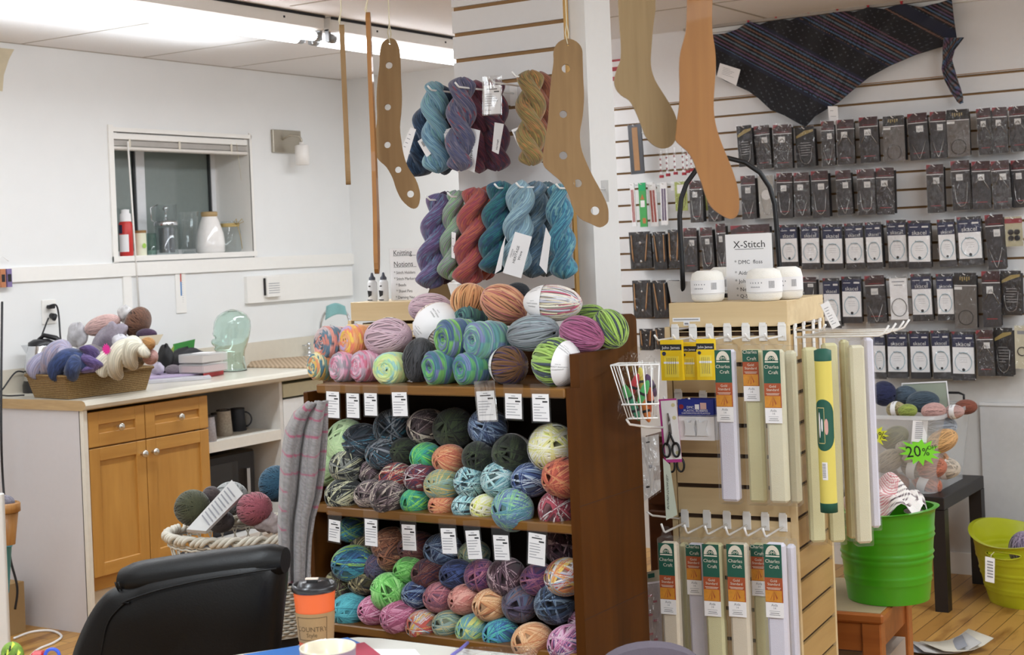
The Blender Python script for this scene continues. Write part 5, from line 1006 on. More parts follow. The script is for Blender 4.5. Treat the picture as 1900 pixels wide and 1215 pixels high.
# slanted tag, sign, thread balls and booklet on top
w_ = at(1541, 585, d=3.65); t = thing('price_tag', 'narrow white tag slanting beyond the tower top corner', 'price tag', w_, rot=(0, math.radians(-24), AL)); mb = MB(M_PAPER, M_GREYINK); mb.box(-.011, .011, -.001, .001, -.032, .034); [mb.box(-.007, .004-.002*(q % 3), -.0014, -.001, .02-.007*q, .0215-.007*q, 1) for q in range(7)]; obj('printed_card', mb, t); mb = MB(M_SLEEVE); mb.box(-.014, .014, -.002, .002, -.035, .038); obj('plastic_sleeve', mb, t)
def topl(u, v, yy): # point on tower top at local depth yy, seen column u
    q = at_plane(u, v, TM @ Vector((0, yy, 0)), TY); return Vector((q.x, q.y, TZ))
c = topl(1391, 500, .12); p = pxm(c); W, H = 88*p, 122*p
def sign(name, c, W, H, rz, title, items, lab, cat='sign', tl=()):
    t = thing(name, lab, cat, c, rz); mb = MB(M_PAPER, M_INK, M_GREYINK); mb.box(-W/2, W/2, -.001, .001, 0, H)
    for tx, sz, x, z, al in tl: mb.text(tx, sz*W, 1, Tr(x*W, -.0014, z*H), al)
    for x0, x1, z in items: mb.box(x0*W, x1*W, -.0014, -.001, z*H, z*H+.0012, 1)
    obj('card', mb, t); mb = MB(M_SLEEVE); mb.box(-W/2-.003, W/2+.003, -.0025, .0025, 0, H+.003); mb.box(-W/2-.003, W/2+.003, -.0025, .05, .0005, .0025); obj('acrylic_holder', mb, t); return t
sign('standing_sign', c, W, H, RZ+.05, '', [(-.3, .32, .765)], 'white standing sign reading X-Stitch on the maple tower', tl=[('X-Stitch', .21, .01, .79, 'C'), ('* DMC  floss', .115, -.32, .545, 'L'), ('* Aida-14', .115, -.32, .38, 'L'), ('* John James', .115, -.32, .255, 'L'), ('* Needles', .115, -.3, .13, 'L'), ('* Q-Snap', .105, -.3, .03, 'L')])
M_THR = mat('#f6f2ea', .9, var=.03, bump=.4, scale=400, sheen=.3, name='ecru_thread')
for (u, v, wpx, hpx, yy, lb) in [(1313, 531, 62, 58, .04, 'white crochet thread ball at left on the maple tower'), (1337, 527, 40, 60, .16, 'white crochet thread ball hidden behind the left one'), (1418, 526, 66, 60, .035, 'white crochet thread ball in front of the X-Stitch sign'), (1461, 521, 56, 60, .10, 'white crochet thread ball at right of the X-Stitch sign')]:
    c = topl(u, v, yy); p = pxm(c); r_, h_ = wpx/2*p, hpx*p
    t = thing('thread_ball', lb, 'thread', c, RZ, group='crochet thread balls on the maple tower'); mb = MB(M_THR); mb.lathe([(r_*.4, 0), (r_*.8, .001), (r_*.96, h_*.1), (r_, h_*.3), (r_, h_*.72), (r_*.9, h_*.92), (r_*.6, h_), (r_*.18, h_*1.0), (r_*.12, h_*.9)], 32); obj('wound_thread', mb, t)
    mb = MB(M_PAPER, M_GREYINK, mat('#c8c0b4', .7, name='wavy_edge_print')); mb.lathe([(r_*1.012, h_*.25), (r_*1.015, h_*.70)], 32, cap=False)
    for q in range(5): cyl(mb, r_*1.02, -.55+q*.17, -.5+q*.17, h_*.55, h_*.59, 1, 2); cyl(mb, r_*1.02, -.5+q*.12, -.44+q*.12, h_*.42, h_*.46, 1, 2)
    for q in range(7): cyl(mb, r_*1.02, .55+q*.05, .575+q*.05, h_*.4, h_*.62, 1, 2)
    cyl(mb, r_*1.019, -2.2, 2.2, h_*.27, h_*.285, 2, 30); obj('label_band', mb, t)
c = at(1290, 560, d=3.85); t = thing('booklet', 'grey white booklet leaning at left end of the tower top', 'booklet', (c.x, c.y, TZ), RZ); mb = MB(mat('#b9b5b2', .8, name='grey_card'), M_PAPER); mb.add([(-.075, .0, .055), (.02, .01, .05), (.02, -.02, 0), (-.058, -.02, 0), (-.075, .002, .055), (.02, .012, .05), (.02, -.018, 0), (-.058, -.018, 0)], [(0, 3, 2, 1), (4, 5, 6, 7), (0, 1, 5, 4), (3, 7, 6, 2), (0, 4, 7, 3)]); obj('cover', mb, t)
# black arch
pts = [(1268, 548), (1266, 500), (1262, 430), (1261, 400), (1264, 368), (1274, 340), (1292, 315), (1318, 298), (1350, 293), (1382, 301), (1410, 320), (1428, 347), (1437, 378), (1440, 410), (1443, 450), (1447, 500), (1448, 548)]
c0 = at(1355, 548, d=3.86); t = thing('metal_arch', 'black metal arch stand rising behind the X-Stitch sign', 'display stand', (c0.x, c0.y, TZ)); mb = MB(mat('#17171a', .4, .3, name='black_metal')); mb.tube([at(u, v, d=3.86)-t.location for u, v in pts], .0065, 10); obj('hoop', mb, t)
mb = MB(MATS['black_metal']); a, b = at(1268, 548, d=3.86)-t.location, at(1448, 548, d=3.86)-t.location; mb.tube([a, b], .006, 8); obj('foot', mb, t)
# yellow needle packets, bobbins, scissors
M_YEL = mat('#ecc81c', .5, var=.02, name='yellow_packet_card')
for k, (u0, u1, v0, v1, off, lb) in enumerate([(1223, 1265, 628, 706, .15, 'yellow John James needle packet, leftmost and nearest'), (1263, 1292, 632, 705, .12, 'yellow John James needle packet, middle one of three'), (1290, 1325, 626, 705, .14, 'yellow John James needle packet beside the white cloth pack')]):
    c = TM @ fp((u0+u1)/2, v0, off); p = pxm(c); W, H = (u1-u0)*p, (v1-v0)*p; t = thing('needle_packet', lb, 'needle packet', c, RZ, group='yellow needle packets on the maple tower')
    mb = MB(M_YEL, M_INK, M_PAPER, M_STEEL); D_ = .014 if k != 1 else .01; mb.box(-W/2, W/2, 0, D_, -H, -.004, 0); mb.box(-W/2, W/2, -.0004, 0, -H*.28, -H*.14, 1); mb.text('John James', W*.19, 2, Tr(0, -.0008, -H*.25)); mb.box(-W*.33, W*.33, -.001, 0, -H*.92, -H*.42, mb.mi(mat('#f0d84c', .3, coat=.5, name='packet_window'))); mb.box(-W*.35, W*.35, -.0016, -.001, -H*.6, -H*.55, 2)
    for q in range(5): mb.box(-W*.2+q*W*.1, -W*.2+q*W*.1+.0007, -.0018, -.001, -H*.85, -H*.46, 3)
    mb.lathe([(W*.1, 0), (W*.1, .0006)], 6, mb.mi(M_NAVY), Tr(-W*.33, -.0002, -H*.36) @ R(PI/2, 'X'), False); obj('card', mb, t)
for k in range(4):
    c = TM @ fp(1290+k*7, 741-k, .11-.012*k); p = pxm(c); W, H = 70*p, 76*p; t = thing('bobbin_packet', f'blue and white packet of plastic floss bobbins, {["front one","second one","third one","backmost one"][k]} of four', 'bobbin packet', c, RZ, group='bobbin packets on the maple tower')
    mb = MB(mat('#20308c', .5, name='royal_blue_card'), M_PAPER, M_REDC, M_GREYINK, mat('#d8b0a8', .6, name='pink_photo_print')); mb.box(-W/2, W/2, 0, .0015, -H*.42, 0, 0); mb.box(-W*.5, W*.5, 0, .0015, -H, -H*.38, 1)
    if k == 0:
        mb.lathe([(.006, 0), (.006, .0005)], 12, 2, Tr(-W*.4, -.0002, -H*.18) @ R(PI/2, 'X'), False); mb.text('PLASTIC BOBBINS', W*.085, 1, Tr(0, -.0006, -H*.30)); mb.text('CARTONCITOS DE PLASTICO', W*.06, 1, Tr(0, -.0006, -H*.355)); mb.box(W*.13, W*.3, -.0006, 0, -H*.24, -H*.08, 4); mb.box(-W*.02, W*.1, -.0006, 0, -H*.24, -H*.12, 1); mb.text('DMC', W*.09, 1, Tr(-W*.15, -.0006, -H*.22))
    obj('card', mb, t)
    if k == 0:
        for s1 in (-1, 1):
            mb = MB(mat('#e8e8ea', .35, name='white_bobbin_plastic')); x = s1*W*.17; w2 = W*.15; mb.prism([(x-w2, -H*.5), (x-w2*.4, -H*.5), (x-w2*.3, -H*.56), (x+w2*.3, -H*.56), (x+w2*.4, -H*.5), (x+w2, -H*.5), (x+w2*.9, -H*.6), (x+w2*.75, -H*.7), (x+w2*.9, -H*.8), (x+w2, -H*.88), (x-w2, -H*.88), (x-w2*.9, -H*.8), (x-w2*.75, -H*.7), (x-w2*.9, -H*.6)], -.006, -.001); obj('bobbin', mb, t)
        mb = MB(M_CLEAR); mb.box(-W*.42, W*.42, -.008, 0, -H*.95, -H*.42, bev=.003); obj('blister', mb, t)
def scissors(c, W, H, lab, card=True):
    t = thing('scissors_packet', lab, 'scissors', c, rot=(0, math.radians(-3), RZ+.1), group='scissors packets on the maple tower'); 
    if card:
        mb = MB(mat('#b8388c', .5, name='magenta_card_edge'), M_PAPER, mat('#d8d0a0', .6, name='floral_print')); mb.box(-W/2, W/2, .0, .002, -H, 0, 0); mb.box(-W*.38, W/2, -.001, 0, -H*.95, -.004, 1); [mb.lathe([(.005, 0), (.005, .0003)], 8, 2, Tr(W*.3, -.0012, -H*z) @ R(PI/2, 'X'), False) for z in (.1, .3, .85)]; obj('card', mb, t)
    mb = MB(M_CHROME); mb.prism([(-.003, -H*.55), (.004, -H*.55), (.001, -H*.22), (-.001, -H*.22)], -.005, -.002); mb.prism([(-.001, -H*.55), (.006, -H*.55), (.004, -H*.25)], -.007, -.005); obj('blades', mb, t)
    for s1 in (-1, 1): mb = MB(M_BLACK, mat('#3c5c9c', .4, name='blue_grip')); mb.tube([(s1*.012+.009*math.cos(a), -.006, -H*.8+.017*math.sin(a)) for a in np.linspace(0, 2*PI, 16)[:-1]], .0028, 6, closed=True); mb.tube([(s1*.010, -.006, -H*.72), (-s1*.001, -.006, -H*.52)], .003, 6); obj('handle', mb, t)
    return t
c = TM @ fp(1238, 740, .12); p = pxm(c); scissors(c, 34*p, 118*p, 'black handled scissors on white and magenta card, front')
c = TM @ fp(1246, 762, .09); scissors(c, 30*p, 126*p, 'second pair of scissors with blue grips peeping out below', False)
# wire basket of floss on the left side
bk = thing('wire_basket', 'small white wire basket hooked at the left of the maple tower', 'basket', at(1183, 779, d=3.40)); o0 = bk.location; mb = MB(M_WIRE); dpt = 3.40
def rect(u0, u1, v, dd): return [at(u0, v+1, d=dpt-dd)-o0, at(u1, v-1, d=dpt-dd)-o0, at(u1, v-4, d=dpt+dd)-o0, at(u0+14, v-3, d=dpt+dd)-o0]
R1, R2, R3 = rect(1133, 1223, 677, .05), rect(1154, 1222, 750, .045), rect(1165, 1220, 776, .04)
for q in (R1, R2, R3): mb.tube([Vector(x) for x in q], .0022, 6, closed=True)
for i in range(4):
    for s_ in np.linspace(0, 1, 7 if i % 2 == 0 else 4)[:-1]:
        a = Vector(R1[i]).lerp(Vector(R1[(i+1) % 4]), s_); b = Vector(R3[i]).lerp(Vector(R3[(i+1) % 4]), s_); mb.tube([a, b], .0014, 5)
for s_ in np.linspace(.2, .8, 4): mb.tube([Vector(R3[0]).lerp(Vector(R3[1]), s_), Vector(R3[3]).lerp(Vector(R3[2]), s_)], .0012, 5)
obj('wire_frame', mb, bk); mb = MB(M_WIRE); mb.tube([at(1163, 778, d=3.37)-o0, at(1168, 787, d=3.38)-o0, at(1200, 792, d=3.46)-o0, at(1232, 793, d=3.7)-o0], .003, 6); obj('support_arm', mb, bk)
FL = ['#3c8c48 bright green', '#b82c34 red', '#d8c84c yellow', '#48a85c leaf green', '#c85c2c orange red', '#48285c violet', '#2c7c5c sea green', '#d87c34 orange']
for k, (u, v) in enumerate([(1166, 735), (1176, 716), (1190, 705), (1194, 728), (1206, 742), (1208, 715), (1178, 758), (1198, 760), ]):
    cl, nm_ = FL[k].split(' ', 1); c = at(u, v, d=3.38+.02*(k % 3)); t = thing('floss_skein', f'{nm_} embroidery floss skein in the white wire basket', 'embroidery floss', c, rot=(rnd(-.3, .3), rnd(-.5, .5), rnd(0, 3)), group='embroidery floss in the wire basket')
    mb = MB(mat(cl, .7, sheen=.4, bump=.6, scale=600)); mb.ellipsoid((0, 0, 0), (.0095, .008, .030)); obj('thread_loops', mb, t); mb = MB(M_INK); mb.lathe([(.0100, -.006), (.0100, .0)], 10, cap=False); obj('paper_band', mb, t)
t = thing('plastic_bag', 'clear crinkled bag standing up in the white wire basket', 'bag', at(1180, 700, d=3.41)); o0 = t.location; mb = MB(M_FILM[1]); mb.grid([[at(1146+12*i, 640+9*abs(i-3)+j*16, d=3.39+.015*math.sin(i*1.7+j))-o0 for i in range(7)] for j in range(8)], smooth=False); obj('film', mb, t)
# papers hanging left of the tower
def flat_sheet(name, quad, d, lab, cat, m=None, marks=(), th=.0015, grp=None, film_=False):
    c = [at(u, v, d=dd) for (u, v), dd in zip(quad, d if isinstance(d, (list, tuple)) else [d]*4)]; o0 = (c[0]+c[2])/2; t = thing(name, lab, cat, o0, group=grp); vs = [x-o0 for x in c]; n = (vs[1]-vs[0]).cross(vs[3]-vs[0]).normalized()*th
    if n.dot(Vector(FWD)) > 0: n = -n
    mb = MB(m or M_PAPER, M_GREYINK, M_INK); mb.add([v for v in vs]+[v-n for v in vs], [(0, 1, 2, 3), (7, 6, 5, 4), (0, 4, 5, 1), (1, 5, 6, 2), (2, 6, 7, 3), (3, 7, 4, 0)])
    xa = (vs[1]-vs[0]); W = xa.length; xa.normalize(); za = (vs[0]-vs[3]); H = za.length; za.normalize(); bl = vs[3]+n*.4; T = Matrix([[xa[i], -n.normalized()[i], za[i], bl[i]] for i in range(3)]+[[0, 0, 0, 1]])
    for mk in marks:
        if mk[0] == 'L': _, x0, x1, z, h_, m_ = mk; mb.box(x0*W, x1*W, -.0006, .0, z*H, z*H+h_*H, mb.mi(m_), T)
        else: _, tx, sz, x, z, rot, m_ = mk; mb.text(tx, sz*W, m_, T @ Tr(x*W, -.0008, z*H) @ R(rot, 'Y'))
    obj('sheet', mb, t)
    if film_: mb = MB(M_FILM[2]); mb.add([v*1.06+n*3 for v in vs]+[v*1.06+n*2 for v in vs], [(0, 1, 2, 3), (7, 6, 5, 4)]); obj('clear_sleeve', mb, t)
    return t
flat_sheet('hanging_paper', [(1188, 812), (1222, 806), (1226, 908), (1195, 930)], 3.66, 'white printed paper hanging below the wire basket', 'paper', mat('#c9c5c3', .8, name='grey_white_paper'), [('L', .3, .5, .9, .02, M_INK), ('L', .35, .55, .5, .05, M_GREYINK), ('L', .15, .35, .2, .03, M_INK), ('L', .6, .95, .3, .22, mat('#a8a09c', .8, name='photo_print'))], film_=True)
flat_sheet('hanging_bag', [(1230, 850), (1243, 862), (1257, 955), (1236, 965)], 3.68, 'pale green bag printed LOOM SET beside the tower edge', 'bag', mat('#b4bcae', .7, name='pale_green_print'), [('T', 'ROUND LOOM SET', .42, .6, .5, -PI/2*.98, M_INK)])
flat_sheet('fabric_pack_flat', [(1187, 1086), (1226, 1080), (1232, 1300), (1192, 1300)], 3.72, 'clear pack of white fabric with pink print at lower left', 'fabric pack', mat('#cfc4c8', .8, name='white_cotton'), [('L', .1+.25*(q % 3), .35+.22*(q % 3), .95-.055*q, .018, mat('#c8788c', .8, name='pink_print')) for q in range(16)], th=.02, film_=True)
flat_sheet('fabric_bolt', [(1226, 1082), (1238, 1078), (1246, 1300), (1234, 1300)], 3.78, 'tan printed fabric roll beside the pink print pack', 'fabric', mat('#b09878', .8, var=.2, scale=70, name='tan_print_cloth'), th=.02)
flat_sheet('small_packet', [(1196, 1062), (1226, 1056), (1228, 1078), (1197, 1082)], 3.75, 'small cream packet with green print above the pink fabric', 'packet', mat('#b8ac94', .7, name='cream_packet'), [('L', .2, .6, .4, .4, M_GRN)])
# chest of drawers behind bookcase and tower
c = at(1190, 700, d=4.0); ch = thing('drawer_chest', 'dark wooden chest of drawers between bookcase and maple tower', 'chest', (c.x+.005, c.y, 0), 0); M_CH = wood('chestnut_drawer', '#5c3218', '#74421f', 'X', 8)
mb = MB(M_CH); mb.box(0, .13, .0, .28, 0, .93); obj('carcass', mb, ch)
for k in range(5): mb = MB(M_CH); mb.box(.006, .124, -.014, -.0, .03+.18*k, .195+.18*k, bev=.004); obj('drawer', mb, ch)

# ================================================================ SECOND TOWER, behind the bookcase, with Knitting Notions
c = at(650, 561, d=4.95); z2 = c.z; t2 = tower((c.x+.42, c.y, 0), 0, .42, .36, z2, z2-.12, 'maple slat tower of knitting notions behind the yarn bookcase')
for k in range(4): 
    t = thing('slat_hook', f'white slat hook, {nth[k]} from left on the knitting notions tower', 'hook', (c.x+.04+.075*k, c.y, z2-.075), group='white slat hooks on the knitting notions tower'); mb = MB(M_WIRE); mb.box(-.0105, .0105, -.004, -.0005, -.034, .008); obj('plate', mb, t); mb = MB(M_WIRE); mb.tube([(0, -.003, -.02), (0, -.1, -.018), (0, -.11, 0)], .0027, 7); obj('prong', mb, t)
q = at(727, 553, y=c.y+.1); p = pxm(q); W, H = 100*p, 95*p
sign('standing_sign', Vector((q.x+W/2, q.y, z2)), W, H, .0, '', [(-.42, .1, .86), (-.42, .1, .64)], 'white standing sign reading Knitting Notions', tl=[('Knitting', .135, -.42, .875, 'L'), ('Notions', .135, -.42, .655, 'L'), ('* Stitch Holders', .075, -.42, .51, 'L'), ('* Stitch Markers', .075, -.42, .39, 'L'), ('* Beads', .075, -.38, .27, 'L'), ('* Shawl Pins', .075, -.38, .15, 'L'), ('* Darning Needles', .075, -.4, .03, 'L')])
for k, u in enumerate((692, 713)):
    q = at(u, 557, y=c.y+.06); t = thing('glue_bottle', ['white squeeze bottle with grey nozzle, left one beside the sign', 'white squeeze bottle with grey nozzle, touching the sign'][k], 'bottle', (q.x, q.y, z2), group='squeeze bottles on the knitting notions tower')
    mb = MB(mat('#e4e4e6', .4, name='bottle_white'), M_CARDB); mb.lathe([(.0145, 0), (.0155, .004), (.0155, .062), (.011, .070), (.0, .070)], 20); mb.add([(-.009, -.0158, .036), (.009, -.0158, .034), (.007, -.0158, .02), (-.006, -.0158, .014)], [(0, 3, 2, 1)], 1); mb.box(-.004, .004, -.016, -.0155, .048, .052, 1); mb.box(-.01, .01, -.016, -.0155, .003, .006, 1); obj('body', mb, t)
    mb = MB(mat('#4c505c', .5, name='grey_nozzle')); mb.lathe([(.011, .0705), (.011, .078), (.006, .083), (.0035, .094), (0, .095)], 14); obj('nozzle', mb, t)
q = at(830, 560, y=c.y+.05); t = thing('cardboard_box', 'small brown open box under the red skein behind the yarn pile', 'box', (q.x-.03, q.y, z2)); mb = MB(mat('#6c5434', .8, name='kraft_brown'), M_PAPER); mb.prism([(-.05, 0), (.05, 0), (.03, .055), (-.025, .06)], 0, .06); mb.prism([(.05, 0), (.085, .0), (.07, .05), (.032, .055)], .0, .05, 1); mb.prism([(-.055, 0), (-.1, .01), (-.06, .06), (-.028, .06)], .0, .05, 1); obj('body', mb, t)

# ================================================================ RIGHT BACK: side table, clear bin, tubs, stool
M_LACK = mat('#1d1818', .45, var=.1, name='black_brown_laminate')
ta = at(1760, 1137, z=0); tx, ty = ta.x, ta.y
tb = thing('side_table', 'black square side table against the back wall', 'table', (tx-.55, ty, 0)); Wt = .55
mb = MB(M_LACK); mb.box(0, Wt, 0, .55, .385, .435, bev=.003); obj('table_top', mb, tb)
for x in (0, Wt-.05):
    for y in (0, .5): mb = MB(M_LACK, M_STK); mb.box(x, x+.05, y, y+.05, 0, .385); obj('leg', mb, tb)
bz = .436; f0 = at(1762, 905, z=bz)
binx1 = tx-.02; bin_ = thing('storage_bin', 'large clear plastic bin of discounted yarn on the black table', 'bin', (binx1-.50, ty+.015, bz)); M_BIN = clear('milky_clear_bin', .08, .12, haze=.28, wrinkle=0)
Hb = .30; BW, BDp = .50, .50
def wallq(mb, a, b, c, d, th, m=0):
    a, b, c, d = map(Vector, (a, b, c, d)); n = (b-a).cross(d-a).normalized()*th; mb.add([a, b, c, d, a+n, b+n, c+n, d+n], [(3, 2, 1, 0), (4, 5, 6, 7), (0, 1, 5, 4), (1, 2, 6, 5), (2, 3, 7, 6), (3, 0, 4, 7)], m)
mb = MB(M_BIN); i_ = .035; B0, B1 = [(i_, i_), (BW-i_, i_), (BW-i_, BDp-i_), (i_, BDp-i_)], [(0, 0), (BW, 0), (BW, BDp), (0, BDp)]
def rr_(P, r, n=5):
    out = []; cx = [(P[0][0]+r, P[0][1]+r, PI), (P[1][0]-r, P[1][1]+r, 1.5*PI), (P[2][0]-r, P[2][1]-r, 0), (P[3][0]+r, P[3][1]-r, .5*PI)]
    for x, y, a0 in cx: out += [(x+r*math.cos(a0+PI/2*k/n), y+r*math.sin(a0+PI/2*k/n)) for k in range(n+1)]
    return out
P0, P1 = rr_(B0, .04), rr_(B1, .05); mb.grid([[(x, y, 0) for x, y in P0], [(x, y, .02) for x, y in P0], [(x, y, Hb) for x, y in P1]], closed_u=True); mb.add([(x, y, 0) for x, y in P0], [tuple(range(len(P0)))]); obj('body', mb, bin_)
mb = MB(clear('milky_rim', .1, .15, haze=.45)); P2 = rr_([(-.012, -.012), (BW+.012, -.012), (BW+.012, BDp+.012), (-.012, BDp+.012)], .06); mb.grid([[(x, y, Hb) for x, y in P1], [(x, y, Hb+.004) for x, y in P2], [(x, y, Hb-.012) for x, y in P2]], closed_u=True); obj('rim', mb, bin_)
mb = MB(M_BLACK); mb.tube([(BW*.62, BDp+.01, Hb), (BW*.62, BDp+.012, Hb+.03), (BW*.66, BDp+.012, Hb+.038), (BW*.88, BDp+.012, Hb+.038), (BW*.92, BDp+.012, Hb+.03), (BW*.92, BDp+.01, Hb)], .005, 8); obj('handle', mb, bin_)
bl = Vector(bin_.location)
YB_ = [('#8c4428', 1792, 755, .38, 44, 24, 'rust brown yarn ball at back right in the clear bin'), ('#46586a', 1680, 735, .33, 44, 34, 'slate blue yarn ball at back left in the clear bin'), ('#3f5262', 1712, 745, .28, 60, 34, 'dark slate blue yarn ball in middle of the clear bin'), ('#b0a070', 1663, 760, .1, 38, 26, 'khaki yarn ball at front left of the clear bin'), ('#98a838', 1684, 762, .06, 36, 22, 'olive green yarn ball at front of the clear bin'), ('#c89890', 1732, 762, .06, 44, 26, 'dusty pink yarn ball at front of the clear bin'), ('#c49a92', 1770, 764, .12, 40, 22, 'second dusty pink yarn ball with white band in the clear bin'), ('#1a2250', 1640, 730, .3, 46, 40, 'navy blue yarn ball at left edge of the clear bin')]
for k, (cl, u, v, dy_, w1, h1, lb) in enumerate(YB_):
    q = at(u, v, y=bl.y+dy_); p = pxm(q); b_ = np.array(C(cl)[:3]); o = yarn_ball('yarn_ball', w1/2*p, h1/2*p*1.15, [b_, b_*.85, b_*1.15], 'fuzz', 300+k); o.location = q; aim(o, (1, .2*((k % 3)-1), .1)); tag(o, lb, 'yarn', 'yarn balls on top in the clear bin')
    if 'white band' in lb or 'front left' in lb: band(o, h1/2*p*1.15, w1/2*p, -w1*.1*p, w1*.15*p, [('SOFT', .01, 0, a) for a in (0, 2, 4)])
INN = [('#b8a88c', 1650, 855), ('#c8bca4', 1690, 840), ('#8c8c58', 1660, 812), ('#d89c6c', 1735, 850), ('#e0a860', 1748, 818), ('#c86c44', 1720, 895), ('#d07850', 1660, 900), ('#c8a4a0', 1640, 880), ('#c8704c', 1728, 868), ('#9c8c7c', 1700, 870), ('#a8b0bc', 1745, 792), ('#d8c8b4', 1752, 868)]
for k, (cl, u, v) in enumerate(INN):
    q = at(u, v, y=bl.y+.10+.02*(k % 4)); p = pxm(q); b_ = np.array(C(cl)[:3]); o = yarn_ball('yarn_ball', .062, .042, [b_, b_*.88, b_*1.1], 'fuzz', 320+k, n=40); o.location = q; aim(o, (1, .3*math.sin(k*2), .6*math.cos(k*3)))
    tag(o, f'{["sand","pale cream","moss green","apricot","amber","terracotta","coral orange","faded pink","burnt coral","taupe","pale blue grey","ivory"][k]} yarn ball seen through the milky bin side', 'yarn', 'yarn balls seen through the bin'); 
    if k % 2: band(o, .042, .062, -.02, .015)
# lid standing behind, price card, starbursts
t = thing('bin_lid', 'white edged translucent lid standing up inside the bin', 'lid', at(1715, 760, y=bl.y+.36)); o0 = t.location; mb = MB(mat('#9fa898', .5, name='grey_green_lid')); q = [at(u, v, y=bl.y+.36)-o0 for u, v in ((1674, 712), (1756, 708), (1762, 765), (1674, 765))]; wallq(mb, *[tuple(x) for x in q], .004); obj('panel', mb, t); mb = MB(M_PAPER); mb.tube([q[3], q[0], q[1], q[2]], .004, 6); obj('rim', mb, t)
flat_sheet('price_card', [(1694, 780), (1722, 781), (1719, 821), (1691, 819)], depth(at(1706, 800, y=bl.y-.004)), 'white price card fixed on the clear bin front', 'price tag', None, [('L', .2, .7, .88-.09*q, .03, M_GREYINK) for q in range(9)])
def star(u, v, rx_, rz_, y, m, lab, txt, seed, clip=None):
    c = at(u, v, y=y); p = pxm(c); g = random.Random(seed); n = 13; out = []
    for i in range(2*n): a = PI*i/n; k = (1 if i % 2 == 0 else .62)*g.uniform(.92, 1.06); out.append((rx_*p*k*math.cos(a), rz_*p*k*math.sin(a)))
    t = thing('starburst_sign', lab, 'sign', c, -.0); mb = MB(m, M_INK); tri = tessellate_polygon([[Vector((x, z, 0)) for x, z in out]]); n2 = len(out)
    mb.add([(x, 0, z) for x, z in out]+[(x, .0015, z) for x, z in out], [tuple(q) for q in tri]+[tuple(i_+n2 for i_ in q)[::-1] for q in tri]+[(i, (i+1) % n2, n2+(i+1) % n2, n2+i) for i in range(n2)])
    for tx, s, x, z, rot in txt: mb.text(tx, s*rx_*p, 1, Tr(x*rx_*p, -.001, z*rz_*p) @ R(rot, 'Y'))
    obj('card', mb, t)
star(1707, 838, 41, 26, bl.y-.010, mat('#8cf03c', .6, var=.01, name='neon_green_card'), 'neon green starburst sign reading 20% OFF', [('20', .72, -.28, -.38, -.12), ('%', .5, .28, -.25, -.12), ('OFF', .26, .58, .22, -.2)], 3)
star(1622, 808, 28, 20, bl.y-.012, mat('#e8ee38', .6, var=.01, name='neon_yellow_card'), 'neon yellow starburst sign half hidden by the cloth packs', [('20%', .7, .2, -.35, -.1)], 5)

def tub(name, c, r0, r1, H, col, lab, oval=1.0, rise=0, rz=0, handles=((0,),)):
    """ribbed plastic tub with handle slots under a flared rim"""
    t = thing(name, lab, 'tub', c, rz); m = mat(col, .32, var=.03, coat=.2, name=f'tub_{col}'); mb = MB(m); N, K = 96, 44; P = []
    for inner in (0, 1):
        rows_ = []
        for k in range(K+1):
            s_ = k/K; rib = sum(.004*math.exp(-((s_-z)/.012)**2) for z in (.22, .28, .46, .52, .70, .76)); row = []
            for i in range(N):
                a = 2*PI*i/N; lift = rise*abs(math.cos(a))**2*s_**3; r_ = r0+(r1-r0)*s_**.9+rib-(.004 if inner else 0)+(.012*max(0, (s_-.965)/.035) if not inner else 0); row.append((r_*math.cos(a)*oval, r_*math.sin(a), H*s_+lift+.0))
            rows_.append(row)
        P.append(rows_)
    def keep(k, i):
        s_ = (k+.5)/K; a = (i+.5)/N*2*PI
        for h in handles:
            d_ = (a-h[0]+PI) % (2*PI)-PI
            if (d_/.33)**2+((s_-.87)/.052)**2 < 1: return False
        return True
    for inner in (0, 1):
        rows_ = P[inner]; vs = [p for r_ in rows_ for p in r_]; fs = [(k*N+i, k*N+(i+1) % N, (k+1)*N+(i+1) % N, (k+1)*N+i) for k in range(K) for i in range(N) if keep(k, i)]
        if inner: fs = [f[::-1] for f in fs]
        mb.add(vs, fs, 0, None, True)
    mb.grid([P[0][-1], P[1][-1]], closed_u=True); mb.add(P[0][0], [tuple(range(N))[::-1]]); mb.add([(x*.99, y*.99, z+.006) for x, y, z in P[1][0]], [tuple(range(N))])
    obj('shell', mb, t)
    for h in handles:
        mb = MB(m); mb.tube([((r1*.985+.002)*math.cos(h[0]+.34*math.cos(q))*oval, (r1*.985+.002)*math.sin(h[0]+.34*math.cos(q)), H*(.87+.056*math.sin(q))+rise*abs(math.cos(h[0]+.34*math.cos(q)))**2*.66) for q in np.linspace(0, 2*PI, 28)[:-1]], .003, 6, closed=True); obj('handle_rim', mb, t)
    return t
# stool
M_ST = wood('orange_stained_pine', '#8c4a1c', '#a8622c', 'X', 8, .4); sc0 = at(1638, 1141, d=4.15); sz = sc0.z
stl = thing('wooden_stool', 'orange brown wooden stool carrying the green tub', 'stool', (sc0.x, sc0.y, 0), RZ); SW, SD = .34, .42
mb = MB(M_ST, mat('#a08c6c', .6, name='worn_seat')); mb.box(-SW, 0, 0, SD, sz-.028, sz, 0, bev=.006); mb.box(-SW+.01, -.01, .012, SD-.01, sz, sz+.001, 1); obj('seat', mb, stl)
for x in (-SW+.01, -.065):
    for y in (.01, SD-.065): mb = MB(M_ST); mb.box(x, x+.055, y, y+.055, 0, sz-.028, bev=.004); obj('leg', mb, stl)
mb = MB(M_ST); mb.box(-SW+.06, -.06, .02, .035, sz-.11, sz-.03); mb.box(-.035, -.02, .06, SD-.06, sz-.11, sz-.03); obj('apron', mb, stl)
tc_ = at(1632, 1112, d=4.28); tubc = Vector((tc_.x, tc_.y+.08, sz+.002)); p = pxm(tubc)
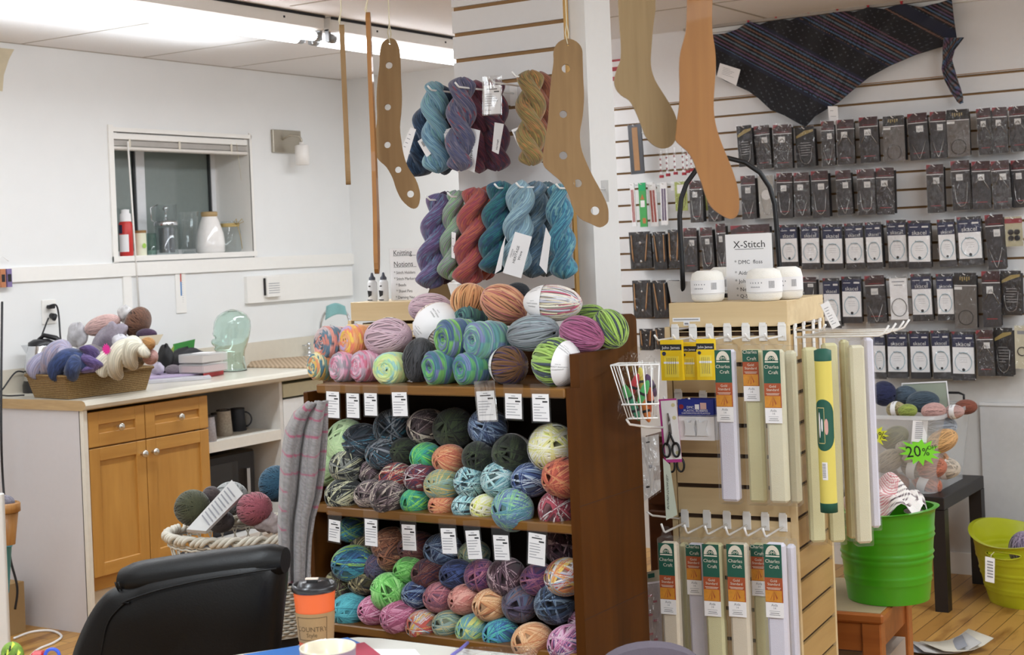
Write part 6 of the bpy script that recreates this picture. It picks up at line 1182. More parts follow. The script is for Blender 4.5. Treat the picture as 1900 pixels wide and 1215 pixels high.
tub('plastic_tub', tubc, 74*p, 90*p, 166*p, '#459f18', 'bright green ribbed plastic tub on the orange stool', rz=0, handles=((-1.95,), (1.2,)), rise=.008)
# striped knitting in it
kn = thing('striped_knitting', 'red, pink and black striped knitted socks heaped in the green tub', 'knitting', (tubc.x, tubc.y, sz+172*p-.03)); mb = MB(vcol('knit_stripes', bump=.5, scale=500)); cl = []; rows = []; KC = [C(x)[:3] for x in ('#c85a60', '#e8d8d4', '#d88c90', '#efe6e0', '#4c2430', '#e4d4cc')]
for i in range(70):
    r_ = []
    for j in range(60):
        q_ = (i/69)*.118; x, y = q_*math.cos(j/59*2*PI), q_*math.sin(j/59*2*PI); rr2 = math.hypot(x, y)/.125; h_ = .085*math.sqrt(max(0, 1-min(1, rr2)**2))*(1+.3*math.sin(x*40+1)*math.cos(y*33))+.018*math.sin(y*70+x*20); r_.append((x, y, h_)); ph = (h_*1.2+y*.4+x*.15+.02*math.sin(x*60))*180; k = int(ph) % 4; cl.append(tuple(KC[k % 4 if x < .045 else (4 if k == 0 else 3)])+(1,))
    rows.append(r_)
mb.grid(rows); mb.col = cl; obj('folded_socks', mb, kn)
# orange tub behind
q = at(1700, 1075, z=0); tub('plastic_tub', at(1692, 1062, z=0), .09, .12, .26, '#d88a1c', 'orange plastic tub on the floor behind the stool', handles=())
# lime tub on the floor
q = at(1912, 1120, z=0); p = pxm(q); lt = tub('plastic_tub', (q.x, q.y+.06, 0), 80*p, 108*p, 116*p, '#b9bc22', 'yellow green oval tub on the floor at right edge', oval=1.0, rise=.05, rz=-.35, handles=((-1.5,), (1.65,)))
o = yarn_ball('yarn_ball', .07, .06, [np.array(C(x)[:3]) for x in ('#8c7894', '#a894ac', '#5c4c64')], 'fuzz', 44); o.location = (q.x-.02, q.y+.03, .2); tag(o, 'lilac grey yarn ball inside the yellow green tub', 'yarn')
flat_sheet('hanging_tag', [(1828, 1032), (1846, 1036), (1845, 1082), (1828, 1078)], depth(q)-.33*.9, 'white barcode tags tied on the yellow green tub', 'tag', None, [('L', .2, .8, .8-.12*k, .05, M_GREYINK) for k in range(6)])
# under and beside the stool
q = at(1600, 1212, d=4.35); t = thing('cardboard_box', 'grey brown carton under the orange stool', 'box', (stl.location.x-.17, stl.location.y+.12, 0), RZ); mb = MB(mat('#a8988a', .8, name='grey_carton')); mb.box(-.1, .14, 0, .2, 0, .24); obj('carton', mb, t)
q = at(1735, 1205, z=0); t = thing('brochures', 'fanned grey brochures lying on the floor by the stool', 'brochures', (q.x, q.y, 0), .4)
for k in range(3): mb = MB(mat(['#8c8c92', '#b8b4b0', '#c8c0b0'][k], .5)); mb.grid([[(x+.03*k, y-.02*k, .004+.006*k+.03*(x/.1)**2*(1 if x > 0 else .4)) for x in np.linspace(-.1, .1, 6)] for y in (-.07, .07)]); o = obj('leaflet', mb, t, rot=(0, 0, .25*k)); md = o.modifiers.new('thickness', 'SOLIDIFY'); md.thickness = .002
t = thing('sign_board', 'red and white notice partly hidden behind pillar and pine blocker', 'sign', at(1142, 130, y=YB-.03)); mb = MB(M_RED, M_PAPER); mb.box(-.03, .03, 0, .004, -.05, .05); mb.box(-.02, .03, -.001, 0, .015, .04, 1); mb.box(-.02, .03, -.001, 0, -.03, -.005, 1); obj('panel', mb, t)
# hook that carries the yellow roll, and the string that ties the tags to the tub
a = at(1478, 612, d=3.66); b = at(1526, 612, d=3.5); t = thing('slat_hook', 'long white wire hook carrying the yellow cloth roll', 'hook', a, group='white slat hooks on the maple tower'); mb = MB(M_WIRE); mb.tube([(0, 0, 0), tuple(b-a), tuple((b-a)*1.12+Vector((0, 0, .012)))], .0027, 8); obj('prong', mb, t)
tg_ = bpy.data.objects['hanging_tag']; mb = MB(M_STR); e_ = Vector(lt.location)+Vector((0, 0, .20)); d_ = (e_-tg_.location); d_.z = 0; d_.normalize(); mb.tube([(0, 0, .02), tuple(d_*.02+Vector((0, 0, .05))), tuple(d_*.05+Vector((0, 0, .055)))], .0012, 6); obj('string', mb, tg_)
# ================================================================ WINDOW: blinds, things on the sill
bl_ = thing('window_blind', 'white horizontal blind raised to the top of the window', 'blind', (XW, wy0, wz1)); WW = wy1-wy0
mb = MB(M_TRIM, M_INK); mb.box(-.055, -.003, .003, WW-.003, -.034, -.003, bev=.003); mb.box(-.004, -.0025, .03, WW-.03, -.006, -.0045, 1); obj('headrail', mb, bl_)
mb = MB(mat('#dcd6cf', .5, name='blind_slat')); [mb.box(-.053, -.006, .006, WW-.006, -.040-.0028*k, -.0385-.0028*k) for k in range(9)]; mb.box(-.054, -.002, .004, WW-.004, -.082, -.066, bev=.004); obj('slats', mb, bl_)
mb = MB(mat('#d8d0c0', .6, name='blind_tape')); [mb.box(-.003, -.001, q, q+.012, -.07, -.03) for q in (.1, .42, .78)]; obj('ladder_tape', mb, bl_)
mb = MB(M_TRIM); a, b = at(237, 262, x=XW+.01)-bl_.location, at(258, 570, x=XW+.015)-bl_.location; mb.tube([a, b], .0045, 8); obj('wand', mb, bl_)
mb = MB(M_STR); a, b = at(439, 266, x=XW-.003)-bl_.location, at(448, 335, x=XW-.003)-bl_.location; mb.tube([a, b], .001, 5); obj('pull_cord', mb, bl_)
def on_sill(u, xx): q = at(u, 465, x=xx); return Vector((xx, q.y, wz0))
M_GLS = clear('clear_glassware', .05, .03, tint=(.9, .93, .93, 1), haze=.04); M_GLG = clear('pale_green_glass', .05, .03, tint=(.78, .9, .86, 1), haze=.03)
def pw(u0, u1, xx): q = on_sill((u0+u1)/2, xx); return q, (u1-u0)/2*pxm(q)/.84*.88
q, r_ = pw(223, 247, XW-.07); t = thing('squeeze_bottle', 'red, white and blue bottle with white cap at left of window sill', 'bottle', q); k = pxm(q)
mb = MB(mat('#c8302c', .4, name='bottle_red'), M_NAVY, M_PAPER); mb.lathe([(r_*.9, 0), (r_, .004), (r_, 60*k), (r_*.8, 64*k)], 20); cyl(mb, r_*1.01, -.6, 1.2, .02, 40*k, 2); cyl(mb, r_*1.015, -.6, .3, 42*k, 58*k, 1); obj('body', mb, t); mb = MB(M_PAPER); mb.lathe([(r_*.85, 64*k), (r_*.8, 78*k), (r_*.6, 80*k), (r_*.62, 86*k), (0, 87*k)], 18); obj('cap', mb, t)
q, r_ = pw(250, 272, XW-.06); t = thing('candle_jar', 'pale jar with wooden lid and green apple picture on the window sill', 'jar', q); mb = MB(mat('#dcdcc4', .3, name='pale_jar'), mat('#a0c858', .5, name='apple_green_print')); mb.lathe([(r_, 0), (r_, 42*k)], 20); mb.lathe([(.012, 0), (.012, .0008)], 14, 1, Tr(r_+.0005, -.004, 18*k) @ R(PI/2, 'Y')); obj('body', mb, t); mb = MB(mat('#8c6838', .6, name='wooden_lid')); mb.lathe([(r_*1.02, 42*k), (r_*1.02, 47*k)], 20); obj('lid', mb, t)
q, r_ = pw(272, 290, XW-.13); t = thing('drinking_glass', 'greenish drinking glass behind the candle jar on the sill', 'glass', q); mb = MB(M_GLG); mb.lathe([(r_, 0), (r_*1.05, 42*k), (r_*.95, 42*k), (r_*.9, .005), (0, .005)], 20); obj('glass_body', mb, t)
q, r_ = pw(290, 330, XW-.10); t = thing('coffee_press', 'tall clear glass coffee press with chrome lid on window sill', 'coffee press', q); mb = MB(M_GLS); mb.lathe([(r_, 0), (r_, 96*k), (r_*.96, 96*k), (r_*.95, .006), (0, .006)], 28); obj('glass_body', mb, t)
mb = MB(M_CHROME); mb.lathe([(r_*1.04, 56*k), (r_*1.06, 60*k), (r_*1.0, 64*k), (r_*.5, 66*k), (r_*.1, 67*k), (r_*.1, 84*k), (r_*.3, 86*k), (r_*.25, 92*k), (0, 94*k)], 28); mb.tube([(0, r_*-.9, 60*k), (0, -r_*1.7, 66*k), (0, -r_*1.8, 90*k), (0, -r_*.9, 96*k)], .0025, 6); obj('lid', mb, t); mb = MB(mat('#8c8c94', .2, .9, name='press_steel')); mb.lathe([(r_*.7, .01), (r_*.7, 52*k)], 18); obj('inner_cylinder', mb, t)
q, r_ = pw(334, 368, XW-.10); t = thing('cut_glass_vase', 'flared cut glass vase in middle of window sill', 'vase', q); mb = MB(M_GLS); n_ = 24; mb.grid([[((r_*(.7+.35*s_)+(.0025 if i % 2 else 0))*math.cos(2*PI*i/n_), (r_*(.7+.35*s_)+(.0025 if i % 2 else 0))*math.sin(2*PI*i/n_), s_*82*k) for i in range(n_)] for s_ in np.linspace(0, 1, 8)], smooth=False, closed_u=True); mb.lathe([(r_*.7, 0), (r_*.5, .012), (0, .012)], 20); obj('glass_body', mb, t)
q, r_ = pw(365, 417, XW-.09); t = thing('ceramic_vase', 'glossy white tapered vase with tan rim on window sill', 'vase', q); mb = MB(mat('#ebe7e4', .12, coat=.8, name='glazed_white')); mb.lathe([(r_*.85, 0), (r_*.98, .006), (r_, 18*k), (r_*.93, 38*k), (r_*.66, 62*k), (r_*.52, 72*k)], 36); obj('body', mb, t); mb = MB(mat('#b09468', .6, name='tan_rim')); mb.lathe([(r_*.52, 72*k), (r_*.56, 75*k), (r_*.56, 81*k), (r_*.46, 82*k), (r_*.44, 74*k)], 30); obj('rim', mb, t)
q, r_ = pw(410, 447, XW-.07); t = thing('glass_jar', 'clear glass jar with twine bow at right of window sill', 'jar', q); mb = MB(M_GLS); mb.lathe([(r_*.8, 0), (r_, .006), (r_, 40*k), (r_*.85, 52*k), (r_*.85, 62*k)], 28); obj('glass_body', mb, t)
mb = MB(mat('#b49c64', .8, name='twine')); mb.lathe([(r_*.88, 51*k), (r_*.93, 54*k), (r_*.9, 58*k)], 20, cap=False); [mb.tube([(r_*.9, 0, 55*k), (r_+.012, s_*.02, 66*k), (r_+.008, s_*.035, 60*k), (r_*.9, 0, 55*k)], .002, 5) for s_ in (-1, 1)]; mb.tube([(r_*.9, .003, 55*k), (r_+.004, .014, 30*k), (r_+.006, .02, 6*k)], .0018, 5); obj('twine_bow', mb, t)

# ---------------------------------------------------------------- wall fittings
q = at(530, 264, x=XW); t = thing('wall_sconce', 'nickel wall sconce with white cylinder glass shade', 'wall lamp', q); k = pxm(q)/.62
M_NIC = mat('#b4ad9f', .3, .85, name='satin_nickel'); w2 = (at(557, 264, x=XW).y-at(503, 264, x=XW).y)/2; h2 = 20*pxm(q)
mb = MB(M_NIC); mb.box(0, .018, -w2, w2*.9, -h2, h2*1.1, bev=.002); obj('wall_plate', mb, t); mb = MB(M_NIC); yy_ = w2*.1; mb.tube([(.018, -w2*.4, h2*.2), (.05, -w2*.2, h2*.6), (.09, yy_*.5, h2*.45), (.10, yy_*.9, h2*.1), (.10, yy_*.95, -h2*.25)], .006, 8); obj('arm', mb, t)
mb = MB(mat('#ece8e4', .35, name='opal_glass')); mb.lathe([(.030, -.12), (.037, -.118), (.037, -.02), (.030, -.016), (.012, -.012), (.012, 0)], 28, T=Tr(.10, yy_*.9, -.006)); obj('lamp_shade', mb, t)
def wall_box(name, u0, u1, v0, v1, th, lab, cat, m=M_TRIM, extra=None, par='cover'):
    um, vm = (u0+u1)/2, (v0+v1)/2; c = at(um, vm, x=XW); y0, y1 = at(u0, vm, x=XW).y-c.y, at(u1, vm, x=XW).y-c.y; z0, z1 = at(um, v1, x=XW).z-c.z, at(um, v0, x=XW).z-c.z
    t = thing(name, lab, cat, c); mb = MB(m); mb.box(0, th, y0, y1, z0, z1, bev=.002)
    if extra: extra(mb, y0, y1, z0, z1, th)
    obj(par, mb, t); return t, y0, y1, z0, z1
def th_(mb, y0, y1, z0, z1, th):
    yc = (y0+y1)/2; a = mb.mi(mat('#b04438', .5, name='red_scale')); b = mb.mi(mat('#4c80b8', .5, name='blue_scale')); g = mb.mi(M_GREYINK)
    mb.box(th, th+.001, yc-.004, yc+.004, z0+(z1-z0)*.72, z0+(z1-z0)*.92, a); mb.box(th, th+.001, yc-.004, yc+.004, z0+(z1-z0)*.4, z0+(z1-z0)*.72, b)
    for q in range(14): mb.box(th, th+.001, yc+.006, yc+.014, z0+(z1-z0)*(.25+.05*q), z0+(z1-z0)*(.25+.05*q)+.001, g)
wall_box('thermometer', 325, 344, 500, 581, .006, 'long narrow wall thermometer with red and blue scale', 'thermometer', extra=th_)
wall_box('thermostat', 484, 509, 512, 551, .045, 'small white thermostat on the board below the rail', 'thermostat', extra=lambda mb, y0, y1, z0, z1, th: [mb.box(th, th+.001, y0+.01, y1-.01, z0+.02+.012*q, z0+.023+.012*q, mb.mi(M_GREYINK)) for q in range(5)] and mb.box(th-.03, th-.01, y0-.004, y0, z0+.01, z1-.01, mb.mi(M_CARDB)))
ot, y0, y1, z0, z1 = wall_box('wall_outlet', 77, 103, 556, 601, .006, 'white wall outlet with two black plugs in it', 'outlet')
M_CORD = mat('#1a1a1e', .5, name='black_cord'); mb = MB(M_CORD); mb.box(.006, .035, -.018, .012, .014, .030, bev=.004); obj('plug', mb, ot); mb = MB(M_CORD); mb.tube([(.006, .01, -.018), (.03, .005, -.02), (.038, -.004, -.035)], [.013, .014, .008], 10); obj('plug', mb, ot)
t = thing('hanging_packet_rack', 'small packets hanging at the left edge of photo', 'packet', at(6, 505, x=XW+.02)); k = pxm(t.location); mb = MB(M_WIRE); mb.tube([(0, -.04, 24*k), (0, 0, 30*k), (0, .03, 20*k)], .0015, 5); obj('wire_hanger', mb, t)
for s_, cl in ((-.02, '#b87850'), (.012, '#7c6c98')): mb = MB(mat(cl, .6), M_CARDB); mb.box(0, .01, s_, s_+.024, -28*k, 6*k); mb.box(.01, .011, s_+.003, s_+.02, -18*k, -4*k, 1); obj('packet', mb, t)

# ---------------------------------------------------------------- kettle
q = at(66, 728, z=ZT); q = Vector((q.x, q.y+.04, ZT)); k = pxm(q); t = thing('electric_kettle', 'stainless steel electric kettle with black handle behind the basket', 'kettle', q)
mb = MB(M_CHROME); mb.lathe([(33*k, 22*k), (33*k, 30*k), (30*k, 60*k), (24*k, 84*k), (23*k, 86*k)], 36); mb.add([(-24*k*.6-.0, -24*k, 70*k), (-24*k*1.1, -18*k*1.4, 84*k), (-12*k, -24*k, 86*k), (-8*k, -24*k, 70*k)], [(0, 1, 2, 3)]) if 0 else None; obj('body', mb, t)
mb = MB(M_CHROME); sd = -Vector(RGT); mb.add([tuple(sd*24*k+Vector((0, 0, 68*k))+Vector(FWD)*-8*k), tuple(sd*24*k+Vector((0, 0, 68*k))+Vector(FWD)*8*k), tuple(sd*38*k+Vector((0, 0, 87*k))), tuple(sd*20*k+Vector((0, 0, 88*k))+Vector(FWD)*10*k), tuple(sd*20*k+Vector((0, 0, 88*k))-Vector(FWD)*10*k)], [(0, 2, 1), (0, 4, 2), (1, 2, 3), (2, 4, 3)]); obj('spout', mb, t)
mb = MB(M_BLACK); mb.lathe([(24*k, 86*k), (23*k, 92*k), (14*k, 97*k), (0, 98*k)], 28); obj('lid', mb, t); mb = MB(M_BLACK); r3 = Vector(RGT); mb.tube([r3*-5*k+Vector((0, 0, 96*k)), r3*6*k+Vector((0, 0, 104*k)), r3*28*k+Vector((0, 0, 98*k)), r3*42*k+Vector((0, 0, 86*k)), r3*42*k+Vector((0, 0, 60*k)), r3*34*k+Vector((0, 0, 40*k))], [.007, .010, .011, .010, .009, .007], 10); obj('handle', mb, t)
mb = MB(M_BLACK); mb.lathe([(36*k, 0), (36*k, 14*k), (33*k, 22*k)], 30); obj('power_base', mb, t)
def cord(name, pts, r, lab, m=M_CORD, cat='cord'):
    P = [Vector(p) for p in pts]; o0 = P[0].copy(); sm = []
    for i in range(len(P)-1):
        p0, p1, p2, p3 = P[max(0, i-1)], P[i], P[i+1], P[min(len(P)-1, i+2)]
        for s_ in np.linspace(0, 1, 8, endpoint=False): sm.append(.5*((2*p1)+(-p0+p2)*s_+(2*p0-5*p1+4*p2-p3)*s_*s_+(-p0+3*p1-3*p2+p3)*s_**3)-o0)
    sm.append(P[-1]-o0); mb = MB(m); mb.tube(sm, r, 8); return tag(obj(name, mb, loc=o0), lab, cat)
cord('power_cord', [at(90, 590, x=XW+.04), at(84, 605, x=XW+.06), at(72, 640, x=XW+.05), at(60, 690, x=XW+.04), at(30, 690, x=XW+.04), at(2, 725, x=XW+.06), Vector(at(-14, 728, z=ZT+.006)), Vector(at(10, 734, z=ZT+.006)), Vector(at(45, 733, z=ZT+.006))], .0035, 'black cord running from lower plug down behind the kettle')
cord('power_cord', [at(92, 567, x=XW+.035), at(104, 566, x=XW+.06), at(109, 585, x=XW+.06), at(112, 625, x=XW+.08), at(116, 650, x=XW+.09), at(118, 700, x=XW+.09)], .004, 'black cord looping from upper plug down into the basket area')

# ---------------------------------------------------------------- wicker tray basket with yarn
A_, B_, C_ = at(64, 737, z=ZT+.001), at(127, 741, z=ZT+.001), at(271, 723, z=ZT+.001); D_ = A_+(C_-B_); h_b = .092; wb = thing('wicker_basket', 'brown woven seagrass tray basket heaped with yarn on the worktop', 'basket', B_)
m, nt, b = _new('woven_seagrass'); b.inputs['Roughness'].default_value = .8; tc = nt.nodes.new('ShaderNodeTexCoord'); wv = nt.nodes.new('ShaderNodeTexWave'); wv.bands_direction = 'Z'; wv.inputs['Scale'].default_value = 42; wv.inputs['Distortion'].default_value = 3; wv.inputs['Detail Scale'].default_value = 6
rp = nt.nodes.new('ShaderNodeValToRGB'); rp.color_ramp.elements[0].color = C('#705128'); rp.color_ramp.elements[1].color = C('#a88a58'); bp = nt.nodes.new('ShaderNodeBump'); bp.inputs['Strength'].default_value = .8; bp.inputs['Distance'].default_value = .004
nt.links.new(tc.outputs['Object'], wv.inputs[0]); nt.links.new(wv.outputs['Fac'], rp.inputs[0]); nt.links.new(rp.outputs[0], b.inputs['Base Color']); nt.links.new(wv.outputs['Fac'], bp.inputs['Height']); nt.links.new(bp.outputs[0], b.inputs['Normal'])
ctr = (A_+C_)/2; flare = 1.14; base = [p-B_ for p in (B_, C_, D_, A_)]; topc = [(ctr+(p-ctr)*flare)-B_+Vector((0, 0, h_b)) for p in (B_, C_, D_, A_)]
mb = MB(m); mb.add(base+topc, [(0, 1, 5, 4), (1, 2, 6, 5), (2, 3, 7, 6), (3, 0, 4, 7), (3, 2, 1, 0)]); inn = [p*.96+(ctr-B_)*.04+Vector((0, 0, .004)) for p in base]; int_ = [p*.965+(ctr-B_+Vector((0, 0, h_b)))*.035 for p in topc]; mb.add(inn+int_, [(4, 5, 1, 0), (5, 6, 2, 1), (6, 7, 3, 2), (7, 4, 0, 3), (0, 1, 2, 3)]); obj('body', mb, wb)
mb = MB(m); mb.tube(topc, .007, 8, closed=True); obj('rim', mb, wb)
bz2 = ZT+h_b; ybk = B_.y+.1
def pk(u, v, y): return at(u, v, y=y)
GBK = 'yarn in the seagrass basket on the worktop'
def lump(name, u, v, wpx, hpx, y, cols, lab, cat, group=None, tilt=0, ml=None, amp=.18, seed=0, parent=None, dpt_=.6):
    c = at(u, v, y=y) if y > 0 else at(u, v, x=y); k = pxm(c)
    if cat in ('yarn', 'yarn skein') and ml:
        b_ = np.array(ml.node_tree.nodes['Mix'].inputs[7].default_value[:3]); o = yarn_ball(name, wpx/2*k, hpx/2*k*1.05, [b_*.62, b_, b_*.8, b_*1.1], 'fuzz', int(u*v) % 9999, n=70, hw=.045); o.location = c; aim(o, (math.cos(tilt), .15, -math.sin(tilt))); return tag(o, lab, cat, group)
    g = np.random.RandomState(seed+int(u)); ph = g.rand(6)*6; a, b_ = wpx/2*k, hpx/2*k; P = []
    for i in range(17):
        th = PI*i/16; row = []
        for j in range(28):
            fi = 2*PI*j/28; n_ = 1+amp*(math.sin(3*fi+ph[0]+2*th)*math.sin(2*th+ph[1])+.6*math.sin(5*fi+ph[2])*math.sin(4*th+ph[3])); row.append((a*math.sin(th)*math.cos(fi)*n_, dpt_*(a+b_)/2*math.sin(th)*math.sin(fi)*n_, b_*math.cos(th)*n_))
        P.append(row)
    mb = MB(ml); mb.grid(P[::-1], closed_u=True); o = obj(name, mb, loc=c, rot=(0, tilt, 0)); return tag(o, lab, cat, group)
M_LILAC = mat('#a09ab8', .85, var=.15, bump=.6, scale=300, name='lilac_yarn')
y0_ = B_.y+.04
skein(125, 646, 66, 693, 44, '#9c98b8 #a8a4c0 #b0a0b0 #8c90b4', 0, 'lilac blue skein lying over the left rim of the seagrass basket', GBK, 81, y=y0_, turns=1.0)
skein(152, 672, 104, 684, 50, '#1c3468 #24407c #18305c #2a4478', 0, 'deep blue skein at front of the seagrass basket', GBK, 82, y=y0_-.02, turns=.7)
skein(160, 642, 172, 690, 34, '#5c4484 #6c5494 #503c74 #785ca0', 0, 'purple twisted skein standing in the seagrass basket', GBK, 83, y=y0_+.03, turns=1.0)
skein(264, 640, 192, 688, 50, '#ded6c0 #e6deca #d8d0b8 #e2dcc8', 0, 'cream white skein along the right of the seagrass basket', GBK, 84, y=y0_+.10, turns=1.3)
lump('yarn_skein', 274, 638, 30, 24, y0_+.15, None, 'ochre yellow skein end on top of the cream skein', 'yarn skein', GBK, ml=mat('#a8742c', .85, var=.15, bump=.6, scale=300))
lump('yarn_skein', 279, 662, 28, 28, y0_+.17, None, 'dusty pink skein end at right corner of the seagrass basket', 'yarn skein', GBK, ml=mat('#b88880', .85, var=.15, bump=.6, scale=300))
lump('fluffy_yarn', 190, 603, 80, 34, y0_+.22, None, 'pale pink fluffy yarn in a clear bag, back of basket heap', 'yarn', GBK, tilt=-.25, ml=mat('#c09a94', .95, var=.25, bump=1, scale=160, sheen=.6))
lump('yarn_bag', 205, 628, 100, 46, y0_+.15, None, 'grey mauve mesh bag of yarn in middle of basket heap', 'bag', GBK, tilt=-.45, ml=mat('#8c8490', .5, var=.3, bump=.9, scale=90, coat=.2), dpt_=.5)
lump('boucle_yarn', 256, 598, 40, 56, y0_+.24, None, 'dark brown boucle yarn at upper right of basket heap', 'yarn', GBK, tilt=.35, ml=mat('#5a3722', .95, var=.4, bump=1, scale=150))
lump('purple_yarn', 272, 620, 44, 20, y0_+.22, None, 'dark purple yarn below the brown boucle yarn', 'yarn', GBK, ml=mat('#3c2440', .9, var=.3, bump=1, scale=150))
lump('plastic_bag', 145, 622, 50, 44, y0_+.2, None, 'clear bag of white yarn behind the deep blue skein', 'bag', GBK, ml=mat('#b4b2b6', .35, var=.3, bump=.7, scale=60, coat=.4), dpt_=.5)
lump('plastic_bag', 233, 582, 34, 30, y0_+.26, None, 'small silvery bag at top of the basket heap', 'bag', GBK, ml=mat('#c4c2c2', .25, var=.3, bump=.7, scale=60, coat=.5))
lump('white_cloth', 222, 632, 40, 22, y0_+.12, None, 'white cloth tuck beside the magenta label in the basket', 'cloth', None, ml=mat('#c8c6cc', .8, var=.1))
lump('grey_wrap', 170, 660, 90, 40, y0_+.12, None, 'grey brown wrapped yarn filling middle of the basket', 'yarn', GBK, ml=mat('#7c7474', .8, var=.3, bump=.8, scale=80), dpt_=.5)
lump('filling_yarn', 230, 668, 90, 40, y0_+.16, None, 'taupe yarn underneath the cream white skein', 'yarn', GBK, ml=mat('#7c6e58', .8, var=.3, bump=.8, scale=80), dpt_=.5)
star(197, 648, 13, 11, y0_+.03, mat('#e8309c', .6, name='magenta_card'), 'magenta starburst label in the seagrass basket', [], 9)
flat_sheet('paper_slip', [(258, 624), (303, 620), (292, 640), (262, 642)], depth(pk(280, 630, y0_+.2)), 'cream paper slip sticking out right of the basket heap', 'paper', mat('#cfc4ac', .8, name='cream_slip'))

# ---------------------------------------------------------------- papers, boxes, bag, glass head, mat, sink
def flat_on(u0, v0, u1, v1, u2, v2, u3, v3, z, th, m, name, lab, cat, extra=()):
    P = [at(u, v, z=z) for u, v in ((u0, v0), (u1, v1), (u2, v2), (u3, v3))]; o0 = sum(P, Vector())/4; L = [p-o0 for p in P]; t = thing(name, lab, cat, Vector((o0.x, o0.y, z))); mb = MB(m); L2 = [p+Vector((0, 0, th)) for p in L]; mb.add(L+L2, [(0, 1, 2, 3), (7, 6, 5, 4), (0, 4, 5, 1), (1, 5, 6, 2), (2, 6, 7, 3), (3, 7, 4, 0)]); obj('sheets', mb, t); return t
flat_on(276, 712, 392, 703, 372, 690, 282, 697, ZT+.001, .012, mat('#c4c2c8', .6, var=.08, name='grey_paper_stack'), 'paper_stack', 'pile of grey white papers right of the seagrass basket', 'papers')
flat_on(276, 704, 385, 694, 366, 684, 284, 690, ZT+.014, .008, mat('#b8a8c4', .7, name='lavender_paper'), 'paper_stack', 'lavender sheets on top of the grey white papers', 'papers')
flat_on(378, 702, 415, 694, 408, 685, 366, 690, ZT+.001, .022, mat('#b42c30', .5, name='red_folder'), 'red_folder', 'red folder under the clear boxes beside the glass head', 'folder')
for k_, (zz, lb) in enumerate(((ZT+.024, 'lower clear plastic box of pink papers by the glass head'), (ZT+.068, 'upper clear plastic box with white note on its lid'))):
    q = at(372, 692-18*k_ if 0 else 690, z=ZT+.024); t = thing('plastic_box', lb, 'box', (q.x, q.y+.02, zz), .1); mb = MB(clear('frosted_box', .05, .2, haze=.35)); mb.box(-.07, .07, -.09, .09, 0, .040, bev=.004); obj('body', mb, t)
    mb = MB(mat(['#c89c98', '#c8b8ac'][k_], .7)); mb.box(-.062, .062, -.08, .08, .003, .03); obj('contents', mb, t)
    if k_: mb = MB(M_PAPER); mb.box(-.03, .05, -.05, .03, .041, .043, T=R(.2, 'Z')); obj('note', mb, t)
q = at(345, 668, z=ZT); lump('black_bag', 352, 668, 96, 44, XW+.16, None, 'black fabric bag lying behind the clear boxes', 'bag', None, ml=mat('#28282c', .6, var=.2, bump=.4), amp=.1)
lump('black_pouch', 308, 666, 34, 52, XW+.2, None, 'small black pouch right beside the seagrass basket', 'bag', None, ml=mat('#141416', .6, bump=.4), amp=.12)
flat_sheet('green_folder', [(314, 640), (362, 629), (358, 662), (318, 668)], depth(at(340, 650, x=XW+.04)), 'bright green folder standing behind the black bag', 'folder', mat('#3c8c3c', .5, name='green_folder'), [('L', .3, .7, .3, .35, M_CARDB)])
flat_sheet('yellow_green_leaflet', [(312, 655), (323, 640), (320, 678), (306, 682)], depth(at(315, 665, x=XW+.12)), 'narrow yellow green leaflet leaning by the black pouch', 'leaflet', mat('#98a848', .6))
lump('grey_yarn', 322, 686, 36, 18, XW+.28, None, 'grey brown yarn lying between papers and clear boxes', 'yarn', None, ml=mat('#8c8088', .9, bump=.8, scale=150)); lump('tissue', 293, 684, 30, 22, XW+.25, None, 'pale lilac tissue at the right foot of the basket', 'tissue', None, ml=mat('#b8b0c0', .8))
# glass head
q = at(434, 688, z=ZT); k = pxm(q); hd = thing('glass_mannequin', 'pale green hollow glass display head facing left', 'display head', (q.x, q.y, ZT), 0)
M_HEAD = mat('#e6f4ef', .03, var=.0, trans=1, name='green_display_glass'); N = 40; rows = []
# profile as a stack of ovals: (z, centre shift towards face, half depth, half width)
HP = [(0, .0, 23, 22), (6, .0, 22, 20), (16, -1, 19, 17), (26, -1, 18, 17), (34, 2, 22, 18), (40, 5, 26, 20), (46, 4, 28, 22), (52, 3, 29, 23), (60, 2, 31, 25), (68, 1, 32, 26), (80, 0, 33, 27), (92, -1, 32, 26), (102, -1, 26, 22), (109, -1, 16, 14), (112.5, -1, 3, 3)]
fd = -Vector(RGT); sd_ = Vector(FWD)
def hp(z):
    zs_ = [h[0] for h in HP]; return [np.interp(z, zs_, [h[i] for h in HP]) for i in (1, 2, 3)]
for z in np.linspace(0, 112.5, 46):
    sh, a_, b_ = hp(z); row = []
    for i in range(N):
        t_ = 2*PI*i/N; c1, s1 = math.cos(t_), math.sin(t_); r1 = a_*c1; face = max(0, c1)**14
        bump = face*(6*math.exp(-((z-56)/5)**2)*1.0+3*math.exp(-((z-51)/2.5)**2)+2.4*math.exp(-((z-42)/2.5)**2)+2*math.exp(-((z-36)/3)**2)+2*math.exp(-((z-70)/4)**2)-3*math.exp(-((z-63)/3)**2)-2*math.exp(-((z-46)/1.8)**2))
        eye = -2.2*math.exp(-((z-63)/3)**2)*math.exp(-((abs(s1)-.38)/.16)**2)*(c1 > 0); ear = 2.2*math.exp(-((z-58)/6)**2)*math.exp(-(c1/.14)**2)
        p = fd*(sh+r1+bump+eye)*k+sd_*(b_+ear)*s1*k; row.append((p.x, p.y, z*k))
    rows.append(row)
mb = MB(M_HEAD); mb.grid(rows, closed_u=True); mb.add(rows[-1], [tuple(range(N))]); o = obj('glass_shell', mb, hd); md = o.modifiers.new('thickness', 'SOLIDIFY'); md.thickness = .0045; md.offset = -1
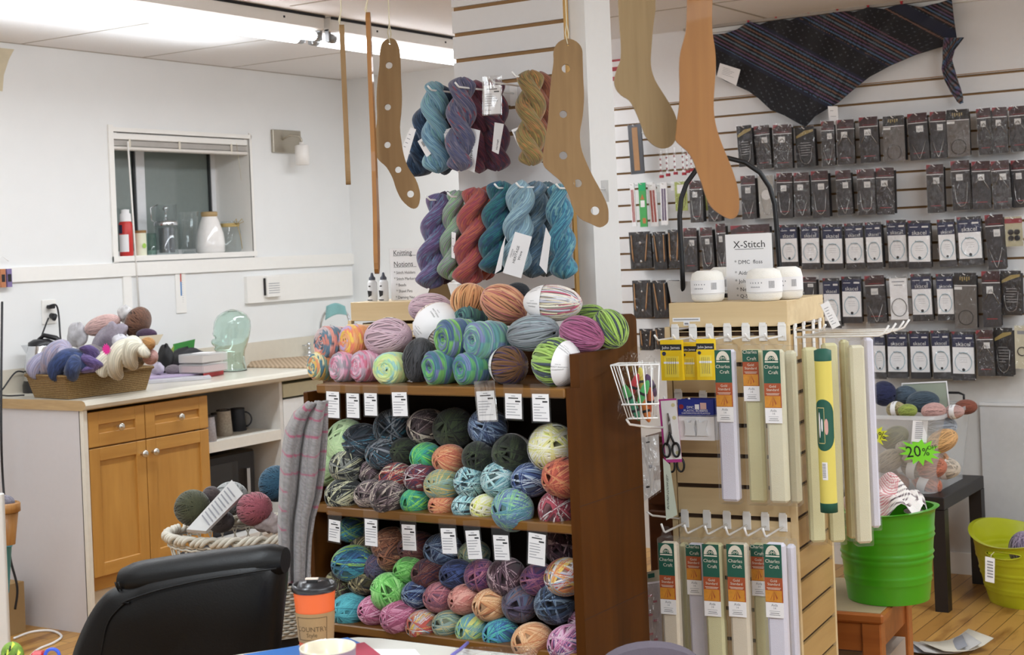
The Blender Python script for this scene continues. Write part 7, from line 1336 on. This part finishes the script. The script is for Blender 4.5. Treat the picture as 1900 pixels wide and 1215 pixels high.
# placemat
m, nt, b = _new('woven_mat'); b.inputs['Roughness'].default_value = .9; tc = nt.nodes.new('ShaderNodeTexCoord'); ck = nt.nodes.new('ShaderNodeTexChecker'); ck.inputs['Scale'].default_value = 70; ck.inputs[1].default_value = C('#c4ac90'); ck.inputs[2].default_value = C('#9c8468'); nt.links.new(tc.outputs['Object'], ck.inputs[0]); nt.links.new(ck.outputs[0], b.inputs['Base Color'])
flat_on(458, 682, 640, 684, 600, 660, 468, 670, ZT+.0005, .006, m, 'dish_mat', 'beige checked drying mat beside the sink', 'mat')
# sink tap and gooseneck
q = at(574, 660, z=ZT); k = pxm(q); t = thing('tap_handle', 'chrome tap handle with white ball on the worktop', 'tap', (q.x, q.y, ZT)); mb = MB(M_CHROME); mb.lathe([(.03, 0), (.03, .006), (.012, .01), (.009, .03), (.012, .034), (.009, .04), (.010, .055), (.012, .062), (.008, .07), (0, .072)], 20); mb.tube([(0, 0, .055), (-.03, -.02, .056)], .003, 6); obj('stem', mb, t)
q2 = at(553, 660, z=ZT); t = thing('sink_plug', 'black rubber sink plug in chrome ring beside tap', 'sink plug', (q2.x, q2.y, ZT)); mb = MB(M_CHROME, M_CARDB); mb.lathe([(.034, 0), (.034, .005), (.026, .008)], 20, 0); mb.lathe([(.022, .008), (.022, .014), (0, .014)], 16, 1); obj('strainer', mb, t)
dd = depth(q)+.02; t = thing('gooseneck_faucet', 'tall chrome gooseneck faucet with aqua cloth over it', 'faucet', at(594, 650, d=dd)); o0 = t.location; mb = MB(M_CHROME)
mb.tube([at(u, v, d=dd)-o0 for u, v in ((595, 655), (594, 620), (595, 600), (600, 585), (610, 572), (622, 565), (636, 572), (646, 586), (650, 600), (649, 612))], .0075, 10); mb.tube([at(u, v, d=dd)-o0 for u, v in ((649, 606), (640, 616), (622, 612), (612, 603))], .004, 8); obj('spout', mb, t)
cl_ = thing('dish_cloth', 'aqua terry cloth hanging over the gooseneck faucet', 'cloth', at(626, 562, d=dd)); o0 = cl_.location; mb = MB(mat('#84b4b4', .95, var=.1, bump=.8, scale=300, sheen=.5, name='aqua_terry')); 
rows = [[at(606+34*s_+6*t_*s_-2*t_, 568-6*math.sin(s_*PI)+26*t_*(1-.35*s_), d=dd-.012-.004*math.sin(s_*9))-o0 for s_ in np.linspace(0, 1, 12)] for t_ in np.linspace(0, 1, 8)]; mb.grid(rows); o = obj('cloth', mb, cl_); md = o.modifiers.new('thickness', 'SOLIDIFY'); md.thickness = .006

# ---------------------------------------------------------------- mugs and dark box in the open shelf
zs2 = z_sh+.045
for k_, (u, v, dx, cl, lb) in enumerate([(398, 827, -.05, 'diamond', 'travel mug with diamond pattern, front left on the white shelf'), (431, 821, -.06, 'lace', 'travel mug with grey lace pattern, front middle on the white shelf'), (447, 809, -.14, 'rust', 'travel mug with rust floral pattern behind the lace one'), (418, 808, -.17, 'grey', 'grey mug at the back left of the white shelf'), (468, 800, -.2, 'dark', 'dark round mug with handle at back of white shelf')]):
    q = at(u, v, z=zs2); q.x = min(q.x, CX+dx+.02); k = pxm(q); t = thing('travel_mug' if k_ < 3 else 'mug', lb, 'mug', (q.x, q.y, zs2), group='mugs on the open white shelf'); cm = dict(diamond='#b4ac98', lace='#a8a4a8', rust='#a89c8c', grey='#77706c', dark='#2c2e34')[cl]; h_ = (48 if k_ < 3 else 42)*k
    mb = MB(mat(cm, .45, var=.45 if k_ < 3 else .05, scale=120)); mb.lathe([(15*k, 0), (16*k, .003), (13*k, h_*.97)], 24); 
    if cl == 'diamond':
        for j in range(8):
            for zz in (.25, .6): a0 = j*PI/4; [mb.tube([(15.5*k*math.cos(a0+p[0]*.3), 15.5*k*math.sin(a0+p[0]*.3), h_*(zz+p[1]*.14)*1.0) for p in ((-1, 0), (0, 1), (1, 0), (0, -1), (-1, 0))], .0012, 4, mb.mi(M_CARDB if j % 2 else M_GOLD))]
    obj('body', mb, t); mb = MB(M_CARDB); mb.lathe([(13.5*k, h_*.95), (13.5*k, h_), (11.5*k, h_), (11*k, h_*.9)], 24, cap=False); obj('rim', mb, t)
    if cl == 'dark': mb = MB(MATS.get('x') or mat('#2c2e34', .4)); mb.tube([(r3*(14+12*math.sin(a))*k+Vector((0, 0, h_*(.5-.32*math.cos(a))))) for a in np.linspace(0, PI, 10)], .004, 6); obj('handle', mb, t)
t = thing('toaster_oven', 'black appliance in the lower compartment of the open shelf', 'appliance', (CX-.08, yB1+.05, .2205)); mb = MB(M_BLACK, mat('#0c0c0e', .1, coat=.8, name='black_glass')); mb.box(-.42, 0, 0, W2-.16, 0, .36, bev=.01); mb.box(0, .004, .03, W2-.28, .04, .32, 1); mb.box(0, .02, W2-.24, W2-.22, .08, .28, mb.mi(M_CHROME)); obj('housing', mb, t)

# ---------------------------------------------------------------- white wicker laundry basket in front
q = at(462, 985, d=4.35); zr_ = q.z+.0; k = pxm(q); RX, RY = 160*k, 120*k; hb = .29; wl = thing('laundry_basket', 'white wicker laundry basket full of yarn behind the black chair', 'basket', (q.x, q.y+.02, zr_-hb), AL); M_WW = mat('#d2ccbe', .7, var=.08, name='white_wicker')
mb = MB(M_WW)
for ph in (0, PI, PI/2): mb.tube([((RX+.010*math.cos(a*22+ph))*math.cos(a), (RY+.010*math.cos(a*22+ph))*math.sin(a), hb+.010*math.sin(a*22+ph)) for a in np.linspace(0, 2*PI, 220)[:-1]], .0065, 6, closed=True)
obj('braided_rim', mb, wl); mb = MB(M_WW)
for zz in (.94, .91): mb.tube([(RX*(.985)*math.cos(a), RY*.985*math.sin(a), hb*zz+.002*math.sin(a*40)) for a in np.linspace(0, 2*PI, 120)[:-1]], .0035, 5, closed=True)
n_ = 76
for i in range(n_):
    a = 2*PI*i/n_; a2 = a+.22*(1 if i % 2 else -1); mb.tube([(RX*.98*math.cos(a), RY*.98*math.sin(a), hb*.95), (RX*.88*math.cos(a2), RY*.88*math.sin(a2), hb*.5)], .0022, 5)
    mb.tube([(RX*.88*math.cos(a), RY*.88*math.sin(a), hb*.5), (RX*.80*math.cos(a), RY*.80*math.sin(a), .01)], .0022, 5)
obj('lattice', mb, wl); mb = MB(M_WW)
for j in range(17): zz = .012+j*(hb*.5)/17; s_ = .80+.08*zz/(hb*.5); mb.tube([((RX*s_+.004*math.sin(a*n_/2+PI*(j % 2)))*math.cos(a), (RY*s_+.004*math.sin(a*n_/2+PI*(j % 2)))*math.sin(a), zz) for a in np.linspace(0, 2*PI, 153)[:-1]], .0042, 5, closed=True)
mb.lathe([(RX*.8, 0), (RX*.8, .01)], 40, sy=RY/RX); obj('woven_base', mb, wl)
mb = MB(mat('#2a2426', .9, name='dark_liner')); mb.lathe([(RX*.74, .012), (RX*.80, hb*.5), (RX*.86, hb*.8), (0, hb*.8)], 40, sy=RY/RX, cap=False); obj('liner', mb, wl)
t = thing('low_stool', 'dark stool hidden under the white laundry basket', 'stool', (q.x, q.y+.02, 0)); mb = MB(M_CARDB); mb.lathe([(.15, zr_-hb-.03), (.15, zr_-hb-.001)], 24); obj('seat', mb, t)
for a in (.8, 2.4, 3.9, 5.5): mb = MB(M_CARDB); mb.tube([(.13*math.cos(a), .13*math.sin(a), 0), (.1*math.cos(a), .1*math.sin(a), zr_-hb-.03)], .012, 8); obj('leg', mb, t)
GL = 'yarn in the white laundry basket'
for (u, v, w1, h1, cl, dd_, lb) in [(357, 942, 68, 66, '#47492e', 4.30, 'olive green yarn ball at left in the laundry basket'), (428, 925, 78, 62, '#a8aaa8', 4.42, 'grey white yarn ball at back of the laundry basket'), (472, 944, 82, 62, '#a04858', 4.26, 'rose red yarn ball in the laundry basket'), (513, 897, 62, 66, '#1c5470', 4.42, 'teal blue yarn ball behind the cardigan in the laundry basket'), (410, 968, 80, 40, '#4c4446', 4.3, 'dark grey yarn under the pattern booklet in the laundry basket')]:
    c = at(u, v, d=dd_); k = pxm(c); b_ = np.array(C(cl)[:3]); o = yarn_ball('yarn_ball', w1/2*k, h1/2*k, [b_, b_*.85, b_*1.15], 'fuzz', int(u), n=70, hw=.028); o.location = c; aim(o, (1, -.4, .2)); tag(o, lb, 'yarn', GL)
flat_sheet('pattern_booklet', [(430, 890), (451, 916), (382, 985), (346, 982)], [4.32, 4.28, 4.16, 4.16], 'clear wrapped white pattern booklet slanting across the laundry basket', 'booklet', mat('#c9c8c6', .6, var=.05, name='glossy_pattern'), [('L', .15, .8, .85-.07*k_, .02, M_GREYINK) for k_ in range(9)], th=.012)
lump('knit_swatch', 498, 970, 60, 34, at(498, 970, d=4.24).y, None, 'grey and pink knitted swatch at right in the laundry basket', 'knitting', None, ml=mat('#a89c9c', .9, var=.3, bump=.8, scale=90), amp=.25)
lump('brown_wrap', 392, 920, 34, 34, at(392, 920, d=4.38).y, None, 'shiny brown wrapped yarn between olive and grey balls', 'yarn', None, ml=mat('#4c4040', .3, var=.3, coat=.5))
# ---------------------------------------------------------------- grey cardigan with pink stripes
DL = 3.32; Lc = [(573, 748), (548, 768), (534, 795), (528, 830), (524, 870), (522, 920), (520, 970), (522, 1020), (524, 1060), (526, 1082)]; Rc = [(608, 742), (609, 770), (609, 800), (606, 840), (603, 880), (597, 920), (585, 960), (579, 1000), (577, 1045), (576, 1082)]
cg = thing('striped_cardigan', 'grey knitted cardigan with thin pink stripes hanging at bookcase left side', 'cardigan', at(590, 745, d=DL)); o0 = cg.location; rows = []; cl = []; gk = np.random.RandomState(5)
for i in range(150):
    s_ = i/149; a_, b_ = lerp_poly(Lc, s_), lerp_poly(Rc, s_); r_ = []
    for j in range(70):
        t_ = j/69; u, v = a_[0]*(1-t_)+b_[0]*t_, a_[1]*(1-t_)+b_[1]*t_; fold = .020*math.cos(t_*PI*4.2+.6+s_*1.2)+.007*math.cos(t_*31); r_.append(at(u, v, d=DL-.02+fold)-o0)
        vv = v-6*math.sin(t_*PI)+4*fold/.02; st = any(abs(vv-z) < 2.0 for z in (752, 770, 802, 838, 872, 1076)) or (t_ < .12 and any(abs(vv-z) < 2 for z in (905, 940, 975))) or (t_ > .8 and any(abs(vv-z) < 2.2 for z in (905, 940)))
        c_ = np.array(C('#9c4460')[:3]) if st else np.array(C('#86807f')[:3])*(.8+.45*gk.rand()); cl.append(tuple(c_)+(1,))
    rows.append(r_)
mb = MB(vcol('heathered_knit', bump=.4, scale=600)); mb.grid(rows); mb.col = cl; o = obj('body', mb, cg); md = o.modifiers.new('thickness', 'SOLIDIFY'); md.thickness = .006
# ---------------------------------------------------------------- far left odds and ends
q = at(4, 1210, d=4.5); t = thing('white_board', 'white upright board at left edge of the photo', 'board', (at(-30, 1000, d=4.4).x, at(-30, 1000, d=4.4).y, 0), AL); mb = MB(M_TRIM); wd = 40*4.4/F; mb.box(0, wd, -.01, .01, 0, at(6, 915, d=4.4).z, bev=.003); obj('panel', mb, t)
q = at(14, 1010, d=5.4); t = thing('bushel_basket', 'honey wood splint basket holding grey yarn at the left edge', 'basket', q); k = pxm(q); M_SP = wood('splint_wood', '#94602c', '#b88648', 'Z', 20); mb = MB(M_SP); mb.lathe([(14*k, 0), (24*k, 78*k), (22*k, 78*k), (13*k, .005), (0, .005)], 24); mb.lathe([(24.5*k, 60*k), (26*k, 61*k), (26*k, 76*k), (24.5*k, 77*k)], 24, cap=False); obj('body', mb, t)
lump('grey_yarn', 8, 932, 44, 26, q.y, None, 'grey lilac yarn on top of the splint basket', 'yarn', None, ml=mat('#77727e', .9, bump=.9, scale=120, var=.2))
q = at(8, 1100, d=5.45); t = thing('teal_bucket', 'teal plastic bucket under the splint basket', 'bucket', q); mb = MB(mat('#3c8c98', .4, name='teal_plastic')); mb.lathe([(9*k, 0), (17*k, 88*k), (19*k, 90*k), (18*k, 86*k)], 20); obj('shell', mb, t)
q = at(13, 1190, z=0); t = thing('cardboard_box', 'small kraft cardboard box on floor at the far left', 'box', (q.x-.08, q.y+.02, 0)); mb = MB(mat('#a08258', .85, name='kraft_board')); mb.box(-.12, .02, -.05, .12, 0, .2); obj('carton', mb, t)
cord('power_cord', [at(4, 560, d=6.2), at(2, 780, d=6.0), at(6, 900, d=6), at(16, 1000, d=5.9), at(20, 1040, d=5.9), at(32, 1090, d=5.9), at(28, 1130, d=5.9)], .005, 'black cord hanging down beside the white cabinet end')
cord('floor_cable', [at(26, 1184, z=.005), at(60, 1172, z=.005), at(95, 1170, z=.005), at(114, 1180, z=.005), at(100, 1192, z=.005), at(70, 1205, z=.005), at(52, 1222, z=.005)], .005, 'white cable looping on the floor at lower left', M_WIRE, 'cable')
# ================================================================ FOREGROUND: black chair, table, cup
# office chair seen from behind, turned a little
q = at(360, 1100, d=3.0); ocx = thing('office_chair', 'black leather office chair with padded top roll in foreground', 'chair', (q.x, q.y, 0), AL-.22)
M_LEA = mat('#09090a', .42, var=.1, bump=.12, scale=260, name='black_leather', spec=.3)
def loc_(u, v, d=3.0): return ocx.matrix_basis.inverted() @ at(u, v, d=d)
bpy.context.view_layer.update()
def OC(u, v, off=0):
    """photo point on the plane of the chair back, in the chair's own axes"""
    n = Vector((-math.sin(AL-.22), math.cos(AL-.22), 0)); w_ = at_plane(u, v, Vector((q.x, q.y, 0))+n*off, n); return ocx.matrix_world.inverted() @ w_
out = [(300, 1060), (262, 1076), (232, 1083), (212, 1090), (196, 1102), (178, 1125), (160, 1160), (143, 1205), (134, 1260), (130, 1330), (140, 1400), (200, 1440), (330, 1450), (450, 1440), (498, 1400), (507, 1330), (509, 1260), (511, 1200), (517, 1140), (523, 1085), (522, 1050), (500, 1030), (400, 1040)]
body = [OC(*p) for p in smooth(out, 3)]; cx_, cz_ = sum(p.x for p in body)/len(body), sum(p.z for p in body)/len(body)
mb = MB(M_LEA); rings = []
for s_, y in ((.0, -.045), (.55, -.052), (.86, -.046), (.96, -.034), (1.0, -.008), (1.0, .02), (.97, .05), (.88, .075), (.5, .09), (0, .095)):
    rings.append([(cx_+(p.x-cx_)*s_, y, cz_+(p.z-cz_)*s_) for p in body])
mb.grid(rings, closed_u=True); obj('backrest', mb, ocx)
# padded roll over the top
a, b = OC(232, 1062), OC(524, 1024); rr0 = .031; mb = MB(M_LEA); n_ = 18; P = []
ax_ = (b-a)
for i in range(n_+1):
    s_ = i/n_; c_ = a.lerp(b, s_)+Vector((0, 0, .002*math.sin(s_*PI)-.004)); r_ = rr0*(.72 if i in (0, n_) else .95 if i in (1, n_-1) else 1)*(1.0+.05*math.sin(s_*PI)); sx_ = 0 if 0 < i < n_ else (-.006 if i == 0 else .006)
    P.append([(c_.x+sx_, c_.y+r_*1.25*math.cos(t_), c_.z+r_*math.sin(t_)*1.12-.012) for t_ in np.linspace(0, 2*PI, 24, endpoint=False)])
mb.grid(P, closed_u=True); mb.add(P[0], [tuple(range(24))[::-1]]); mb.add(P[-1], [tuple(range(24))]); obj('headrest_roll', mb, ocx)
mb = MB(M_LEA)
for sx_ in (.004, .011): mb.tube([(P[0][0][0]+sx_+.02*s1, P[2][k_][1], P[2][k_][2]) for k_, s1 in zip(range(12, 24), np.linspace(0, 1, 12))], .0018, 6)
mb.tube([Vector(OC(*p))+Vector((0, -.053, 0)) for p in smooth([(262, 1106), (300, 1088), (380, 1068), (450, 1056), (526, 1046)], 4)[:-4]], .002, 6); mb.tube([Vector(OC(*p))+Vector((0, -.05, 0)) for p in smooth([(262, 1108), (235, 1125), (220, 1150), (212, 1190), (206, 1230)], 4)[:-4]], .002, 6); obj('seam_piping', mb, ocx)
sb = .47; mb = MB(M_LEA); mb.box(cx_-.25, cx_+.24, .02, .5, sb-.07, sb+.02, bev=.03); obj('seat', mb, ocx)
mb = MB(M_BLACK); mb.tube([(cx_, .25, .08), (cx_, .25, sb-.07)], .028, 12); obj('gas_lift', mb, ocx)
for j in range(5): a_ = j*2*PI/5; mb = MB(M_BLACK); mb.tube([(cx_, .25, .09), (cx_+.28*math.cos(a_), .25+.28*math.sin(a_), .065)], [.024, .014], 8); lg = obj('base_arm', mb, ocx); mb = MB(M_BLACK); mb.lathe([(.026, -.012), (.03, -.004), (.03, .004), (.026, .012)], 14, T=Tr(cx_+.28*math.cos(a_), .25+.28*math.sin(a_), .03) @ R(PI/2, 'X')); obj('caster', mb, lg)
# table
TZ2 = .72; T0 = at(650, 1183, z=TZ2); ed = [(-320, 1226), (60, 1232), (430, 1216), (560, 1197), (630, 1185), (665, 1182), (705, 1184), (780, 1193), (880, 1205), (1010, 1219), (1500, 1300)]
E_ = [at(u, v, z=TZ2) for u, v in ed]; near = [Vector((.25, .95, TZ2)), Vector((-1.6, .2, TZ2)), Vector((-2.6, .9, TZ2))]; PT = E_+near; o0 = Vector((-1.2, 1.4, 0))
tbl = thing('work_table', 'white topped work table at the bottom of the photo', 'table', o0); n_ = len(PT); mb = MB(mat('#dcdad2', .35, var=.02, coat=.2, name='table_white')); L = [p-o0 for p in PT]; mb.add(L+[p-Vector((0, 0, .028)) for p in L], [tuple(range(n_))[::-1], tuple(range(n_, 2*n_))]+[(i, (i+1) % n_, n_+(i+1) % n_, n_+i) for i in range(n_)]); obj('table_top', mb, tbl)
for x, y in ((-.35, .7), (.45, .35), (-1.1, -.2), (.9, -.3)): mb = MB(M_CHROME); mb.tube([(x, y, 0), (x, y, TZ2-.028)], .018, 12); obj('leg', mb, tbl)
def tbp(u, v, h=.0): return at(u, v, z=TZ2+h)
def sheet_on(P, z, th, m, name, lab, cat, marks=None):
    Q = [at(u, v, z=z) for u, v in P]; o0 = sum(Q, Vector())/len(Q); t = thing(name, lab, cat, Vector((o0.x, o0.y, z))); n_ = len(Q); L = [p-o0 for p in Q]; mb = MB(m); mb.add(L+[p+Vector((0, 0, th)) for p in L], [tuple(range(n_)), tuple(range(n_, 2*n_))[::-1]]+[(i, n_+i, n_+(i+1) % n_, (i+1) % n_) for i in range(n_)])
    if marks: marks(mb)
    obj('sheet', mb, t); return t
sheet_on([(452, 1216), (645, 1184), (668, 1194), (520, 1240), (440, 1240)], TZ2+.001, .002, mat('#4478c0', .4, name='blue_cover'), 'blue_magazine', 'blue edged magazine under the coffee cup', 'magazine')
sheet_on([(655, 1197), (676, 1193), (706, 1216), (690, 1240), (640, 1240)], TZ2+.004, .002, mat('#b04458', .5, name='crimson_cover'), 'crimson_leaflet', 'crimson leaflet corner right of the white cup', 'leaflet')
sheet_on([(690, 1206), (770, 1206), (800, 1240), (700, 1240)], TZ2+.001, .002, M_PAPER, 'loose_paper', 'white sheet lying on the table beside the crimson leaflet', 'paper')
bg = thing('zip_bag', 'clear zip bag with violet seal lying on the white table', 'bag', tbp(915, 1216)); o0 = bg.location; mb = MB(M_FILM[2]); g = random.Random(3); mb.grid([[tbp(845+20*i-7*j, 1200+10*j, .004+.022*g.random()*(0 < i < 8))-o0 for i in range(9)] for j in range(6)], smooth=False); obj('film', mb, bg); mb = MB(mat('#7068b8', .4, name='violet_zip')); mb.tube([tbp(868, 1192, .008)-o0, tbp(856, 1203, .01)-o0, tbp(838, 1216, .008)-o0], .003, 6); obj('zip_seal', mb, bg)
# coffee cup
q = tbp(588, 1212); k = pxm(q); cp = thing('coffee_cup', 'orange paper coffee cup with black lid and brown COUNTRY Style sleeve', 'cup', (q.x, q.y, TZ2+.003), AL-.1); r0, r1, hc = 30*k, 39*k, 118*k
mb = MB(mat('#e0622c', .5, var=.02, name='orange_cup')); mb.lathe([(r0, 0), (r1, hc)], 40); obj('body', mb, cp)
mb = MB(mat('#9c7c54', .8, var=.06, scale=200, name='kraft_sleeve'), mat('#4c3820', .8, name='dark_brown_print')); f_ = lambda z: (r0+(r1-r0)*z/hc)*1.025; z0, z1 = hc*.20, hc*.66; mb.grid([[(f_(z)*math.cos(a), f_(z)*math.sin(a), z) for a in np.linspace(0, 2*PI, 41)[:-1]] for z in (z0, (z0+z1)/2, z1)], closed_u=True)
def wrap(tx, sz, zc, m, a0=0):
    vs, fs, wd = textgeo(tx); mb.add([((f_(zc)*1.006)*math.sin(a0+(x-wd/2)*sz/f_(zc)), -(f_(zc+y*sz)*1.008)*math.cos(a0+(x-wd/2)*sz/f_(zc)), zc+y*sz) for x, y in vs], fs, m)
wrap('COUNTRY', .0125, hc*.385, 1); wrap('Style', .0105, hc*.30, 1); R_b = [(-.85, hc*.25), (.85, hc*.25), (.85, hc*.6), (-.85, hc*.6)]
for (a0, za), (a1, zb) in zip(R_b, R_b[1:]+R_b[:1]): mb.tube([(f_(za+(zb-za)*s_)*1.004*math.sin(a0+(a1-a0)*s_), -f_(za+(zb-za)*s_)*1.004*math.cos(a0+(a1-a0)*s_), za+(zb-za)*s_) for s_ in np.linspace(0, 1, 14)], .0005, 4, 1)
obj('sleeve', mb, cp)
mb = MB(mat('#1c1c20', .3, coat=.2, name='black_lid')); mb.lathe([(r1*1.02, hc-.004), (r1*1.07, hc-.002), (r1*1.08, hc+.004), (r1*1.02, hc+.010), (r1*.9, hc+.008), (r1*.86, hc+.004), (r1*.8, hc+.006), (r1*.7, hc+.014), (r1*.3, hc+.015), (0, hc+.015)], 40); obj('lid', mb, cp); mb = MB(M_BLACK, mat('#e8d4c4', .6, name='cream_tab')); mb.box(-.009, .010, -r1*.55, -r1*.35, hc+.012, hc+.020); mb.box(-.011, .012, -r1*.55, -r1*.33, hc+.0202, hc+.0225, 1); obj('sip_tab', mb, cp)
# cream cup in front
q = at(608, 1202, d=2.32); k = pxm(q); rc = 52*k; hh = q.z-TZ2-.001; t = thing('ceramic_mug', 'cream lined mug cut by the bottom edge of the photo', 'mug', (q.x, q.y, TZ2+.001)); mb = MB(mat('#8c7484', .4, name='mauve_glaze')); mb.lathe([(rc*.7, 0), (rc*.9, hh*.3), (rc, hh)], 40, cap=False); obj('body', mb, t); mb = MB(mat('#e4d9c0', .3, coat=.4, name='cream_glaze')); mb.lathe([(rc*1.0, hh), (rc*1.01, hh+.003), (rc*.95, hh+.002), (rc*.85, hh*.35), (rc*.6, .01), (0, .008)], 40, cap=False); obj('lining', mb, t)
# mauve chair back
q = at(1205, 1196, d=2.95); t = thing('chair', 'mauve grey rounded chair back peeping in at bottom centre right', 'chair', (q.x, q.y, 0), AL); k = pxm(q); mb = MB(mat('#6c6470', .8, bump=.3, scale=300, name='mauve_fabric')); w_ = 100*k; zt = q.z; pr = [(w_*math.sin(a), zt-.5*0-w_*.55*(1-math.cos(a))) for a in np.linspace(-1.5, 1.5, 15)]; mb.prism([(-w_, zt-.35)]+pr+[(w_, zt-.35)], -.02, .03); obj('backrest', mb, t); mb = MB(mat('#6c6470', .8, name='mauve_fabric')); mb.box(-.2, .2, -.42, .0, .42, .48, bev=.02); obj('seat', mb, t)
for x in (-.17, .15):
    for y in (-.38, -.0): mb = MB(M_BLACK); mb.tube([(x, y, 0), (x, y, .43 if y < -.1 else zt-.2)], .014, 8); obj('leg', mb, t)
# small things at the lower left corner of the table
q = tbp(24, 1240); t = thing('patterned_pouch', 'green and black leafy patterned pouch at bottom left corner', 'pouch', q, AL); k = pxm(q); mb = MB(mat('#6c8c30', .6, var=.9, scale=130, name='leafy_print')); mb.ellipsoid((0, 0, 24*k), (22*k, 14*k, 26*k)); [mb.add([(a_, -15*k-.001*q_, b_), (a_+7*k, -15*k, b_+9*k), (a_+2*k, -14*k, b_+14*k)], [(0, 1, 2)], mb.mi(MATS['black_plastic'] if q_ % 2 else mat('#c8d048', .6))) for q_, (a_, b_) in enumerate([(-16*k+5*k*i_, 12*k+((i_*37) % 30)*k) for i_ in range(7)])]; obj('body', mb, t)
q = tbp(72, 1240); t = thing('red_tool', 'small red plastic thing at the lower left edge', 'tool', q, AL); mb = MB(mat('#b8242c', .4, name='red_gloss')); mb.box(-12*k, 12*k, -.01, .01, 0, 32*k, bev=.004); obj('body', mb, t)
q = tbp(98, 1242); t = thing('scissors', 'blue handled scissors at the lower left edge', 'scissors', q, AL); mb = MB(mat('#2c50c0', .35, name='blue_handle')); mb.tube([(13*k*math.cos(a), 0, 26*k+12*k*math.sin(a)) for a in np.linspace(0, 2*PI, 20)[:-1]], 3.2*k, 8, closed=True); obj('handle', mb, t); mb = MB(M_CHROME); mb.prism([(-3*k, 0), (3*k, 0), (2*k, 14*k), (-2*k, 14*k)], -.002, .002); obj('blades', mb, t)
